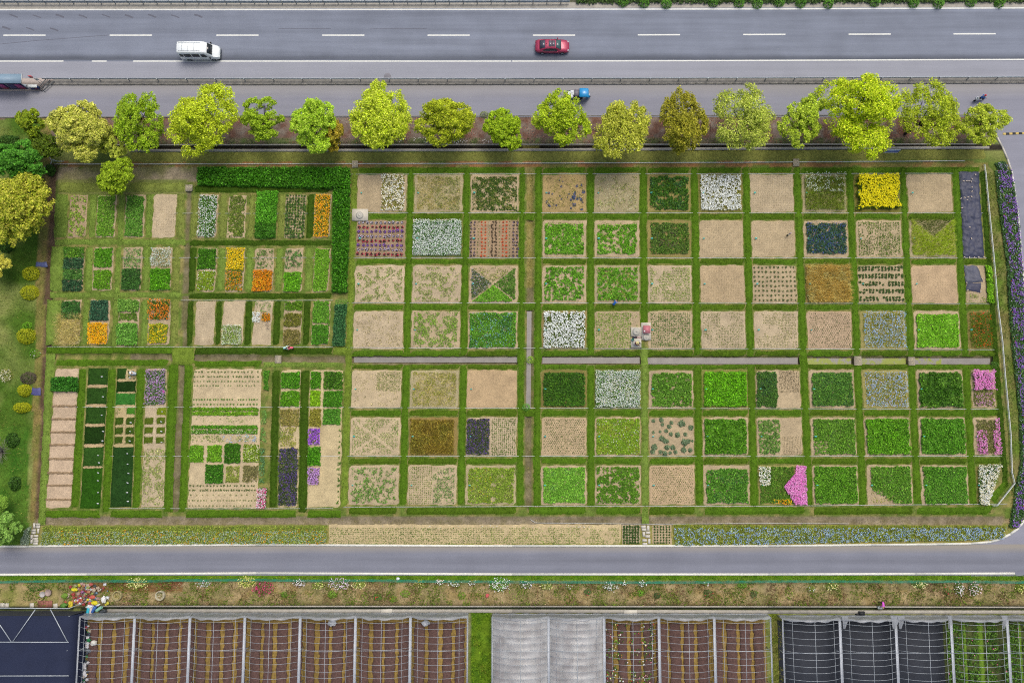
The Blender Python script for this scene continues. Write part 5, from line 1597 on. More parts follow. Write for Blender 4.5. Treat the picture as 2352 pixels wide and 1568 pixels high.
def tree(label, cx, cy, rx, ry, hc, cols, lobes=34, leaf=.30, per=230, base=None, name='roadside_tree', cat='tree', group='trees along the service road', gap=.0, flat=.8, seed=0, trunk_r=.16):
    """crown centre seen at frame (cx, cy) at height hc, half sizes rx, ry in frame px; big lobes made of small leaf clumps"""
    rg = np.random.default_rng(seed + 500)
    c = np.array(G(cx, cy, hc))
    s = FPX / (CAMH - hc)
    a, b = rx / s, ry / s
    rz = min(hc * .62, max(a, b) * flat)
    bx = np.array(G(*base))[:2]
    root = empty(name, (bx[0], bx[1], 0), label, cat, group)
    nb = max(5, int(lobes * .27))
    az0, ph = rg.uniform(0, 6.28), rg.uniform(0, 6.28)
    L = []
    for i in range(nb):
        az = az0 + 6.283 * i / nb + rg.uniform(-.35, .35)
        out = rg.uniform(.48, .72) * (1 + .22 * math.sin(2 * az + ph))
        L.append((math.cos(az) * out, math.sin(az) * out, rg.uniform(-.25, .35), rg.uniform(.29, .45) * (1 - .2 * gap)))
    for i in range(max(3, int(nb * (.6 - gap)))):
        az = rg.uniform(0, 6.28)
        out = rg.uniform(.05, .38)
        L.append((math.cos(az) * out, math.sin(az) * out, rg.uniform(.35, .7), rg.uniform(.28, .42)))
    L = np.array(L)
    P, D, K = [], [], []
    for k, (x, y, z, r_) in enumerate(L):
        m = int(max(12, 200 * r_ * r_))
        for _ in range(m):
            d = rg.normal(size=3)
            d[2] = d[2] * .8 + .35
            d[:2] += np.array([x, y]) * .5
            d /= np.linalg.norm(d)
            q_ = np.array([x, y, z]) + d * r_ * rg.uniform(.8, 1.08)
            sr = rg.uniform(.085, .15)
            n = int(per * .2 * (sr / .12) ** 2) + 8
            dd = rg.normal(size=(n, 3))
            dd[:, 2] = dd[:, 2] * .8 + .3
            dd /= np.linalg.norm(dd, axis=1, keepdims=True)
            P.append(q_ + dd * sr * rg.uniform(.45, 1.1, (n, 1)) * np.array([1, 1, .75]))
            D.append(dd)
            K.append(np.full(n, rg.uniform(.84, 1.16)))
    P, D, K = np.concatenate(P), np.concatenate(D), np.concatenate(K)
    P[:, 0] *= 1.0 / np.quantile(np.abs(P[:, 0]), .985)
    P[:, 1] *= 1.0 / np.quantile(np.abs(P[:, 1]), .985)
    fx = 1.0 / (np.quantile(np.hypot(L[:, 0], L[:, 1]), .9) + .38)
    P = P * np.array([a, b, rz]) + c
    n = len(P)
    cp = pal(cols, 1.75)
    cc = cp[rg.integers(0, len(cp), n)] * np.exp(rg.normal(0, .27, (n, 1))) * K[:, None]
    g = Geo()
    leaves(g, P, leaf * .86, cc, .25, .5, D, .6)
    g.build('crown', M_LEAF, root, kind=None)
    t = Geo()
    fork = np.array([bx[0] * .6 + c[0] * .4, bx[1] * .6 + c[1] * .4, max(hc - rz * .8, hc * .35)])
    t.tube([(bx[0], bx[1], -.1), ((bx[0] + fork[0]) / 2 + .05, (bx[1] + fork[1]) / 2, fork[2] * .5), tuple(fork)], [trunk_r * 1.25, trunk_r, trunk_r * .8], 8)
    for (x, y, z, r_) in L:
        e_ = c + np.array([x * fx * a, y * fx * b, z * rz])
        m_ = fork * .5 + e_ * .5 + np.array([0, 0, -.08 * rz]) + rg.normal(0, .12, 3)
        t.tube([tuple(fork - [0, 0, .1]), tuple(m_), tuple(e_)], [trunk_r * .6, trunk_r * .38, trunk_r * .15], 5)
        for _ in range(3):
            f_ = e_ + rg.normal(0, .4, 3) * np.array([a, b, rz]) * r_
            t.tube([tuple(m_), tuple(m_ * .4 + f_ * .6), tuple(f_)], [trunk_r * .25, trunk_r * .17, trunk_r * .07], 4, cap=False)
    t.build('trunk', M_BARK, root, smooth=True)
    return root


TY = '#a8b838 #98ac2c #b8c448 #88a020 #c4cc60'
TG = '#88ac28 #78a01c #98b838 #6c9418'
TYB = '#a4bc20 #b4c830 #94b018 #bcd044'
TO = '#98942c #88841f #a8a038 #7c8020'
TDG = '#4c8428 #3c7420 #5c9030 #6c9c38'
tree('pale yellow green tree, big and round, first after the bus shelter', 184, 300, 62, 66, 5.6, '#b8bc5c #a8b04c #c8c870 #98a440', 46, .32, 260, (182, 318), seed=1)
tree('small pale tree squeezed between round tree and its neighbour', 262, 328, 32, 36, 3.6, '#a4b448 #94a83c #b4c058', 24, .28, 190, (262, 340), seed=2)
tree('yellow green tree third after the bus shelter', 320, 280, 50, 64, 5.6, TG, 38, .29, 210, (320, 312), seed=3, gap=.2)
tree('wide yellow green tree above the pale crop corner, opposite the van', 464, 280, 80, 80, 6.2, TYB.replace('#94b018', '#94a81c'), 52, .29, 230, (470, 318), seed=4, gap=.25)
tree('small open yellow green tree above the tall hedge', 604, 274, 50, 50, 4.8, TG, 24, .28, 200, (604, 305), seed=5, gap=.3)
tree('fresh green tree with a bronze neighbour at its side', 722, 288, 48, 60, 5.2, '#8cb82c #7cac20 #9cc43c #a8c850', 38, .29, 230, (724, 318), seed=6)
tree('small bronze tree against the fresh green one', 765, 308, 24, 38, 4.0, '#a08c28 #b09830 #907c20 #989430', 22, .26, 190, (766, 325), seed=7)
tree('big dense lime tree above the first footbridge', 870, 272, 66, 74, 6.2, '#a8c02c #98b41c #b8cc3c #c4d458', 56, .29, 240, (876, 312), seed=8)
tree('spreading yellow green tree with white flowers below it', 1024, 276, 66, 54, 5.4, '#a0b028 #90a420 #b0bc38 #84981c', 40, .29, 220, (1032, 322), seed=9, gap=.15)
tree('compact round green tree between two spreading trees', 1158, 294, 43, 46, 4.6, '#8cb020 #7ca018 #9cbc30 #6c9414', 36, .28, 240, (1160, 318), seed=10)
tree('open yellow green tree hiding part of the cargo tricycle', 1290, 272, 64, 64, 6.0, '#9cb828 #8cac1c #acc438 #7c9c18', 38, .28, 210, (1282, 312), seed=11, gap=.3)
tree('pale yellow green tree with a dark bent trunk', 1434, 296, 64, 66, 5.6, '#b0b848 #a0ac3c #c0c45c #909c30', 40, .29, 220, (1424, 312), seed=12, gap=.2)
tree('olive bronze tree, darkest of the row', 1564, 284, 57, 72, 6.0, TO, 40, .28, 210, (1546, 318), seed=13, gap=.25)
tree('pale airy tree right of the bronze one', 1710, 274, 66, 72, 6.0, '#a8b854 #98ac44 #b8c468 #88a038', 40, .28, 200, (1698, 308), seed=14, gap=.3)
tree('slender leaning tree beside the largest tree', 1840, 278, 50, 60, 5.4, '#9cb838 #8cac2c #acc44c', 28, .28, 210, (1800, 312), seed=15, gap=.25)
tree('largest tree of the row, lime green with spreading branches', 1976, 262, 84, 92, 7.4, '#acc81c #9cbc14 #bcd02c #8cac14 #c8d844', 62, .30, 250, (1934, 312), seed=16, gap=.3, trunk_r=.26)
tree('leaning yellow green tree below the end of the guard rail', 2136, 268, 72, 76, 6.4, '#a0b430 #90a824 #b0c040 #849c20', 44, .28, 210, (2078, 308), seed=17, gap=.3)
tree('last thin tree of the row at the side turning', 2254, 284, 56, 48, 4.6, '#a0b438 #90a82c #b0c04c', 28, .27, 190, (2236, 308), seed=18, gap=.3)
tree('lone green tree standing over the narrow beds', 268, 404, 40, 42, 4.2, '#84a424 #74981c #94b030 #688c18', 34, .28, 240, (268, 424), name='garden_tree', group='trees in the garden', seed=19)
tree('small dark green tree by the end of the service road', 70, 280, 31, 34, 4.4, '#7c9420 #6c8818 #58781c #8ca028', 26, .28, 220, (72, 300), name='lawn_tree', group='trees on the side lawn', seed=20)
tree('shaded dark tree below the small dark one', 98, 338, 38, 32, 3.4, '#4c6818 #5c7820 #3c5814', 24, .28, 200, (100, 350), name='lawn_tree', group='trees on the side lawn', seed=21)
tree('deep green tree with broad dark leaves at the frame edge', 45, 372, 56, 48, 4.4, '#2f7c24 #3c8c2c #246c1c #489434', 44, .34, 240, (40, 390), name='lawn_tree', group='trees on the side lawn', seed=22)
tree('huge mustard green tree bulging over the side lawn', 40, 480, 64, 80, 5.8, '#a0a838 #8c9c2c #b0b448 #7c9020 #bcb854', 66, .34, 260, (44, 490), name='lawn_tree', group='trees on the side lawn', seed=23, trunk_r=.24)
tree('yellowish tree cut by the frame below the huge one', -8, 606, 32, 30, 3.4, '#c0b848 #b0a83c #d0c85c', 26, .3, 220, (-6, 612), name='lawn_tree', group='trees on the side lawn', seed=24)
tree('feathery grey green conifer beside the lower road', 10, 1214, 28, 34, 3.6, '#6c9c4c #5c8c44 #7cac5c', 26, .34, 190, (8, 1212), name='lawn_tree', group='trees on the side lawn', seed=25)
tree('small feathery conifer above the larger one', 4, 1153, 14, 18, 2.6, '#78a848 #68983c', 14, .3, 170, (2, 1152), name='lawn_tree', group='trees on the side lawn', seed=26)
# leafless grey shrub
bt = empty('bare_shrub', G(6, 1036), 'leafless grey twiggy shrub on the side lawn', 'shrub')
g = Geo()
for _ in range(90):
    a = random.uniform(0, 6.28)
    r_ = random.uniform(.5, 2.1)
    p = G(6, 1036)
    e_ = p + Vector((math.cos(a) * r_, math.sin(a) * r_, random.uniform(1.0, 2.0)))
    m_ = p.lerp(e_, .5) + Vector((random.uniform(-.15, .15), random.uniform(-.15, .15), .3))
    g.tube([p + Vector((0, 0, -.05)), m_, e_], [.03, .018, .008], 4)
g.build('twigs', plain('grey_twig', '#a39a90', .9, var=.2), bt, kind='stuff')


def shrub(label, cx, cy, rx, ry, h, cols, petals=None, np_=0, name='round_shrub', cat='shrub', group=None, n=900, leaf=.14, psize=.12, seed=0, lump=.25):
    """low rounded bush: leaves over an uneven dome"""
    rg = np.random.default_rng(seed + 900)
    c = np.array(G(cx, cy, h * .5))
    s = FPX / CAMH
    a, b = rx / s, ry / s
    root = empty(name, (c[0], c[1], 0), label, cat, group)
    d = rg.normal(size=(n, 3))
    d[:, 2] = np.abs(d[:, 2]) * 1.1 - .15
    d /= np.linalg.norm(d, axis=1, keepdims=True)
    wob = 1 - lump * vnoise(d[:, 0] * 2 + seed, d[:, 1] * 2 + d[:, 2], .8, 40 + seed % 9)
    P = d * np.array([a, b, h * .95])[None] * (wob * rg.uniform(.82, 1.05, n))[:, None] * 1.08
    P[:, 2] = np.maximum(P[:, 2], .03)
    P += np.array([c[0], c[1], 0])
    g = Geo()
    cp = pal(cols, 1.5)
    leaves(g, P, leaf, cp[rg.integers(0, len(cp), n)] * rg.uniform(.8, 1.2, (n, 1)), .3, .5, d, .8)
    g.build('foliage', M_LEAF, root)
    if petals:
        d = rg.normal(size=(np_, 3))
        d[:, 2] = np.abs(d[:, 2]) + .2
        d /= np.linalg.norm(d, axis=1, keepdims=True)
        P = d * np.array([a, b, h])[None] * rg.uniform(.55, 1.12, (np_, 1)) + np.array([c[0], c[1], .08])
        g = Geo()
        cp = pal(petals, 1.2)
        leaves(g, P, psize, cp[rg.integers(0, len(cp), np_)], .7, .9)
        g.build('blossom', M_PETAL, root, kind='stuff')
    t = Geo()
    t.tube([(c[0], c[1], -.05), (c[0], c[1], h * .6)], [.05, .03], 5)
    t.build('stem', M_BARK, root)
    return root


GS = '#a8b01c #98a414 #b8bc2c #8c9810'
for i, (x, y, a, b, l) in enumerate(((67, 627, 19, 16, 'golden green ball shrub beside the upper dark cover'), (64, 671, 20, 17, 'golden green ball shrub second below the mustard tree'), (56, 771, 21, 18, 'golden green ball shrub below the stray weeds'),
                                     (53, 896, 15, 14, 'golden green ball shrub touching the lower dark cover'), (47, 936, 19, 12, 'golden green ball shrub lowest on the side lawn'))):
    shrub(l, x, y, a, b, 1.2, GS, group='golden ball shrubs', n=1500, seed=i, lump=.12)
shrub('dull purple brown shrub above the lower dark cover', 62, 868, 20, 15, .8, '#5c5048 #6c5c50 #4c4c3c', name='dark_shrub', seed=11)
shrub('straggly shrub of cream flowers at the frame edge', 12, 862, 16, 16, .7, '#a0985c #8c9450', '#f4ead0 #e8dcc0', 90, name='cream_shrub', seed=12, n=260)
shrub('small fresh green weed above the third ball shrub', 60, 748, 11, 10, .7, '#5ca828 #6cb834', name='green_weed', seed=13, n=260)
shrub('fresh weedy clump beside the channel end', 78, 812, 14, 12, .6, '#5c9c30 #4c8c28', '#f0ece0', 8, name='green_weed', seed=14, n=300)
shrub('dark grey brown thicket beside the mustard tree', 84, 414, 14, 14, .9, '#5c5448 #4c4840 #6c5c4c', name='dark_thicket', seed=15, n=420)
for i, (x, y) in enumerate(((1112, 262), (1218, 826), (2286, 838), (1208, 935))):
    shrub(['wispy grey weed on the service road edge', 'fresh weed at the channel crossing', 'dark bushy weed at the channel end', 'weed beside the ditch crossing'][i], x, y, 10, 9, .6, ['#8c9c70 #7c8c60', '#7cac3c #8cb848', '#4c8434 #3c7430', '#4c9c3c #5cac48'][i], name='green_weed', seed=20 + i, n=220)

for i, (x, y, a_, b_) in enumerate(((16, 322, 26, 18), (112, 388, 12, 14), (10, 566, 20, 14), (24, 1010, 16, 20), (30, 1110, 14, 18))):
    shrub(['dark leafy bush at the frame edge above the deep green tree', 'dark bush at the head of the side ditch', 'shaded bush under the mustard tree', 'dark bush behind the leafless shrub', 'dark bush above the small conifer'][i], x, y, a_, b_, 1.3, '#2c5c1c #386c24 #244c18', name='lawn_bush', cat='bush', seed=70 + i, n=900, leaf=.22, lump=.4)
# low hedge on the far side of the highway
hg = empty('roadside_hedge', G(1840, 4), 'dark green hedge on the far side of the highway', 'hedge')
b = Bed.__new__(Bed)
b.q, b.root, b.fol, b.blo, b.z, b.seed = Quad([(1322, -60), (2480, -60), (2480, 9), (1322, 12)]), hg, Geo(), Geo(), 0.0, 3
b.dense('#3c6434 #486f3c #34582c #547a44', (0, 0, 1, 1), .9, .26, 60, .35, .3, 1, 1, None, .5)
b.fol.build('foliage', M_LEAF, hg, kind='stuff')
for i, x in enumerate((1432, 1480, 1532, 1640, 1700, 1742, 1792, 1842, 1906, 2012, 2102, 2160, 2234, 2300)):
    shrub(f'{ORD[i + 1]} rounded shrub along the highway hedge from the railing end', x, 2 + (i % 3) * 2, 13, 11, 1.4, '#4c9434 #5ca43c #3c8430', name='hedge_shrub', group='rounded shrubs in the highway hedge', seed=50 + i, n=320, leaf=.2)

# ------------------------------------------------------------------ loose grass, weeds and litter as stuff
def scatter(name, label, cat, pts, dens, cols, h=.15, w=.06, lean=.6, cover=1.0, sc=2.0, kind_='blade', size=.15, seed=5, z=-.03):
    P = []
    for p in pts:
        q = Quad(p)
        n = int(q.area * dens)
        X = q.at(rng.random(n), rng.random(n))
        P.append(X)
    P = np.concatenate(P)
    nv = vnoise(P[:, 0], P[:, 1], sc, seed)
    if cover < 1:
        P = P[nv + rng.normal(0, .04, len(P)) > np.quantile(nv, 1 - cover)]
    P[:, 2] = z + ditch_depth(P[:, 0], P[:, 1])
    g = Geo()
    c = pick(P, pal(cols, 1.35), len(P), .6, 1.5, .2, seed)
    if kind_ == 'blade':
        blades(g, P, h, w, c, lean)
    else:
        P[:, 2] += rng.random(len(P)) * h + .02
        leaves(g, P, size, c, .6, .5)
    o = g.build(name, M_LEAF)
    return tag(o, label, cat, None, 'stuff')


scatter('lawn_grass', 'loose lawn grass on the shady side of the garden', 'grass', [[(-60, 290), (118, 290), (106, 400), (-60, 400)], [(-60, 400), (96, 400), (84, 800), (-60, 800)], [(-60, 800), (78, 800), (60, 1000), (-60, 1000)], [(-60, 1000), (62, 1000), (58, 1250), (-60, 1250)]], 22,
        '#5c8428 #6c9034 #4c7420 #8c9850 #7c9440', .14, .08, 1.0)
scatter('leaf_litter', 'reddish fallen leaves under the row of trees', 'leaves', [[(140, 272), (2250, 268), (2240, 326), (140, 330)]], 26, '#a0604c #8c5040 #b47860 #7c5c50 #98806c', .02, size=.15, cover=.4, sc=1.6, kind_='leaf')
scatter('verge_weeds', 'low weeds along the concrete drain', 'weeds', [[(140, 318), (2240, 316), (2240, 331), (140, 332)]], 30, '#5c7c34 #6c8c40 #4c6c2c', .2, .07, .8, .6, 1.5)
scatter('white_weed_flowers', 'white wild flowers on the drain edge', 'flowers', [[(795, 318), (1130, 316), (1130, 330), (795, 332)]], 14, '#f4f4ee #ffffff', .1, size=.16, cover=.5, kind_='leaf', z=.12)
scatter('bank_weeds', 'dry straw coloured weeds on the bank above the greenhouses', 'weeds', [[(240, 1336), (2400, 1336), (2400, 1390), (240, 1390)]], 34, '#b8a478 #a89464 #8c8850 #7c8c44 #c4b088 #98845c', .3, .07, .9, .85, 1.6)
scatter('bank_weeds', 'green weeds on the bank above the greenhouses', 'weeds', [[(0, 1336), (2400, 1336), (2400, 1390), (0, 1390)]], 42, '#6c9430 #5c8428 #7ca03c #4c7424', .35, .10, .8, .42, 1.1, seed=9)
scatter('bank_weeds', 'reddish brown dead stems on the bank above the greenhouses', 'weeds', [[(240, 1336), (2400, 1336), (2400, 1388), (240, 1388)]], 40, '#7c5844 #8c6850 #6c5038 #9c8060', .3, .07, 1.0, .3, 1.4, seed=17)
scatter('road_verge_grass', 'green grass verge below the lower road', 'grass', [[(-60, 1321), (2400, 1320), (2400, 1333), (-60, 1334)]], 70, '#6c9c24 #5c8c1c #7cac30 #8cb028', .22, .08, .7)
scatter('channel_weeds', 'weeds along the irrigation channel', 'weeds', [[(812, 815), (1188, 816), (1188, 820), (812, 819)], [(1246, 817), (2280, 818), (2280, 822), (1246, 821)], [(128, 812), (798, 814), (798, 818), (128, 815)], [(812, 833), (2280, 837), (2280, 839), (812, 836)]],
        26, '#8c8c48 #a09858 #6c8434 #9c8c60', .2, .06, .8, .6, .8)
scatter('ditch_weeds', 'dry grass filling the upper ditch', 'grass', [[(1206, 398), (1229, 398), (1228, 660), (1205, 660)]], 45, '#a09c58 #8c9048 #b4a870 #7c8c40', .2, .06, .9, .8, 1)
scatter('ditch_weeds', 'scattered weeds on the sides of the lower ditch', 'grass', [[(1204, 660), (1229, 660), (1226, 1160), (1202, 1160)]], 22, '#a09858 #8c8c48 #b49c68 #6c8c34', .18, .06, .9, .5, 1)
scatter('flower_strip_weeds', 'rough grass between the channel and lower flower strips', 'grass', [[(98, 1189), (2300, 1188), (2310, 1207), (95, 1207)]], 20, '#8c8c44 #a09858 #7c8c3c', .15, .06, .9, .6, 1.5)
scatter('garden_edge_grass', 'tall rough grass outside the rail fence', 'grass', [[(2262, 396), (2288, 396), (2306, 590), (2280, 590)], [(2280, 590), (2306, 590), (2322, 784), (2300, 784)], [(2301, 784), (2322, 784), (2338, 960), (2316, 960)], [(2316, 960), (2338, 960), (2326, 1180), (2322, 1100)]],
        55, '#5c8c2c #4c7c24 #7c9440 #9c9858', .25, .07, .8, .85, 1.5)
scatter('gap_grass', 'bright grass in the gap between two greenhouses', 'grass', [[(1082, 1404), (1130, 1404), (1134, 1640), (1080, 1640)]], 60, '#6c9c24 #5c8c1c #7cac30 #4c7418 #8c8c3c', .25, .08, .8, .8, 1)
scatter('gap_grass', 'rough grass beside the black covered greenhouse', 'grass', [[(1768, 1410), (1800, 1410), (1806, 1640), (1772, 1640)]], 60, '#7c8c34 #6c7c2c #9c9450', .25, .08, .8, .8, 1)

scatter('ditch_side_weeds', 'dry weeds on the dirt strip beside the side ditch', 'weeds', [[(98, 400), (116, 400), (106, 800), (84, 800)], [(78, 820), (98, 820), (86, 1200), (60, 1200)]], 30, '#a89464 #98884c #7c8c3c #b8a074', .16, .06, .9, .75, 1.2)
# flowering bushes along the green net
roses = [(314, 1340, 26, 14, '#7c9c3c #8cac4c', '#f8f4b8 #f4ecA0', 130, 'pale yellow flowering bush nearest the rubbish heap'), (466, 1340, 16, 9, '#6c8c4c', '#f4f4f4 #e8e4ec', 45, 'loose white flowering bush, first past the pale yellow one'),
         (566, 1336, 22, 14, '#7c9c34 #8cac44', '#f6f0a0 #f2e888', 130, 'bright yellow flowering bush under the net'), (604, 1352, 24, 18, '#6c6c44', '#e0407c #e85c94 #d02c68', 110, 'magenta flowering bush past the bright yellow one'),
         (688, 1338, 17, 9, '#6c7c44', '#f8e4ec #fff4f8', 60, 'blush white bush beside the magenta one'), (730, 1344, 16, 10, '#7c9c3c', '#f4eca0', 40, 'sparse yellow bush between blush and pink bushes'),
         (780, 1340, 26, 14, '#6c8c48', '#f4d8ec #ecc8e4 #fff0fa', 130, 'large pale pink flowering bush under the net'), (824, 1342, 18, 11, '#7c9c3c', '#f8f4b0 #fffce0', 55, 'cream yellow bush after the large pale pink one'),
         (866, 1371, 12, 9, '#4c7c34', '#d02c3c', 5, 'dark green bush with a few red flowers'), (962, 1340, 14, 9, '#8c9444', '#f4f0c0', 18, 'thin cream bush in the dry bank'), (1010, 1336, 12, 7, '#8c9444', '#fbe8ec #ffffff', 30, 'small pinkish white bush near the yard middle'),
         (1042, 1340, 17, 8, '#7c8c48', '#ffffff #f4f4f0', 36, 'low white bush near the yard middle'), (1085, 1338, 10, 7, '#8c8c48', '#ffffff', 16, 'tiny white bush near the big white one'), (1147, 1342, 25, 17, '#4c9c2c #5cac38', '#ffffff #f8f8f4', 130, 'big bright green bush studded with white roses'),
         (1208, 1342, 17, 10, '#6c8454', '#ffffff #fbe8f0', 50, 'white bush with bluish leaves after the big green one'), (1256, 1346, 16, 10, '#7c9444', '#f4ec98 #f8f4d0', 40, 'yellow speckled bush on the dry bank'), (1306, 1346, 10, 7, '#7c8c4c', '#f8e8f0', 12, 'faint whitish bush on the dry bank'),
         (1350, 1360, 10, 8, '#4c7444', '#d84858', 5, 'dark bush with red buds on the dry bank'), (1404, 1346, 20, 12, '#5c7c48', '#ffffff', 60, 'white rose bush, wider one of a pair'), (1434, 1338, 9, 6, '#6c8c3c', '#ffffff', 22, 'white rose bush, small one above the wide one'),
         (1478, 1340, 10, 8, '#6c8448', '#fff4f8 #ffffff', 26, 'narrow white rose bush past the pair'), (1472, 1362, 10, 8, '#5ca030', None, 0, 'plain bright green bush on the dry bank'), (1510, 1368, 10, 8, '#3c5c34', '#d83848', 3, 'dark bush with a single red flower'),
         (1622, 1340, 8, 6, '#7c8c4c', '#ffffff', 14, 'tiny white bush far along the net'), (1628, 1362, 13, 10, '#4c6c3c', '#d83848', 4, 'dark green bush far along the bank'), (1706, 1344, 14, 8, '#5c9c38', None, 0, 'green leafy bush far along the net'),
         (1732, 1364, 9, 10, '#4c6c40', '#c03848', 4, 'dark upright bush with red buds'), (1910, 1346, 17, 12, '#6c8c3c', '#f4f0a8 #fbf8d0', 60, 'pale yellow rose bush above the pink dressed person'), (1864, 1352, 12, 9, '#7c9444', '#f0f0e8', 10, 'sparse pale bush before the yellow rose bush'),
         (2112, 1342, 18, 10, '#5c8838', '#f4f4d0 #f8f0a0', 50, 'cream rose bush past the pink dressed person'), (2204, 1352, 12, 15, '#5c7c40', '#ffffff #fff0f4', 55, 'upright white rose bush'), (2240, 1352, 15, 18, '#4c7438', '#fbdce4 #ffffff #f4c8d4', 80, 'blush rose bush beside the upright white one'),
         (2178, 1358, 11, 10, '#6c7c48', '#d84858', 8, 'red flowered bush before the upright white one'), (2345, 1350, 13, 12, '#7c9c38', '#f4ec98', 36, 'yellow rose bush at the frame edge'), (1060, 1368, 12, 9, '#6c9434', None, 0, 'plain weedy green bush on the bank'),
         (762, 1366, 12, 10, '#6c9c38', None, 0, 'plain green clump below the magenta bush'), (652, 1366, 9, 8, '#5c9030', None, 0, 'small plain green clump near the magenta bush'), (930, 1364, 14, 9, '#6c9c34', None, 0, 'weedy green clump mid bank'), (902, 1376, 10, 9, '#6c9434', '#c04050', 2, 'weedy clump with a red flower'),
         (80, 1348, 26, 14, '#3c6c2c #4c7c34', None, 0, 'dark leafy bush beside the two buckets')]
for i, (x, y, a, b, c, pt, n_, l) in enumerate(roses):
    shrub(l, x, y, a, b, .75, c, pt, n_, name='flowering_bush' if pt else 'green_bush', cat='bush', group='bushes on the bank', seed=100 + i, n=int(60 + a * b * (1.1 if a < 20 else .9)), leaf=.15, psize=.13, lump=.5)

# ------------------------------------------------------------------ footbridges and stepping stones
def footbridge(label, x0, x1, y0, y1, n, along='y', group='wooden footbridges', z=.16):
    q = quad(x0, x1, y0, y1)
    root = empty('footbridge', (q.c[0], q.c[1], 0), label, 'footbridge', group)
    L = q.h if along == 'y' else q.w
    W = q.w if along == 'y' else q.h
    pitch = L / n
    g = Geo()
    g.box((0, 0, 0), (W, pitch * .8, .05)) if along == 'y' else g.box((0, 0, 0), (pitch * .8, W, .05))
    me = g.mesh('plank')
    me.materials.append(M_WOOD)
    for i in range(n):
        o = bpy.data.objects.new('plank', me)
        COL.objects.link(o)
        o.parent = root
        d = (i + .5) * pitch - L / 2
        o.location = (random.uniform(-.02, .02), d, z + random.uniform(-.008, .008)) if along == 'y' else (d, random.uniform(-.02, .02), z)
        o.rotation_euler = (0, 0, random.uniform(-.012, .012))
    for s in (-1, 1):
        g = Geo()
        if along == 'y':
            g.box((q.c[0] + s * W * .36, q.c[1], z - .085), (.09, L, .11))
        else:
            g.box((q.c[0], q.c[1] + s * W * .36, z - .085), (L, .09, .11))
        g.build('bearer', M_STEELD, root)
    return root


footbridge('wooden footbridge at the corner of the tall hedge', 809, 823, 370, 386, 9, 'x')
footbridge('wooden footbridge at the top of the narrow muddy channel', 427, 443, 425, 440, 8, 'x')
footbridge('wooden footbridge over the channel above the wide mixed bed', 632, 647, 816, 834, 9, 'y')
footbridge('wooden footbridge in the grass bank near the yellow flower plot', 1821, 1835, 366, 383, 10, 'x')
footbridge('wooden footbridge over the channel beside the pale blue flowers', 1960.5, 1978, 818, 839, 10, 'y')
footbridge('wooden footbridge over the channel nearest the rail fence', 2085, 2100, 820, 839, 10, 'y')
gst = Geo()
gst.box((0, 0, .03), (1, 1, .08))
for root_l, ox, oy, st in (('stepping stone path from the lower road into the middle lane', 1482, 1226, [(1478, 1209, 11, 6), (1479, 1215.5, 11, 6), (1488.5, 1212, 6, 12), (1478.5, 1226, 5.5, 11), (1488, 1222.5, 11, 6), (1487.5, 1231, 11, 6), (1480.5, 1240, 11, 5.5), (1491, 1242, 5.5, 12), (1481, 1248, 11, 5)]),
                           ('stone slab path at the dirt strip end of the lower road', 83, 1227, [(79, 1206.5, 5, 12), (88, 1203.5, 10, 5), (87.5, 1209.5, 10, 5), (78, 1217, 10, 5), (88, 1218.5, 5, 11), (77.5, 1223, 10, 5), (73, 1232.5, 5, 11), (83, 1230, 11, 5), (82, 1236.5, 11, 5), (73, 1242, 5, 11), (83, 1242, 11, 5), (82, 1247.5, 11, 5)])):
    root = empty('stepping_stone_path', G(ox, oy), root_l, 'path')
    for (x, y, w, h) in st:
        p = G(x, y)
        s = 16.9 + (y - 784) * .001
        g = Geo()
        g.box((p.x, p.y, .04), (w / s, h / s, .10), random.uniform(-.03, .03), taper=.97)
        g.build('stone_slab', M_CONC2, root)

# ------------------------------------------------------------------ concrete cistern pads
M_PAD = plain('pad_concrete', '#e2d6c4', .9, var=.05, scale=2)
M_LID = plain('lid_concrete', '#c6bfb2', .9, var=.12, scale=3)


def pad(label, x0, x1, y0, y1, lids, h=.28):
    q = quad(x0, x1, y0, y1)
    root = empty('cistern_pad', (q.c[0], q.c[1], 0), label, 'concrete pad', 'concrete cistern pads')
    g = Geo()
    g.box((q.c[0], q.c[1], h / 2 - .05), (q.w, q.h, h + .1), taper=.985)
    g.build('slab', M_PAD, root)
    for (x, y, r_) in lids:
        p = G(x, y)
        g = Geo()
        g.lathe([(r_ * 1.12, h), (r_ * 1.12, h + .03), (r_, h + .05), (r_, h + .12), (r_ * .55, h + .15), (r_ * .12, h + .16), (r_ * .12, h + .2), (0, h + .21)], (p.x, p.y, 0), 28)
        g.build('round_lid', M_LID, root, smooth=False)
    return root


pad('square concrete pad with one round lid, beside the tall hedge', 809, 846, 481, 508, [(827, 496, .47)])
pad('long concrete pad with two round lids under the pink board', 1472.5, 1494.5, 741, 781, [(1483, 751.5, .42), (1483.5, 775, .42)], .30)
pad('square concrete pad with one dome lid joining the long pad', 1448.5, 1472.6, 751.5, 772.5, [(1461, 762, .5)], .27)
pad('lower square concrete pad with a person sitting on it', 1448.5, 1472.5, 777.5, 798.5, [(1460.5, 787.5, .5)], .28)
p = G(1475.5, 758)
q = quad(1475, 1491.5, 749.5, 766.5)
g = Geo()
g.box((q.c[0], q.c[1], .92), (q.w, q.h, .06), -.03)
bd = empty('pink_board', (q.c[0], q.c[1], .9), 'dusty pink board lying level over the long concrete pad', 'board')
g.build('top', plain('pink_board_paint', '#d07c84', .6, var=.08), bd)
for sx in (-1, 1):
    for sy in (-1, 1):
        g = Geo()
        g.box((q.c[0] + sx * q.w * .42, q.c[1] + sy * q.h * .42, .62), (.05, .05, .56))
        g.build('leg', M_STEELD, bd)
g = Geo()
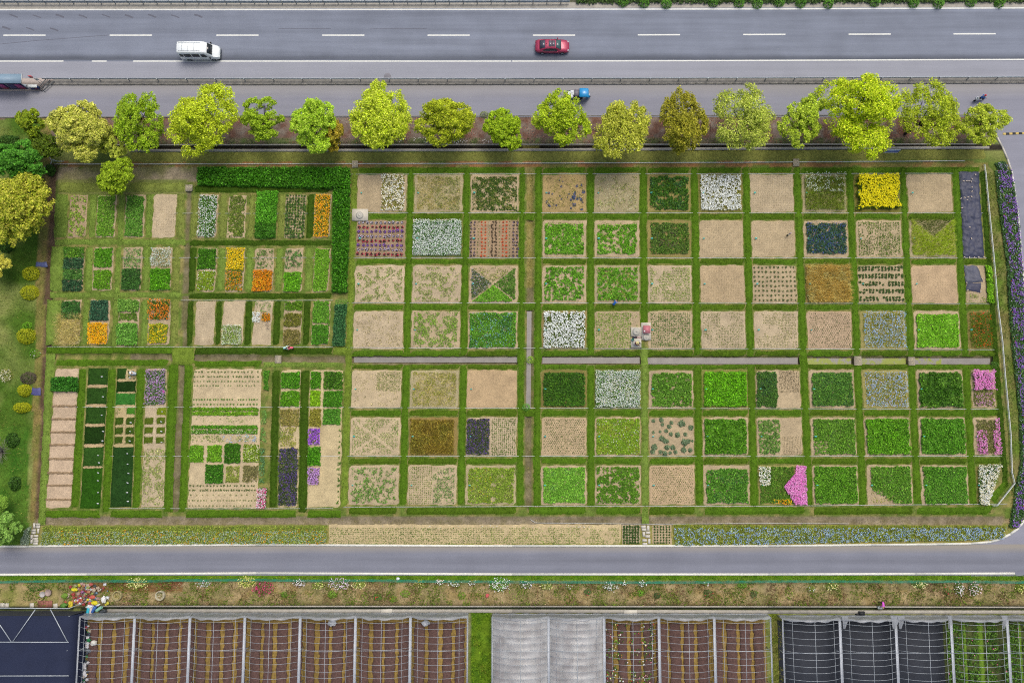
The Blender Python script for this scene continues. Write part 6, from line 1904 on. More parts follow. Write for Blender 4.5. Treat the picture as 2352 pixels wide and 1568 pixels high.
g.box((q.c[0] - q.w * .34, q.c[1] - q.h * .24, .954), (.18, .2, .006))
g.build('white_label', M_WHITE, bd)
for (x, c, w, l) in ((1457, '#3c3444', .55, 'dark crate lying between two concrete pads'), (1467, '#d8b8b0', .5, 'pale pink crate lying between two concrete pads')):
    p = G(x, 775)
    g = Geo()
    g.box((p.x, p.y, .12), (w, .28, .26), taper=.95)
    g.box((p.x, p.y, .26), (w * .9, .22, .03))
    tag(g.build('crate', plain('crate_' + c[1:], c, .7), origin=(p.x, p.y, 0)), l, 'crate')
p = G(1452, 780.5)
g = Geo()
g.lathe([(.16, 0), (.2, .3), (.21, .31), (.19, .31), (.15, .05), (0, .05)], (p.x, p.y, .28), 14)
g.tube([(p.x - .19, p.y, .58), (p.x, p.y + .1, .72), (p.x + .19, p.y, .58)], .012, 5)
tag(g.build('bucket', plain('green_bucket', '#4c8478', .5), origin=(p.x, p.y, .28)), 'small green bucket on the lower concrete pad', 'bucket')

# ------------------------------------------------------------------ tarpaulins and bricks
def tarp(name, label, pts, hexs, wr=.10, z0=.16, cat='tarp'):
    q = Quad(pts)
    nx, ny = max(8, int(q.w / .14)), max(8, int(q.h / .14))
    uu, vv = np.meshgrid(np.linspace(0, 1, nx + 1), np.linspace(0, 1, ny + 1))
    P = q.at(uu, vv).reshape(-1, 3)
    u, v = uu.ravel(), vv.ravel()
    e = np.minimum(np.minimum(u, 1 - u) * q.w, np.minimum(v, 1 - v) * q.h)
    w1 = np.abs(vnoise(P[:, 0] * 1.6 + P[:, 1] * .5, P[:, 1] * .6, .5, 51) - .5) * 2
    w2 = np.abs(vnoise(P[:, 0] * .5, P[:, 1] * 1.4 + P[:, 0] * .6, .45, 52) - .5) * 2
    P[:, 2] = z0 * np.clip(e / .3, 0, 1) + (w1 + w2 - .5) * wr * np.clip(e / .2, .15, 1) + .03
    P[:, 0] += (vnoise(P[:, 0], P[:, 1], .6, 53) - .5) * .25 * (e < .01)
    P[:, 1] += (vnoise(P[:, 0], P[:, 1], .6, 54) - .5) * .25 * (e < .01)
    I = np.arange((nx + 1) * (ny + 1)).reshape(ny + 1, nx + 1)
    g = Geo()
    g.add(P, np.stack([I[1:, :-1], I[1:, 1:], I[:-1, 1:], I[:-1, :-1]], -1).reshape(-1, 4))
    o = g.build(name, plain('tarp_' + hexs[1:], hexs, .55, var=.12, scale=1.5), origin=tuple(q.c), smooth=True)
    return tag(o, label, cat)


tarp('tarpaulin', 'long blue black tarpaulin over the plot beside the rail fence', [(2203, 394), (2247, 394), (2260, 592), (2213, 592)], '#43465c', .2)
tarp('tarpaulin', 'small torn grey tarpaulin beside the lime bushes', [(2215, 610), (2244, 610), (2259, 648), (2217, 652)], '#5c5d6c', .16)
tarp('tarpaulin', 'crumpled lower flap of the torn grey tarpaulin', [(2221, 651), (2254, 650), (2250, 672), (2218, 668)], '#46475c', .16)
tarp('cloth_cover', 'upper dark blue cover lying across the side ditch', [(82, 601), (108, 602), (109, 614), (83, 613)], '#5c6490', .06, .1, 'cover')
tarp('cloth_cover', 'lower dark blue cover lying beside the side ditch', [(74, 891), (93, 891), (93, 907), (71, 907)], '#54548a', .06, .1, 'cover')
gb = Geo()
gb.box((0, 0, 0), (.24, .115, .07))
mb = gb.mesh('brick')
mb.materials.append(plain('pale_brick', '#d8c4b4', .9, var=.15))
for i, (x, y) in enumerate(((2211, 417), (2218, 417), (2223, 417), (2228, 418), (2230, 412), (2238, 403), (2230, 431), (2230, 441), (2229, 453), (2221, 454), (2214, 455), (2219, 460), (2225, 523), (2229, 549), (2205, 457), (2207, 479), (2214, 591), (2225, 592), (2236, 592), (2246, 591), (2258, 591), (2255, 641), (2219, 650), (2221, 667), (2251, 670))):
    p = G(x, y)
    o = bpy.data.objects.new('loose_brick', mb)
    COL.objects.link(o)
    o.location = (p.x, p.y, .26 if y < 586 else .16)
    o.rotation_euler = (0, 0, random.uniform(0, 3))
    tag(o, 'pale loose brick weighing down the long blue black tarpaulin' if y < 600 else 'pale loose brick weighing down the torn grey tarpaulin', 'brick', 'bricks holding the tarpaulins')

# board lying on the grass bank
q = Quad([(2039, 343), (2071, 343), (2063, 351.5), (2031, 351.5)])
sg = empty('information_sign', (q.c[0], q.c[1], 0), 'tilted information sign with blue and white panel on the grass bank', 'sign')
a, b_, c_, d_ = [np.array(G(*p, z)) for p, z in (((2038.5, 343), 1.15), ((2070.5, 343), 1.15), ((2062, 351), .75), ((2030, 351), .75))]
g = Geo()
th = np.array([0, .02, -.05])
g.add([d_, c_, b_, a, d_ + th, c_ + th, b_ + th, a + th], [[0, 1, 2, 3], [7, 6, 5, 4], [0, 4, 5, 1], [1, 5, 6, 2], [2, 6, 7, 3], [3, 7, 4, 0]])
g.build('panel', plain('sign_blue', '#8ca4c8', .4, var=.2, scale=2.5), sg)
for t0, t1, col_ in ((.0, .22, '#f4f0e8'), (.5, .62, '#3c50a0'), (.62, .72, '#5c4c9c'), (.9, 1, '#d8d4e0')):
    g = Geo()
    up_ = np.array([0, -.004, .012])
    g.add([d_ * t1 + a * (1 - t1) + up_, c_ * t1 + b_ * (1 - t1) + up_, c_ * t0 + b_ * (1 - t0) + up_, d_ * t0 + a * (1 - t0) + up_], [[0, 1, 2, 3]])
    g.build('print_band', plain('sign_' + col_[1:], col_, .4), sg)
for s in (.12, .88):
    g = Geo()
    m = (a * (1 - s) + b_ * s + d_ * (1 - s) + c_ * s) / 2
    g.tube([(m[0], m[1], -.1), (m[0], m[1], m[2] - .06)], .04, 6)
    g.build('leg', M_STEEL, sg)
# leaning rods and fence corner by the side ditch
cf = empty('broken_rail', G(120, 372), 'short broken metal rail at the corner of the side ditch', 'rail')
for pts in ([(105, 384), (118, 384.5)], [(119, 384), (121, 372)], [(121, 372), (150, 372.5)], [(122, 370), (117, 364)], [(122, 368), (133, 372)]):
    g = Geo()
    g.tube([G(*pts[0]) + Vector((0, 0, .3)), G(*pts[1]) + Vector((0, 0, .34))], .045, 6)
    g.build('bar', M_STEEL, cf)
g = Geo()
g.tube([G(119, 384) + Vector((0, 0, -.1)), G(119, 384) + Vector((0, 0, .4))], .05, 6)
g.build('post', M_STEEL, cf)
g = Geo()
g.tube([G(1353, 292) + Vector((0, 0, .03)), G(1380, 306) + Vector((0, 0, .05))], .035, 6)
tag(g.build('wooden_pole', M_WOOD, origin=G(1353, 292)), 'thin pale pole lying in the leaf litter under the trees', 'pole')
p = G(1808, 541)
g = Geo()
mp_ = empty('marker_post', (p.x, p.y, .03), 'white marker post with dark foot and maroon band in bare plot', 'post')
g.lathe([(0, 0), (.13, 0), (.11, .5), (0, .5)], (p.x, p.y, .03), 10)
g.build('foot', plain('dark_green_foot', '#4c5444', .7), mp_)
g = Geo()
g.lathe([(0, .5), (.1, .5), (.1, 1.15), (0, 1.15)], (p.x, p.y, .03), 10)
g.build('shaft', M_WHITE, mp_)
g = Geo()
g.lathe([(0, 1.15), (.11, 1.15), (.11, 1.28), (0, 1.28)], (p.x, p.y, .03), 10)
g.build('band', plain('maroon_band', '#7c2c58', .6), mp_)
g = Geo()
g.lathe([(0, 1.28), (.1, 1.28), (.09, 1.5), (.04, 1.56), (0, 1.57)], (p.x, p.y, .03), 10)
g.build('cap', plain('pink_cap', '#f4d4dc', .6), mp_)
mh = G(890, 176)
g = Geo()
g.lathe([(0, .0), (.5, .0), (.5, .012), (.42, .016), (0, .016)], (mh.x, mh.y, .009), 24)
tag(g.build('manhole_cover', plain('cover_iron', '#86828a', .7, var=.2), origin=(mh.x, mh.y, 0)), 'round dark manhole cover at the edge of the shoulder', 'manhole cover')

# ------------------------------------------------------------------ vehicles
def panel(g, pts, off=(0, 0, 0), th=.012):
    """thin plate from a convex outline (proud of what it lies on by its own thickness)"""
    P = np.array(pts, float) + np.array(off)
    n = np.cross(P[1] - P[0], P[-1] - P[0])
    n /= np.linalg.norm(n)
    k = len(P)
    V = np.concatenate([P + n * th, P - n * .005])
    g.caps = getattr(g, 'caps', [])
    n0 = g.n
    g.add(V, [[i + k, (i + 1) % k + k, (i + 1) % k, i] for i in range(k)])
    g.caps.append([n0 + i for i in range(k)])
    g.caps.append([n0 + k + i for i in range(k)][::-1])


def wheel(parent, p, r, w, side):
    t = Geo()
    prof = [(r * .62, -w / 2), (r * .9, -w / 2), (r, -w * .3), (r, w * .3), (r * .9, w / 2), (r * .62, w / 2)]
    def spin(prof, seg):
        V, F = [], []
        for (rr, y) in prof:
            for k in range(seg):
                a = 2 * math.pi * k / seg
                V.append((p[0] + rr * math.cos(a), p[1] + y, p[2] + rr * math.sin(a)))
        for i in range(len(prof) - 1):
            for k in range(seg):
                F.append([i * seg + k, (i + 1) * seg + k, (i + 1) * seg + (k + 1) % seg, i * seg + (k + 1) % seg])
        return V, F
    V, F = spin(prof, 20)
    t.add(V, F)
    o = t.build('tyre', M_BLACK, parent, smooth=True, origin=(0, 0, 0))
    t = Geo()
    y = side * w * .42
    V, F = spin([(r * .64, y * .7), (r * .62, y), (r * .52, y), (r * .2, y * .85), (r * .18, y * 1.1), (0.001, y * 1.1)], 20)
    t.add(V, F)
    ob = t.build('rim', M_STEEL, o, origin=(0, 0, 0))
    return o


def car_paint(name, hexs, rough=.25, coat=.6, metal=.0):
    return plain(name, hexs, rough, metal, var=.02, scale=.5, coat=coat, spec=.5)


# ---- white minibus
def minibus():
    p = G(465, 126)
    root = empty('minibus', (p.x, p.y, 0.01), 'white high roofed minibus driving on the highway', 'van')
    root.scale = (.93, .95, .95)
    W = plain('white_car_paint', '#ffffff', .3, var=.02, scale=.5, gain=1.12, coat=.5)
    g = Geo()
    # x, half width low, half width belt, half width top, z low, z belt, z top
    st = [(-2.95, .88, .92, .80, .45, 1.2, 2.42), (-2.88, .97, 1.0, .84, .32, 1.2, 2.50), (-1.0, .99, 1.01, .86, .30, 1.2, 2.56), (.7, .99, 1.01, .86, .30, 1.2, 2.54), (1.15, .99, 1.01, .84, .30, 1.2, 2.44),
          (1.45, .99, 1.0, .80, .30, 1.2, 2.22), (2.05, .98, .99, .80, .30, 1.16, 1.46), (2.2, .97, .98, .82, .30, 1.1, 1.28), (2.65, .93, .93, .80, .32, .95, 1.08), (2.9, .82, .82, .70, .36, .8, .92), (2.98, .66, .66, .55, .42, .65, .74)]
    secs = []
    for (x, a, b, c, z0, z1, z2) in st:
        secs.append([(x, -a, z0), (x, -b, (z0 + z1) / 2), (x, -b, z1), (x, -(b + c) / 2 - .01, (z1 + z2) / 2 + .08), (x, -c, z2 - .07), (x, -c * .86, z2), (x, 0, z2 + .03), (x, c * .86, z2), (x, c, z2 - .07), (x, (b + c) / 2 + .01, (z1 + z2) / 2 + .08), (x, b, z1), (x, b, (z0 + z1) / 2), (x, a, z0)])
    g.loft(secs)
    body = g.build('body', W, root, smooth=False, origin=(0, 0, 0))
    ws = Geo()
    panel(ws, [(2.04, -.76, 1.50), (2.04, .76, 1.50), (1.50, .74, 2.20), (1.50, -.74, 2.20)], (.03, 0, .03), .02)
    ws.build('windscreen', M_GLASS, root, origin=(0, 0, 0))
    for s in (-1, 1):
        for (x0, x1, z0, z1) in ((-2.7, -2.2, 1.45, 2.0), (-2.05, -1.0, 1.40, 2.05), (-.85, .25, 1.40, 2.05), (.5, 1.35, 1.35, 2.0)):
            wg = Geo()
            yl, yh = s * 1.0, s * .925
            q_ = [(x0, yl, z0), (x1, yl, z0), (x1 - (.25 if x1 > 1 else 0), yh, z1), (x0, yh, z1)]
            panel(wg, q_ if s < 0 else q_[::-1], (0, s * .02, 0), .02)
            wg.build('side_window', M_GLASS, root, origin=(0, 0, 0))
        mg = Geo()
        mg.box((1.75, s * 1.16, 1.35), (.14, .22, .28))
        mg.build('mirror', M_BLACK, root, origin=(0, 0, 0))
        hl = Geo()
        hl.box((2.8, s * .70, .86), (.2, .26, .18), s * -.5)
        hl.build('headlight', plain('headlamp', '#dfe6ea', .15, spec=.7), root, origin=(0, 0, 0))
        for x in (-1.75, 1.95):
            wheel(root, (x, s * .92, .34), .34, .22, s)
        rr = Geo()
        rr.tube([(-2.7, s * .62, 2.575), (.6, s * .62, 2.60)], .018, 5)
        rr.build('roof_rib', plain('seam_grey', '#c4c8cc', .5), root, origin=(0, 0, 0))
    for x in (-2.1, -1.2, -.3):
        rr = Geo()
        rr.box((x, 0, 2.59), (.03, 1.2, .03))
        rr.build('roof_rib', MATS['seam_grey'], root, origin=(0, 0, 0))
    bm_ = Geo()
    bm_.box((2.93, 0, .48), (.18, 1.5, .3), taper=.9)
    bm_.build('bumper', plain('grey_bumper', '#4c5660', .6), root, origin=(0, 0, 0))
    sk = Geo()
    sk.box((0, 0, .3), (5.6, 1.9, .14))
    sk.build('sill', M_BLACK, root, origin=(0, 0, 0))
    return root


minibus()


def sedan():
    p = G(1268, 111.5)
    root = empty('sedan', (p.x, p.y, 0.01), 'metallic crimson sedan with sunroof driving on the highway', 'car')
    Rp = car_paint('crimson_paint', '#b83a5c', .35, .35, .2)
    g = Geo()
    st = [(-2.42, .62, .55, .70, .66, .52), (-2.36, .78, .40, .82, .82, .62), (-2.0, .90, .26, .95, .98, .80), (-1.5, .93, .22, .97, 1.0, .86), (-.4, .94, .20, .95, .98, .88), (.7, .94, .20, .93, .96, .88), (1.15, .93, .22, .90, .95, .86),
          (1.8, .91, .25, .80, .86, .80), (2.2, .84, .32, .68, .74, .68), (2.38, .68, .42, .58, .62, .52), (2.42, .5, .48, .52, .55, .4)]
    secs = []
    for (x, w, z0, zb, zt, wt) in st:
        zm = (z0 + zb) / 2
        secs.append([(x, -w * .93, z0), (x, -w, zm), (x, -w * .98, zb - .06), (x, -wt * .98, zt), (x, -wt * .5, zt + .03), (x, 0, zt + .04), (x, wt * .5, zt + .03), (x, wt * .98, zt), (x, w * .98, zb - .06), (x, w, zm), (x, w * .93, z0)])
    g.loft(secs)
    g.build('body', Rp, root, smooth=True, origin=(0, 0, 0))
    c = Geo()
    cs = [(-2.0, .62, .92, .97), (-1.55, .72, .95, 1.16), (-1.05, .66, .95, 1.36), (-.55, .62, .95, 1.43), (.1, .61, .95, 1.45), (.45, .61, .95, 1.40), (.85, .68, .94, 1.20), (1.25, .74, .93, .99)]
    secs = []
    for (x, wt, z0, z1) in cs:
        wb = .84
        secs.append([(x, -wb, z0), (x, -(wt + .03), z1 - .06), (x, -wt * .9, z1), (x, 0, z1 + .02), (x, wt * .9, z1), (x, wt + .03, z1 - .06), (x, wb, z0)])
    c.loft(secs)
    c.build('roof', Rp, root, smooth=True, origin=(0, 0, 0))
    ws = Geo()
    panel(ws, [(1.22, -.70, 1.0), (1.22, .70, 1.0), (.5, .56, 1.41), (.5, -.56, 1.41)], (.02, 0, .03), .015)
    ws.build('windscreen', plain('green_glass', '#4a6c6c', .08, spec=.8), root, origin=(0, 0, 0))
    ws = Geo()
    panel(ws, [(-1.75, .62, 1.09), (-1.75, -.62, 1.09), (-1.02, -.56, 1.38), (-1.02, .56, 1.38)], (-.02, 0, .03), .015)
    ws.build('rear_window', plain('smoked_glass', '#4c4c5c', .1, spec=.8), root, origin=(0, 0, 0))
    for x0, x1 in ((-.55, -.1), (-.08, .36)):
        ws = Geo()
        panel(ws, [(x0, -.44, 1.475), (x1, -.44, 1.475), (x1, .44, 1.475), (x0, .44, 1.475)], (0, 0, .01), .012)
        ws.build('sunroof', plain('sunroof_glass', '#6c6470', .06, spec=.9), root, origin=(0, 0, 0))
    for s in (-1, 1):
        for pts in ([(-1.3, .83, 1.02), (-.35, .83, 1.02), (-.35, .66, 1.34), (-.85, .67, 1.30)], [(-.3, .83, 1.02), (.75, .82, 1.0), (.45, .68, 1.30), (-.3, .66, 1.35)]):
            wg = Geo()
            q_ = [(x, s * y, z) for x, y, z in pts]
            panel(wg, q_ if s < 0 else q_[::-1], (0, s * .03, 0), .02)
            wg.build('side_window', M_GLASS, root, origin=(0, 0, 0))
        tr = Geo()
        tr.tube([(-1.45, s * .87, 1.0), (.8, s * .87, .98)], .014, 5)
        tr.build('chrome_trim', plain('chrome', '#e8e8ec', .15, metal=.9), root, origin=(0, 0, 0))
        mg = Geo()
        mg.box((.72, s * 1.0, 1.03), (.12, .2, .13), taper=.8)
        mg.build('mirror', Rp, root, origin=(0, 0, 0))
        hl = Geo()
        hl.box((2.2, s * .62, .70), (.24, .26, .1), s * -.5, taper=.8)
        hl.build('headlight', MATS['headlamp'], root, origin=(0, 0, 0))
        tl = Geo()
        tl.box((-2.34, s * .6, .78), (.1, .34, .12))
        tl.build('tail_light', plain('tail_red', '#8c1420', .2), root, origin=(0, 0, 0))
        for x in (-1.42, 1.42):
            wheel(root, (x, s * .84, .33), .33, .22, s)
    an = Geo()
    an.box((-.85, 0, 1.44), (.16, .05, .07), taper=.5)
    an.build('antenna', M_BLACK, root, origin=(0, 0, 0))
    return root


sedan()


def tricycle():
    p = G(1331, 224)
    root = empty('cargo_tricycle', (p.x, p.y, .01), 'cargo tricycle with bright blue canopy and load, partly under a tree', 'tricycle')
    B = car_paint('tricycle_blue', '#1a9ce0', .4)
    can = Geo()
    secs = []
    for (x, w, z) in ((-.15, .62, 1.66), (-.1, .66, 1.72), (.5, .68, 1.74), (1.05, .66, 1.68), (1.15, .62, 1.60)):
        secs.append([(x, -w, z - .12), (x, -w * .9, z), (x, 0, z + .05), (x, w * .9, z), (x, w, z - .12), (x, w * .95, z - .16), (x, 0, z - .02), (x, -w * .95, z - .16)])
    can.loft(secs)
    can.build('canopy', B, root, smooth=True, origin=(0, 0, 0))
    for sx, sy in ((-.1, -.6), (-.1, .6), (1.05, -.55), (1.05, .55)):
        g = Geo()
        g.tube([(sx, sy, .5), (sx, sy, 1.6)], .025, 6)
        g.build('canopy_post', M_STEELD, root, origin=(0, 0, 0))
    g = Geo()
    g.box((-1.0, 0, .62), (1.7, 1.15, .08))
    for s in (-1, 1):
        g.box((-1.0, s * .56, .82), (1.7, .04, .36))
    g.box((-1.84, 0, .82), (.04, 1.15, .36))
    g.box((-.16, 0, .82), (.04, 1.15, .36))
    g.build('cargo_bed', plain('bed_green', '#4c6c74', .5), root, origin=(0, 0, 0))
    g = Geo()
    g.box((.15, 0, .6), (.5, .9, .5), taper=.9)
    g.box((.2, 0, .9), (.45, .8, .12))
    g.build('seat', M_BLACK, root, origin=(0, 0, 0))
    g = Geo()
    g.box((1.05, 0, .75), (.25, 1.0, .75), taper=.8)
    g.box((1.2, 0, .5), (.35, .5, .2))
    g.build('front_cowl', B, root, origin=(0, 0, 0))
    g = Geo()
    g.tube([(.85, -.38, 1.1), (.98, 0, 1.15), (.85, .38, 1.1)], .02, 6)
    g.build('handlebar', M_STEELD, root, origin=(0, 0, 0))
    g = Geo()
    g.lathe([(0, -.02), (.1, -.02), (.12, .04), (0, .06)], (1.28, 0, .92), 12)
    g.build('headlight', MATS['headlamp'], root, origin=(0, 0, 0))
    wheel(root, (1.25, 0, .28), .28, .12, 1)
    for s in (-1, 1):
        wheel(root, (-1.2, s * .5, .28), .28, .14, s)
    base = root.location
    for i, (x, y, z, r_, l, c, n_) in enumerate(((-1.55, .15, 1.05, .36, 'white stuffed sack at the tail of the cargo tricycle', '#f4f4f4', 0), (-1.12, .2, 1.12, .38, 'white stuffed sack in the middle of the tricycle load', '#f0f0f2', 0), (-1.3, -.25, 1.05, .34, 'white stuffed sack at the near side of the tricycle load', '#ececf0', 0))):
        blob('sack', l, 'sack', (base.x + x, base.y + y, z), (r_, r_ * .95, r_ * .6), c, 'sacks on the tricycle', 60 + i)
    g = Geo()
    g.box((0, 0, 0), (.6, 1.05, .75), taper=.86)
    g.box((0, 0, .40), (.62, .95, .06))
    for yy in (-.3, .3):
        g.box((0, yy, .435), (.54, .05, .02))
    tag(g.build('load_box', plain('grey_load', '#87808a', .7, var=.2)), 'grey padded box behind the blue canopy of the tricycle', 'box').location = (base.x - .52, base.y + .1, 1.05)


def blob(name, label, cat, loc, r, hexs, group=None, seed=0, crumple=.35, rough=.6):
    """crumpled bag or heap: an uneven rounded solid with a flat underside"""
    rg = np.random.default_rng(seed)
    bm = bmesh.new()
    bmesh.ops.create_icosphere(bm, subdivisions=2, radius=1.0)
    for v in bm.verts:
        n = v.co.normalized()
        k = 1 + crumple * (math.sin(n.x * 5 + seed) * math.cos(n.y * 4.3 + seed * 1.7) * .5 + rg.uniform(-.35, .35))
        v.co = Vector((n.x * r[0] * k, n.y * r[1] * k, max(n.z * r[2] * k, -r[2] * .55)))
    me = bpy.data.meshes.new(name)
    bm.to_mesh(me)
    bm.free()
    me.materials.append(plain('fabric_' + hexs[1:], hexs, rough, var=.1, scale=5))
    o = bpy.data.objects.new(name, me)
    o.location = loc
    COL.objects.link(o)
    return tag(o, label, cat, group)


tricycle()

# ------------------------------------------------------------------ people
SK = plain('skin', '#c89878', .6, var=.04)


def person(label, loc, rz, pose, top, bottom, hat=None, hair='#1c1816', skin=SK, shoes='#2c2826', name='person'):
    """one continuous body grown over a posed skeleton; hat or hair is a child"""
    # joints facing +x : pelvis, chest, neck, head / arms / legs
    J = {'stand': dict(pel=(0, 0, .92), che=(.02, 0, 1.25), nec=(.02, 0, 1.45), hed=(.05, 0, 1.62), sL=(.02, .19, 1.40), eL=(.05, .26, 1.12), hL=(.15, .25, .90), kL=(.03, .1, .50), fL=(-.02, .1, .06), tL=(.14, .11, .03)),
         'bend': dict(pel=(-.25, 0, .85), che=(.1, 0, 1.02), nec=(.32, 0, 1.04), hed=(.50, 0, 1.06), sL=(.24, .19, 1.0), eL=(.34, .24, .74), hL=(.48, .16, .50), kL=(-.1, .12, .46), fL=(-.2, .12, .06), tL=(-.03, .13, .03)),
         'squat': dict(pel=(-.15, 0, .28), che=(.05, 0, .62), nec=(.18, 0, .80), hed=(.28, 0, .94), sL=(.15, .19, .74), eL=(.38, .24, .55), hL=(.60, .14, .38), kL=(.28, .2, .50), fL=(.0, .16, .06), tL=(.15, .18, .03)),
         'sit': dict(pel=(-.05, 0, .14), che=(.0, 0, .48), nec=(.06, 0, .68), hed=(.12, 0, .84), sL=(.05, .19, .62), eL=(.18, .26, .38), hL=(.40, .12, .30), kL=(.36, .18, .30), fL=(.60, .16, .06), tL=(.74, .16, .08)),
         'ride': dict(pel=(-.05, 0, .84), che=(.05, 0, 1.16), nec=(.10, 0, 1.36), hed=(.15, 0, 1.53), sL=(.08, .20, 1.30), eL=(.26, .30, 1.10), hL=(.50, .30, 1.02), kL=(.38, .16, .72), fL=(.38, .16, .38), tL=(.52, .17, .36))}[pose]
    vs, rad, ed, part = [], [], [], []

    def add(p, r, k):
        vs.append(p)
        rad.append(r)
        part.append(k)
        return len(vs) - 1

    mir = lambda p: (p[0], -p[1], p[2])
    mid = lambda a, b, t=.5: tuple(a[i] * (1 - t) + b[i] * t for i in range(3))
    pe = add(J['pel'], .15, 'b')
    be = add(mid(J['pel'], J['che'], .45), .135, 't')
    ch = add(J['che'], .16, 't')
    ne = add(J['nec'], .065, 's')
    h0 = add(mid(J['nec'], J['hed'], .55), .085, 's')
    hd_ = add(J['hed'], .105, 's')
    ht = add(tuple(np.array(J['hed']) + (np.array(J['hed']) - np.array(J['nec'])) * .45), .08, 's')
    ed += [(pe, be), (be, ch), (ch, ne), (ne, h0), (h0, hd_), (hd_, ht)]
    for s in (1, -1):
        f = (lambda p: p) if s > 0 else mir
        a = add(f(J['sL']), .075, 't')
        b = add(f(J['eL']), .052, 't')
        h = add(f(mid(J['eL'], J['hL'], .85)), .036, 's')
        pl = add(f(J['hL']), .042, 's')
        ed += [(ch, a), (a, b), (b, h), (h, pl)]
        d = np.array(f(J['hL'])) - np.array(f(J['eL']))
        d /= np.linalg.norm(d)
        sd = np.cross(d, [0, 0, 1.0])
        sd /= np.linalg.norm(sd) + 1e-6
        for kf, ln in zip((-1.5, -.5, .5, 1.5), (.062, .078, .074, .056)):
            b0 = np.array(f(J['hL'])) + d * .05 + sd * kf * .019
            q0 = add(tuple(b0), .010, 's')
            q1 = add(tuple(b0 + d * ln * .6), .009, 's')
            q2 = add(tuple(b0 + d * ln + np.array([0, 0, -.02])), .008, 's')
            ed += [(pl, q0), (q0, q1), (q1, q2)]
        b0 = np.array(f(J['hL'])) + sd * .04 * s
        q0 = add(tuple(b0), .011, 's')
        q1 = add(tuple(b0 + d * .04 + sd * .025 * s), .009, 's')
        ed += [(pl, q0), (q0, q1)]
        hp = add(f((J['pel'][0], .10, J['pel'][2] - .02)), .105, 'b')
        kn = add(f(J['kL']), .07, 'b')
        cf_ = add(f(mid(J['kL'], J['fL'], .4)), .062, 'b')
        an = add(f(J['fL']), .045, 'f')
        to = add(f(J['tL']), .042, 'f')
        ed += [(pe, hp), (hp, kn), (kn, cf_), (cf_, an), (an, to)]
    me = bpy.data.meshes.new('skeleton')
    me.from_pydata(vs, ed, [])
    tmp = bpy.data.objects.new('skeleton', me)
    COL.objects.link(tmp)
    sm = tmp.modifiers.new('skin', 'SKIN')
    sm.use_smooth_shade = True
    if me.skin_vertices:
        for i, sv in enumerate(me.skin_vertices[0].data):
            sv.radius = (rad[i], rad[i])
            sv.use_root = (i == pe)
    sb = tmp.modifiers.new('sub', 'SUBSURF')
    sb.levels = sb.render_levels = 1
    dg = bpy.context.evaluated_depsgraph_get()
    m2 = bpy.data.meshes.new_from_object(tmp.evaluated_get(dg))
    bpy.data.objects.remove(tmp)
    m2.materials.clear()
    slots = {'t': plain('cloth_' + top[1:], top, .8, var=.12, scale=8), 'b': plain('cloth_' + bottom[1:], bottom, .8, var=.12, scale=8), 's': skin, 'f': plain('cloth_' + shoes[1:], shoes, .7)}
    keys = list(slots)
    for k in keys:
        m2.materials.append(slots[k])
    # faces take the garment of the nearest bone
    E = np.array(ed)
    V = np.array(vs)
    A, B = V[E[:, 0]], V[E[:, 1]]
    kk = [part[b] if part[b] != 'b' or part[a] == 'b' else 'b' for a, b in ed]
    for pol in m2.polygons:
        c = np.array(pol.center)
        t = np.clip(((c - A) * (B - A)).sum(1) / (((B - A) ** 2).sum(1) + 1e-9), 0, 1)
        d = np.linalg.norm(c - A - (B - A) * t[:, None], axis=1) - np.array([(rad[a] + rad[b]) / 2 for a, b in ed])
        pol.material_index = keys.index(kk[int(np.argmin(d))])
        pol.use_smooth = True
    root = empty(name, loc, label, 'person', None)
    root.rotation_euler = (0, 0, rz)
    o = bpy.data.objects.new('body', m2)
    COL.objects.link(o)
    o.parent = root
    hp = np.array(J['hed'])
    ax = np.array(J['hed']) - np.array(J['nec'])
    ax /= np.linalg.norm(ax)
    fw = np.array([1.0, 0, 0]) - ax * ax[0]
    if np.linalg.norm(fw) < .3:
        fw = np.array([0, 0, -1.0])
    fw /= np.linalg.norm(fw)
    face = Geo()
    for s in (-1, 1):
        sdv = np.cross(ax, fw) * s
        e_ = hp + fw * .098 + sdv * .036 + ax * .01
        face.box(e_, (.022, .022, .014))
    face.build('eye', plain('eye_dark', '#241c18', .3), root, origin=(0, 0, 0))
    nz_ = Geo()
    nz_.box(hp + fw * .112 - ax * .02, (.03, .026, .04), taper=.7)
    nz_.build('nose', skin, root, origin=(0, 0, 0))
    mo = Geo()
    mo.box(hp + fw * .095 - ax * .06, (.016, .05, .012))
    mo.build('mouth', plain('lip', '#8c4c44', .5), root, origin=(0, 0, 0))
    Mx = Vector((0, 0, 1)).rotation_difference(Vector(ax)).to_matrix()
    if hat:
        hc_, brim = hat
        g = Geo()
        prof = [(brim, .035), (brim * .98, .05), (.125, .075), (.118, .14), (.09, .185), (0, .195)]
        if brim < .15:
            prof = [(.128, -.03), (.132, .05), (.115, .12), (.07, .165), (0, .178)]
        g.lathe(prof, (0, 0, 0), 18)
        g.V = [np.array([tuple(Mx @ Vector(v)) for v in vv]) + hp for vv in g.V]
        g.build('hat' if brim > .15 else 'helmet', plain('hat_' + hc_[1:], hc_, .5, var=.06), root, smooth=True, origin=(0, 0, 0))
    else:
        g = Geo()
        g.lathe([(.105, -.05), (.118, .02), (.11, .09), (.07, .14), (0, .155)], (0, 0, 0), 14)
        g.V = [np.array([tuple(Mx @ Vector(v)) for v in vv]) + hp - fw * .018 for vv in g.V]
        g.build('hair', plain('hair_' + hair[1:], hair, .6), root, smooth=True, origin=(0, 0, 0))
    return root


def at(x, y, z=0.0):
    p = G(x, y)
    return (p.x, p.y, z)


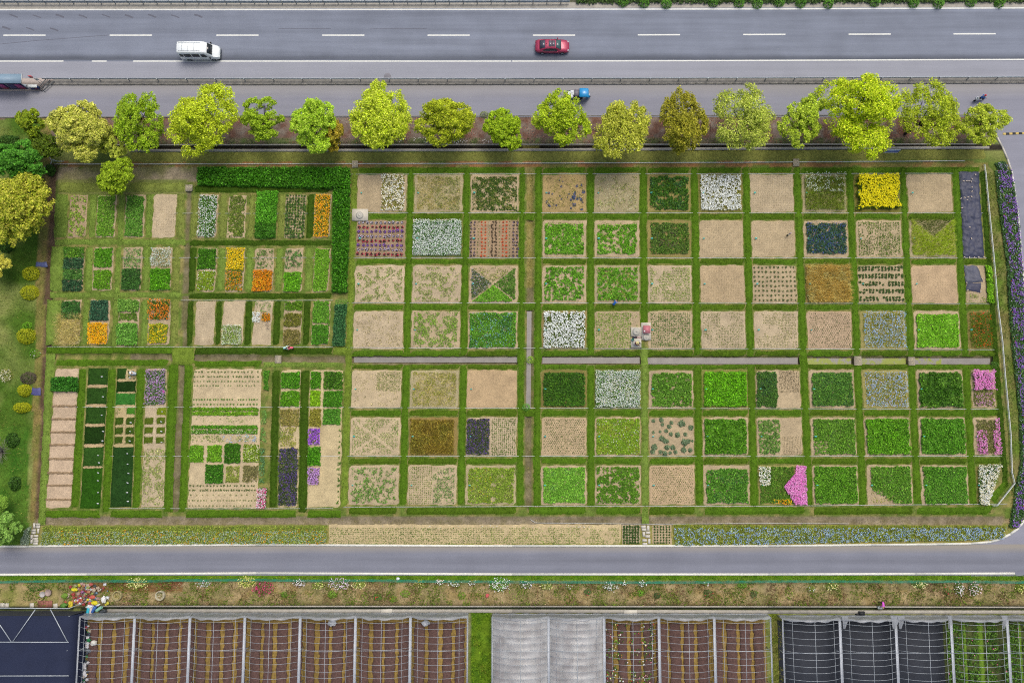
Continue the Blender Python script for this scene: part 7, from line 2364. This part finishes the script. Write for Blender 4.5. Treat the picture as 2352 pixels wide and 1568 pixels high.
person('person in white hat and pale shirt squatting at the turf bed', at(312, 858, .05), R(170), 'squat', '#e8e8ee', '#a8c4dc', ('#fbf7f0', .24))
person('person in mint green top bending over the lower row of narrow beds', at(660, 800, .05), R(5), 'bend', '#d4fbf0', '#2c3c6c')
person('person in coral pink top bending beside the mint green one', at(672, 800, .05), R(185), 'bend', '#f46c84', '#3c2c34')
person('person in bright blue top bending at the edge of a green plot', at(1410, 698, .06), R(50), 'bend', '#1c64b8', '#1c4c94')
person('person in red with a straw sun hat sitting on the lower concrete pad', at(1459, 788.5, .42), R(-20), 'sit', '#a83048', '#241c24', ('#f0dc9c', .24))
person('person in bright pink jacket and black trousers bending on the bank', at(2021, 1384, .0), R(-95), 'bend', '#e060d0', '#16141a')
person('scooter rider in blue shirt and red helmet', at(2246, 230.5, .06), R(12), 'ride', '#3c78d0', '#24304c', ('#d8284c', .1))


def scooter():
    p = G(2246, 230.5)
    root = empty('scooter', (p.x, p.y, .01), 'white electric scooter ridden along the service road', 'scooter')
    root.rotation_euler = (0, 0, R(12))
    Wp = car_paint('scooter_white', '#f0f0f4', .3)
    g = Geo()
    secs = []
    for (x, w, z0, z1) in ((-.62, .08, .55, .68), (-.5, .15, .45, .78), (-.1, .16, .42, .78), (.1, .14, .34, .45), (.42, .16, .32, .40)):
        secs.append([(x, -w, z0), (x, -w, z1 - .05), (x, -w * .6, z1), (x, w * .6, z1), (x, w, z1 - .05), (x, w, z0)])
    g.loft(secs)
    g.build('body', Wp, root, origin=(0, 0, 0))
    g = Geo()
    secs = []
    for (z, x, w) in ((.30, .46, .16), (.6, .56, .20), (.85, .58, .18), (1.02, .55, .1)):
        secs.append([(x - .05, -w, z), (x + .06, -w * .6, z), (x + .09, 0, z), (x + .06, w * .6, z), (x - .05, w, z)])
    g.loft(secs)
    g.build('leg_shield', Wp, root, origin=(0, 0, 0))
    g = Geo()
    g.tube([(.46, -.34, 1.05), (.56, 0, 1.06), (.46, .34, 1.05)], .018, 6)
    g.build('handlebar', M_STEELD, root, origin=(0, 0, 0))
    g = Geo()
    g.box((-.2, 0, .80), (.62, .26, .07), taper=.9)
    g.build('seat', M_BLACK, root, origin=(0, 0, 0))
    g = Geo()
    g.box((-.68, 0, .95), (.36, .38, .3), taper=.94)
    g.build('top_box', Wp, root, origin=(0, 0, 0))
    g = Geo()
    g.box((-.68, 0, 1.108), (.24, .26, .02))
    g.build('box_lid', plain('box_grey', '#6c7880', .4), root, origin=(0, 0, 0))
    wheel(root, (-.55, 0, .24), .24, .1, 1)
    wheel(root, (.68, 0, .24), .24, .1, 1)


scooter()
p = G(2019, 1393.5)
g = Geo()
g.box((0, 0, .22), (.5, .3, .44), taper=1.1)
for yy in (-.1, 0, .1):
    g.box((0, yy, .45), (.5, .03, .03))
tag(g.build('striped_bag', plain('striped_bag', '#d4d8d8', .6, var=.3, scale=9)), 'pale striped bag standing behind the pink dressed person', 'bag').location = (p.x, p.y, 0)

# ------------------------------------------------------------------ bus stop
isl = [(-300, 180), (102, 181), (126, 184.5), (103, 194.5), (98, 209), (-300, 212)]
P = [tuple(G(*q_)[:2]) for q_ in isl]
g = Geo()
g.loft([[(x, y, -.05) for x, y in P][::-1], [(x, y, .2) for x, y in P][::-1]])
struct(g.build('bus_stop_pavement', plain('island_paving', '#c0b0a8', .9, var=.12)))
bs = empty('bus_shelter', G(20, 198), 'bus shelter with flat grey blue roof and dark advert panels', 'bus shelter')
a, b_ = G(-60, 170, 2.7), G(50.5, 170, 2.7)
c_ = G(50.5, 191.5, 2.7)
w, d = (b_ - a).x, (b_ - c_).y
cx, cy = (a.x + b_.x) / 2, (b_.y + c_.y) / 2
g = Geo()
g.box((cx, cy, 2.66), (w, d, .1))
g.build('roof', plain('shelter_roof', '#8ca4b8', .5, var=.06), bs)
g = Geo()
g.box((b_.x - .03, cy, 2.67), (.06, d + .02, .14))
g.build('roof_edge', M_WHITE, bs)
for x in (b_.x - .3, b_.x - 2.6, b_.x - 5.2):
    for y in (c_.y + .15,):
        g = Geo()
        g.tube([(x, y, .2), (x, y, 2.6)], .05, 8)
        g.build('post', M_STEEL, bs)
for (x0, x1, col_, nm) in ((b_.x - 2.55, b_.x - .36, '#241c54', 'navy'), (b_.x - 5.1, b_.x - 2.7, '#2c2450', 'navy')):
    g = Geo()
    g.box(((x0 + x1) / 2, c_.y + .15, 1.35), (x1 - x0, .1, 1.7))
    ad = g.build('advert_panel', plain('advert_' + col_[1:], col_, .3, var=.3, scale=2), bs)
    g = Geo()
    g.box((x1 - .72, c_.y + .093, 1.45), (.85, .012, 1.3))
    g.build('pink_poster', plain('poster_pink', '#c04c8c', .4, var=.4, scale=3), bs)
    g = Geo()
    g.box((x1 - .6, c_.y + .09, .82), (.8, .014, .2))
    g.build('red_print', plain('poster_red', '#d04040', .4), bs)
    for zz in (1.8, 1.45, 1.1):
        g = Geo()
        g.box((x0 + .55, c_.y + .093, zz), (.7, .012, .12))
        g.build('print_line', plain('poster_lilac', '#8c7cb4', .4), bs)
bn = Geo()
bn.box((b_.x - 2.6, c_.y + .6, .62), (4.0, .35, .06))
for x in (-.8, -2.6, -4.4):
    bn.box((b_.x + x, c_.y + .6, .4), (.06, .3, .4))
bn.build('bench', M_STEEL, bs)
p = G(96, 198)
rs = empty('route_sign', (p.x, p.y, .2), 'tall red and white route sign on the bus stop island', 'sign')
g = Geo()
g.box((p.x - .25, p.y + .35, 2.3), (.42, .14, .6))
g.build('red_head', plain('sign_red', '#d86c74', .5, var=.15), rs)
g = Geo()
g.box((p.x - .42, p.y + .272, 2.3), (.14, .02, .56))
g.build('white_strip', M_WHITE, rs)
g = Geo()
g.box((p.x + .12, p.y + .35, 1.5), (.5, .04, .7))
g.build('timetable', M_WHITE, rs)
for dx in (-.1, .35):
    g = Geo()
    g.tube([(p.x + dx, p.y + .35, .15), (p.x + dx, p.y + .35, 2.1)], .03, 6)
    g.build('post', M_STEEL, rs)
p = G(88, 205.5)
lb = empty('advert_light_box', (p.x, p.y, .2), 'low white topped advert box with blue face on the bus island', 'advert box')
g = Geo()
g.box((p.x - .2, p.y, .65), (1.2, .3, .8))
g.build('cabinet', plain('cabinet_blue', '#1c3c80', .4, var=.2), lb)
g = Geo()
g.box((p.x - .2, p.y, 1.1), (1.3, .42, .1))
g.build('top', M_WHITE, lb)
g = Geo()
g.box((p.x + .1, p.y - .158, .62), (.45, .02, .6))
g.build('poster', plain('poster_maroon', '#7c2c54', .4), lb)
rl_ = empty('island_railing', G(110, 196), 'slanted metal railing at the tip of the bus island', 'railing')
for k, (q1, q2) in enumerate((((112, 184), (92, 208)), ((119, 187), (97, 210)), ((127, 190), (103, 211)))):
    g = Geo()
    g.tube([G(*q1) + Vector((0, 0, .55 - .1 * k)), G(*q2) + Vector((0, 0, .55 - .1 * k))], .06, 6)
    g.build('bar', M_STEELD, rl_)
    for q_ in (q1, q2):
        g = Geo()
        g.tube([G(*q_) + Vector((0, 0, .0)), G(*q_) + Vector((0, 0, .55 - .1 * k))], .04, 6)
        g.build('post', M_STEELD, rl_)

# ------------------------------------------------------------------ green net fence on the bank
nf = empty('net_fence', G(1176, 1334), 'low green net fence along the verge of the lower road', 'fence')
m, n, l, b = new_mat('green_net')
tr = n.new('ShaderNodeBsdfTransparent')
mx = n.new('ShaderNodeMixShader')
mx.inputs[0].default_value = .38
geo = n.new('ShaderNodeNewGeometry')
nz = n.new('ShaderNodeTexNoise')
nz.inputs['Scale'].default_value = 1.2
l.new(geo.outputs['Position'], nz.inputs['Vector'])
mr = n.new('ShaderNodeMapRange')
mr.inputs[1].default_value, mr.inputs[2].default_value, mr.inputs[3].default_value, mr.inputs[4].default_value = .35, .65, .2, .6
l.new(nz.outputs['Fac'], mr.inputs[0])
l.new(mr.outputs[0], mx.inputs[0])
b.inputs['Base Color'].default_value = (*lin('#38a888'), 1)
b.inputs['Roughness'].default_value = .7
l.new(tr.outputs[0], mx.inputs[1])
l.new(b.outputs[0], mx.inputs[2])
l.new(mx.outputs[0], n['Material Output'].inputs['Surface'])
M_NET = m
net = [(-60, 1337), (60, 1334.5), (150, 1333), (240, 1333), (330, 1333.5), (420, 1331.5), (588, 1330.5), (720, 1332.5), (860, 1332), (1000, 1334), (1176, 1335), (1330, 1335.5), (1480, 1336.5), (1620, 1335.5), (1764, 1334.5), (1900, 1334), (2040, 1335), (2200, 1334.5), (2352, 1336), (2420, 1336)]
g = Geo()
top, bot = [], []
for i, q_ in enumerate(net):
    p = G(*q_)
    top.append((p.x, p.y - .05, .62))
    bot.append((p.x, p.y + .16, .02))
g.loft([bot, top], closed=False)
g.build('net', M_NET, nf)
for z_, k in ((.62, 0), (.30, 1)):
    g = Geo()
    g.tube([(p_[0], p_[1] + (.0 if k == 0 else .1), z_) for p_ in top], .022, 5)
    g.build('top_cord' if k == 0 else 'middle_cord', plain('net_cord', '#2c9478', .6), nf)
gp = Geo()
gp.box((0, 0, .35), (.05, .05, .75))
mp = gp.mesh('post')
mp.materials.append(plain('net_post', '#4c7c5c', .7))
for i in range(46):
    t = i / 45 * (len(net) - 1)
    k = min(int(t), len(net) - 2)
    a = Vector(top[k]).lerp(Vector(top[k + 1]), t - k)
    o = bpy.data.objects.new('post', mp)
    COL.objects.link(o)
    o.parent = nf
    o.location = Vector((a.x, a.y, 0)) - nf.location

# ------------------------------------------------------------------ greenhouses
def film(name, hexs, opac, rough=.35):
    m, n, l, b = new_mat(name)
    b.inputs['Base Color'].default_value = (*lin(hexs), 1)
    b.inputs['Roughness'].default_value = rough
    geo = n.new('ShaderNodeNewGeometry')
    nz = n.new('ShaderNodeTexNoise')
    nz.inputs['Scale'].default_value = .7
    nz.inputs['Detail'].default_value = 6
    l.new(geo.outputs['Position'], nz.inputs['Vector'])
    mr = n.new('ShaderNodeMapRange')
    mr.inputs[1].default_value, mr.inputs[2].default_value = .3, .7
    mr.inputs[3].default_value, mr.inputs[4].default_value = opac - .12, min(opac + .12, .97)
    l.new(nz.outputs['Fac'], mr.inputs[0])
    tr = n.new('ShaderNodeBsdfTransparent')
    mx = n.new('ShaderNodeMixShader')
    l.new(mr.outputs[0], mx.inputs[0])
    l.new(tr.outputs[0], mx.inputs[1])
    l.new(b.outputs[0], mx.inputs[2])
    l.new(mx.outputs[0], n['Material Output'].inputs['Surface'])
    MATS[name] = m
    return m


M_FILM = film('plastic_film', '#f0eeee', .46)
M_FILMW = film('plastic_film_wall', '#adaeb3', .74)
M_TUBE = plain('white_steel_tube', '#c4c8ce', .4, metal=.2, var=.06)
M_GUT = plain('gutter_metal', '#bdbfc6', .5, metal=.2, var=.12)
M_BED = plain('dark_bed_soil', '#684d46', .95, var=.4, scale=4, bump=.5)
M_PATH = plain('straw_path', '#9c7f42', .95, var=.4, scale=2.5, bump=.3)
M_MAT = plain('black_weed_mat', '#33363f', .8, var=.18, scale=1.2)
M_PGRASS = plain('path_moss', '#6f8f28', .95, var=.3, scale=3)
GZ, RZ = 2.1, 3.4                          # gutter and ridge height
YF = 1404.0
LEN = 13.5


def gx(px, z=0.0):
    """frame x just at the greenhouse front, at height z -> world x"""
    return G(px, 1412, z).x


def arch_z(t):
    """height across a bay, t 0..1"""
    return GZ + (RZ - GZ) * (1 - abs(2 * t - 1) ** 2.2)


def greenhouse(label, xs, y_front, bays, slant=0.0):
    """xs: frame x of the gutters near the front; bays: content kinds"""
    X = [G(x, 1413, GZ).x for x in xs]
    y0 = G(1176, y_front).y
    y1 = y0 - LEN
    root = empty('greenhouse', ((X[0] + X[-1]) / 2, y0, 0), label, 'greenhouse')
    # gutters
    for i, x in enumerate(X):
        g = Geo()
        wv = .36 if 0 < i < len(X) - 1 else .2
        g.loft([[(x - wv / 2, y, GZ + .06), (x - wv / 2 + .04, y, GZ - .06), (x + wv / 2 - .04, y, GZ - .06), (x + wv / 2, y, GZ + .06), (x + wv / 2 - .05, y, GZ + .06), (x + .08, y, GZ - .02), (x - .08, y, GZ - .02), (x - wv / 2 + .05, y, GZ + .06)] for y in (y0, y1)])
        g.build('gutter', M_GUT, root)
        for k in range(4):
            g = Geo()
            y = y0 - .05 - k * 4.3
            g.tube([(x, y, -.1), (x, y, GZ)], .05, 6)
            g.build('column', M_TUBE, root)
    for i, kind in enumerate(bays):
        a, b_ = X[i] + .1, X[i + 1] - .1
        ts = np.linspace(0, 1, 13)
        # hoops
        ys = np.arange(y0 - .55, y1, -.86)
        hoop = Geo()
        hoop.tube([(a + (b_ - a) * t, 0, arch_z(t)) for t in ts], .02, 5)
        mh_ = hoop.mesh('hoop')
        mh_.materials.append(M_TUBE)
        for y in ys:
            o = bpy.data.objects.new('hoop', mh_)
            COL.objects.link(o)
            o.parent = root
            o.location = (-root.location.x, y - root.location.y + random.uniform(-.05, .05), 0)
            o.rotation_euler = (random.uniform(-.02, .02), 0, 0)
        for y in (y0 - 4.3, y0 - 8.6, y0 - 12.9):
            g = Geo()
            g.tube([(a, y, GZ + .1), (b_, y, GZ + .1)], .035, 5)
            g.build('tie_beam', M_TUBE, root)
        for t, r_ in ((.13, .02), (.5, .026), (.87, .02)):
            g = Geo()
            x = a + (b_ - a) * t
            g.tube([(x, y0 - .1, arch_z(t) + .01), (x, y1, arch_z(t) + .01)], r_, 5)
            g.build('purlin', M_TUBE, root)
        # front wall of film with sagging upper edge
        g = Geo()
        nt, nz_ = 17, 5
        rows_ = []
        for k in range(nz_):
            r2 = []
            for t in np.linspace(0, 1, nt):
                z = .05 + (arch_z(t) - .05) * k / (nz_ - 1)
                r2.append((X[i] + (X[i + 1] - X[i]) * t, y0 + .06 * math.sin(t * 23 + k * 1.3) + (.04 if k else 0), z))
            rows_.append(r2)
        r2 = []
        for t in np.linspace(0, 1, nt):
            r2.append((X[i] + (X[i + 1] - X[i]) * t, y0 - .12 - .16 * math.sin(t * 11 + i) ** 2, arch_z(t) - .06 - .05 * math.sin(t * 17)))
        rows_.append(r2)
        g.loft(rows_, closed=False)
        g.build('front_film', M_FILMW, root, smooth=True)
        g = Geo()
        g.tube([(X[i], y0 + .08, 1.0), (X[i + 1], y0 + .08, 1.0)], .03, 5)
        g.build('front_rail', M_TUBE, root)
        if kind.startswith('film'):
            g = Geo()
            secs = []
            for y in np.linspace(y0 - .1, y1, 126):
                secs.append([(a + (b_ - a) * t, y, arch_z(t) - .03 - .10 * abs(math.sin(math.pi * (y - y0 + .55) / .86)) + .02 * math.sin(y * 3.3 + t * 5)) for t in np.linspace(0, 1, 17)])
            g.loft(secs, closed=False)
            g.build('roof_film', M_FILM, root, smooth=True)
        # floor and beds
        w = X[i + 1] - X[i]
        fl = Geo()
        fl.box(((X[i] + X[i + 1]) / 2, (y0 + y1) / 2 - .3, .0), (w - .02, LEN - .8, .03 + .004 * (i % 2)))
        fl.build('floor', {'soil': M_PATH, 'pots': M_PATH, 'film': plain('greyed_floor', '#8c7c74', .9, var=.55, scale=.9), 'mat': M_MAT, 'green': plain('green_floor', '#565f30', .95, var=.4, scale=1.2)}[kind.split('_')[0]], root)
        if kind[:4] in ('soil', 'pots', 'film'):
            nb = 4
            e_ = [.0, .24, .49, .73, .97] if kind != 'soil_b' else [-.03, .22, .46, .72, .99]
            for k in range(nb):
                xa, xb = X[i] + w * (e_[k] + .04 + random.uniform(-.015, .015)), X[i] + w * e_[k + 1] - w * .022 + w * random.uniform(-.015, .015)
                g = Geo()
                yy = np.linspace(y0 - 1.2 - random.uniform(0, .2), y1 + .2, 26)
                secs = []
                for y in yy:
                    j1, j2 = random.uniform(-.1, .1), random.uniform(-.1, .1)
                    secs.append([(xa + j1, y, .02), (xa + j1 + .06, y, .17), ((xa + xb) / 2, y, .20 + random.uniform(-.02, .02)), (xb + j2 - .06, y, .17), (xb + j2, y, .02)])
                g.loft(secs)
                g.build('soil_bed', M_BED, root)
        if kind.startswith('pots') or kind.startswith('green'):
            gg, gb_ = Geo(), Geo()
            n_ = 1500 if kind.startswith('pots') else 5200
            P = np.stack([rng.uniform(X[i] + .3, X[i + 1] - .3, n_), rng.uniform(y1, y0 - 1.0, n_), rng.uniform(.2, .6, n_)], 1)
            nv = vnoise(P[:, 0], P[:, 1], .7, 61)
            u = (P[:, 0] - X[i]) / w
            keep = nv > (.52 if kind.startswith('pots') else .36)
            if kind.startswith('green'):
                keep &= ~((u > .62) & (u < .72)) & ~((u > .36) & (u < .41))
            P = P[keep]
            leaves(gg, P, .24, pick(P, pal('#4c8430 #5c9438 #3c7428 #34642c'), len(P), .4, 1, .2), .4, .6)
            gg.build('foliage', M_LEAF, root, kind='stuff')
            k_ = 170 if kind.startswith('pots') else 26
            P = P[rng.permutation(len(P))[:k_]]
            P[:, 2] += .15
            leaves(gb_, P, .17, pick(P, pal('#f4a0b4 #f8f0e8 #e04858 #f8e8a0 #f4f4f4' if kind.startswith('pots') else '#f08cb4 #e86ca0', 1.2), len(P), .1, 1, .1), .7, .9)
            gb_.build('blossom', M_PETAL, root, kind='stuff')
            if kind.startswith('green'):
                for u0, u1 in ((.62, .72), (.36, .41)):
                    g = Geo()
                    g.box((X[i] + w * (u0 + u1) / 2, (y0 + y1) / 2 - .4, .03), (w * (u1 - u0), LEN - 1.2, .04))
                    g.build('mossy_path', M_PGRASS, root)
    return root


def shift_bays(n, x0, x1):
    return [x0 + (x1 - x0) * i / n for i in range(n + 1)]


greenhouse('uncovered greenhouse of seven bays over brown soil beds', [184, 310, 437, 563, 690, 817, 943, 1074], 1406, ['soil', 'soil_b', 'soil', 'soil_b', 'soil', 'soil_b', 'soil'])
greenhouse('greenhouse with two bays under plastic and three open bays', [1131, 1260, 1387, 1513, 1640, 1769], 1407.5, ['film', 'film', 'pots', 'soil_b', 'soil'])
greenhouse('greenhouse with black floor mats, at the frame corner', [1797, 1928, 2056, 2183, 2312, 2440], 1411, ['mat', 'mat', 'mat', 'green', 'green'])
# film skirts thrown over the gutters of the last two
# ---- shade net house
sh = empty('shade_house', G(60, 1404), 'shade house under dark navy netting with white tubes on top', 'shade house')
xa, xb = G(-200, 1400).x, G(158, 1402, 2.9).x
y0 = G(60, 1402).y
y1 = y0 - LEN
M_SHADE = plain('navy_shade_net', '#232b46', .85, var=.10, scale=.6)
g = Geo()
secs = []
for y in np.linspace(y0, y1, 30):
    secs.append([(x, y, 2.8 + .05 * math.sin(x * .9 + y * .5) + .02 * math.sin(y * 3.3)) for x in np.linspace(xa, xb, 14)] + [(xb + .5, y, 2.3), (xb + .95, y, 1.2), (xb + 1.0, y, .05)])
g.loft(secs, closed=False)
g.build('roof_net', M_SHADE, sh, smooth=True)
g = Geo()
g.loft([[(x, y0 + .02 * math.sin(x), .05) for x in np.linspace(xa, xb + .9, 14)], [(x, y0, 2.78) for x in np.linspace(xa, xb, 14)]], closed=False)
g.build('front_net', plain('net_front', '#3c4048', .85, var=.2), sh)
zt = 2.93
def TB(q1, q2, nm='tube'):
    g = Geo()
    g.tube([G(*q1, zt), G(*q2, zt)], .06, 6)
    g.build(nm, M_TUBE, sh)


TB((-60, 1395.5), (158, 1396.5), 'front_tube')
TB((-60, 1473.5), (158, 1474), 'cross_tube')
TB((-60, 1551.5), (158, 1551), 'cross_tube')
TB((81, 1399), (29, 1473), 'brace')
TB((116, 1399), (155, 1473), 'brace')
TB((-24, 1399), (26, 1473), 'brace')
g = Geo()
g.tube([G(158, 1396.5, zt), G(180, 1388, 1.6), G(196, 1382, 1.0)], .035, 6)
g.build('guy_tube', M_TUBE, sh)
for k in range(4):
    g = Geo()
    y = y0 - .05 - k * 4.3
    g.tube([(xb, y, -.1), (xb, y, 2.8)], .05, 6)
    g.build('column', M_TUBE, sh)

# ------------------------------------------------------------------ rubbish heap, buckets, rings, clutter
heapc = [('#d8c838', 'yellow'), ('#b8584c', 'coral red'), ('#b89488', 'dusty pink'), ('#7c5a4c', 'brown'), ('#e4e4e8', 'white'), ('#b47858', 'rust'), ('#505458', 'dark grey'), ('#98a050', 'olive'), ('#a83c3c', 'red'), ('#b8a48c', 'beige'), ('#6c8c9c', 'blue grey'), ('#a86c98', 'mauve')]
rg = random.Random(4)
for i in range(150):
    t = rg.random()
    x = rg.gauss(196, 24)
    y = 1338 + (rg.random() ** .8) * 50
    x = min(max(x, 140), 248)
    h_, nm = heapc[rg.randrange(len(heapc))] if i > 24 else heapc[(1, 2, 3, 5, 9, 4)[i % 6]]
    p = G(x, y)
    r_ = rg.uniform(.10, .22)
    z = .1 + .45 * max(0, 1 - abs(x - 200) / 50) * rg.random()
    blob('rubbish_bag', f'crumpled {nm} scrap on the rubbish heap by the shade house', 'rubbish', (p.x, p.y, z), (r_ * rg.uniform(.8, 1.5), r_, r_ * .6), h_, 'scraps on the rubbish heap', 200 + i, .6)
for i, (x, y, rx, ry, h_, l) in enumerate(((175, 1352, .45, .22, '#e8dc30', 'big yellow bag at the top of the rubbish heap'), (166, 1386, .32, .4, '#e0c838', 'yellow drum shaped bag low on the rubbish heap'), (221, 1383, .42, .3, '#e4d420', 'yellow bag near the coloured barrels'), (216, 1369, .4, .25, '#d86858', 'coral red bag in the middle of the heap'),
                                           (241, 1375, .35, .5, '#f0ece8', 'white carton at the side of the rubbish heap'), (210, 1391, .5, .3, '#dfe2e6', 'white sheet crumpled above the barrels'), (150, 1388, .5, .3, '#5c8c34', 'green weed heap beside the rubbish'), (152, 1366, .45, .35, '#7c9c38', 'olive weed heap beside the rubbish'))):
    p = G(x, y)
    blob('rubbish_bag', l, 'rubbish', (p.x, p.y, .35), (rx, ry, .28), h_, 'scraps on the rubbish heap', 400 + i, .4)
for i, (x, y, an, h_, l) in enumerate(((206, 1401, 80, '#38b8d0', 'turquoise plastic barrel beside the greenhouse corner'), (213, 1401, 85, '#d8c8c0', 'pale plastic barrel next to the turquoise one'), (219, 1397, 60, '#3c68b0', 'blue plastic barrel between pale and green ones'), (231, 1396, 35, '#8cc0a8', 'large green barrel lying beside the blue one'), (240, 1402, 20, '#44484c', 'black barrel last beside the greenhouse corner'))):
    p = G(x, y)
    g = Geo()
    g.lathe([(0, -.45), (.2, -.45), (.22, -.3), (.215, 0), (.22, .3), (.2, .45), (.17, .45), (.16, .38), (0, .38)], (0, 0, 0), 14)
    Mr = Matrix.Rotation(R(an), 3, 'Z') @ Matrix.Rotation(R(90), 3, 'Y')
    g.V = [np.array([tuple(Mr @ Vector(v)) for v in vv]) for vv in g.V]
    o = g.build('plastic_barrel', plain('barrel_' + h_[1:], h_, .4, var=.08), smooth=True)
    o.location = (p.x, p.y, .4)
    tag(o, l, 'barrel', 'plastic barrels')
for (x, y, r_, l) in ((101, 1363, .36, 'grey bucket next to the dusty pink tub'), (114, 1359, .42, 'dusty pink tub beside the grey bucket')):
    p = G(x, y)
    g = Geo()
    g.lathe([(r_ * .8, 0), (r_, .4), (r_ * 1.04, .42), (r_ * .95, .42), (r_ * .9, .36), (0, .34)], (p.x, p.y, 0), 18)
    tag(g.build('tub', plain('tub_' + ('a' if x < 110 else 'b'), '#c4bcb8' if x < 110 else '#b49c94', .6), origin=(p.x, p.y, 0)), l, 'bucket')
for (x, y, l) in ((272, 1366, 'weathered concrete well ring nearest the rubbish heap'), (370, 1366, 'pale concrete well ring standing alone on the bank')):
    p = G(x, y)
    g = Geo()
    g.lathe([(.62, -.05), (.62, .45), (.6, .5), (.53, .5), (.51, .45), (.51, .05), (0, .06)], (p.x, p.y, 0), 28)
    tag(g.build('concrete_ring', plain('ring_' + str(x), '#b8a878' if x < 300 else '#cabfa4', .9, var=.2), origin=(p.x, p.y, 0)), l, 'well ring')
    g = Geo()
    d = rng.uniform(-.45, .45, (60, 2))
    leaves(g, np.concatenate([d + np.array([p.x, p.y]), np.full((60, 1), .12)], 1), .16, pick(np.concatenate([d, d[:, :1]], 1), pal('#8c8440 #6c8434 #a09058'), 60), .6, .5)
    tag(g.build('ring_weeds', M_LEAF), 'weeds growing inside a concrete well ring', 'weeds', None, 'stuff')
p = G(104, 1386)
g = Geo()
g.box((p.x, p.y, .06), (1.9, .85, .1), .02)
for k in range(6):
    g.box((p.x - .8 + k * .32, p.y, .115), (.05, .84, .02), .02)
tag(g.build('rusty_sheet', plain('rusty_sheet', '#a46a5c', .8, var=.25, scale=3), origin=(p.x, p.y, 0)), 'rusty red metal sheet lying before the shade house', 'sheet')
for i, (x, y) in enumerate(((6, 1389), (16, 1389), (74, 1389), (128, 1390))):
    p = G(x, y)
    g = Geo()
    g.box((p.x, p.y, .05), (.55, .55, .1), .05 * i)
    tag(g.build('paving_slab', M_CONC2, origin=(p.x, p.y, 0)), 'pale paving slab lying in the dirt before the shade house', 'slab', 'loose paving slabs')
# clutter along the first bay
cl = ['#e8e4dc', '#2c2a30', '#1c7c44', '#c8c4c8', '#8c2438', '#e0b028', '#6c7074', '#b4a494', '#d8d4d8', '#404850', '#c89c60', '#3c4858']
cn = ['cream', 'black', 'bright green', 'silver', 'dark red', 'golden', 'grey', 'taupe', 'off white', 'charcoal', 'straw brown', 'slate']
for i in range(64):
    y = 1424 + i * 2.4
    x = 201 + rg.uniform(-9, 9) - i * .12
    k = rg.randrange(len(cl))
    p = G(x, y)
    r_ = rg.uniform(.14, .3)
    blob('stored_clutter', f'{cn[k]} bundle stacked along the greenhouse edge by the shade house', 'clutter', (p.x, p.y, .15 + rg.random() * .2), (r_, r_ * rg.uniform(.7, 1.3), r_ * .7), cl[k], 'clutter along the first greenhouse bay', 500 + i, .6)
p = G(219, 1474)
blob('white_sack', 'lone white sack on the soil of the first greenhouse bay', 'sack', (p.x, p.y, .4), (.42, .38, .3), '#ece6dc', None, 610, .3)
p = G(735, 1430)
for i, (x, y, l) in enumerate(((765, 1428, 'clear plastic bundle hanging in the fifth bay'), (979, 1427, 'clear plastic bundle hanging in the seventh bay'))):
    p = G(x, y)
    blob('plastic_bundle', l, 'plastic', (p.x, p.y, .5), (.6, .42, .35), '#c8c8cc', None, 620 + i, .5, .3)
# torn film flaps over the gutters of the black floored greenhouse
for i, (x, w_) in enumerate(((1941, .9), (2056, 1.2), (2070, 1.0), (2182, .6), (2308, .8))):
    p = G(x, 1428, 2.4)
    g = Geo()
    rows_ = []
    for k in range(6):
        t = k / 5
        rows_.append([(p.x + (s - .5) * w_ * (1 - t * .7), p.y + .8 - t * 1.7, 2.45 + .25 * math.sin(s * 6 + k) * .5 - .25 * t) for s in np.linspace(0, 1, 7)])
    g.loft(rows_, closed=False)
    tag(g.build('torn_film', M_FILMW, origin=(p.x, p.y, 2.4)), ['torn plastic flap on the first gutter of the black floored greenhouse', 'torn plastic flap on the near side of its second gutter', 'torn plastic flap on the far side of its second gutter', 'small torn plastic flap on its third gutter', 'torn plastic flap between its two green bays'][i].replace('its', 'the black floored greenhouse\'s'), 'plastic flap', 'torn plastic flaps')
# planter crates and slab before the greenhouses
for (x, y, w_, l) in ((1969, 1413, .5, 'black crate before the black floored greenhouse'), (1977, 1407, .7, 'wider black crate behind the small one')):
    p = G(x, y)
    g = Geo()
    g.box((p.x, p.y, .22), (w_, .5, .4), taper=1.08)
    g.box((p.x, p.y, .43), (w_ * .9, .4, .02))
    tag(g.build('black_crate', plain('crate_black', '#26282a', .6), origin=(p.x, p.y, 0)), l, 'crate')
for (x, y, w_, l) in ((888, 1406, 1.6, 'broken concrete slab before the uncovered greenhouse'), (1448, 1408, 1.8, 'broken concrete slab before the half covered greenhouse')):
    p = G(x, y - 4)
    g = Geo()
    g.box((p.x, p.y, .1), (w_, .5, .12), .03, taper=.94)
    tag(g.build('broken_slab', M_CONC2, origin=(p.x, p.y, 0)), l, 'slab')
p = G(1018, 1385)
p = G(1148 - 18, 1366)
blob('red_bag', 'small red bag on the bank beside the big white rose bush', 'bag', (p.x - .6, p.y, .15), (.25, .25, .18), '#e06868', None, 640, .4)
p = G(1087, 1335)
p = G(914, 1335)
blob('white_bag', 'small white bag on the verge by the net', 'bag', (p.x, p.y + .4, .12), (.22, .2, .15), '#f4f4f4', None, 641, .4)
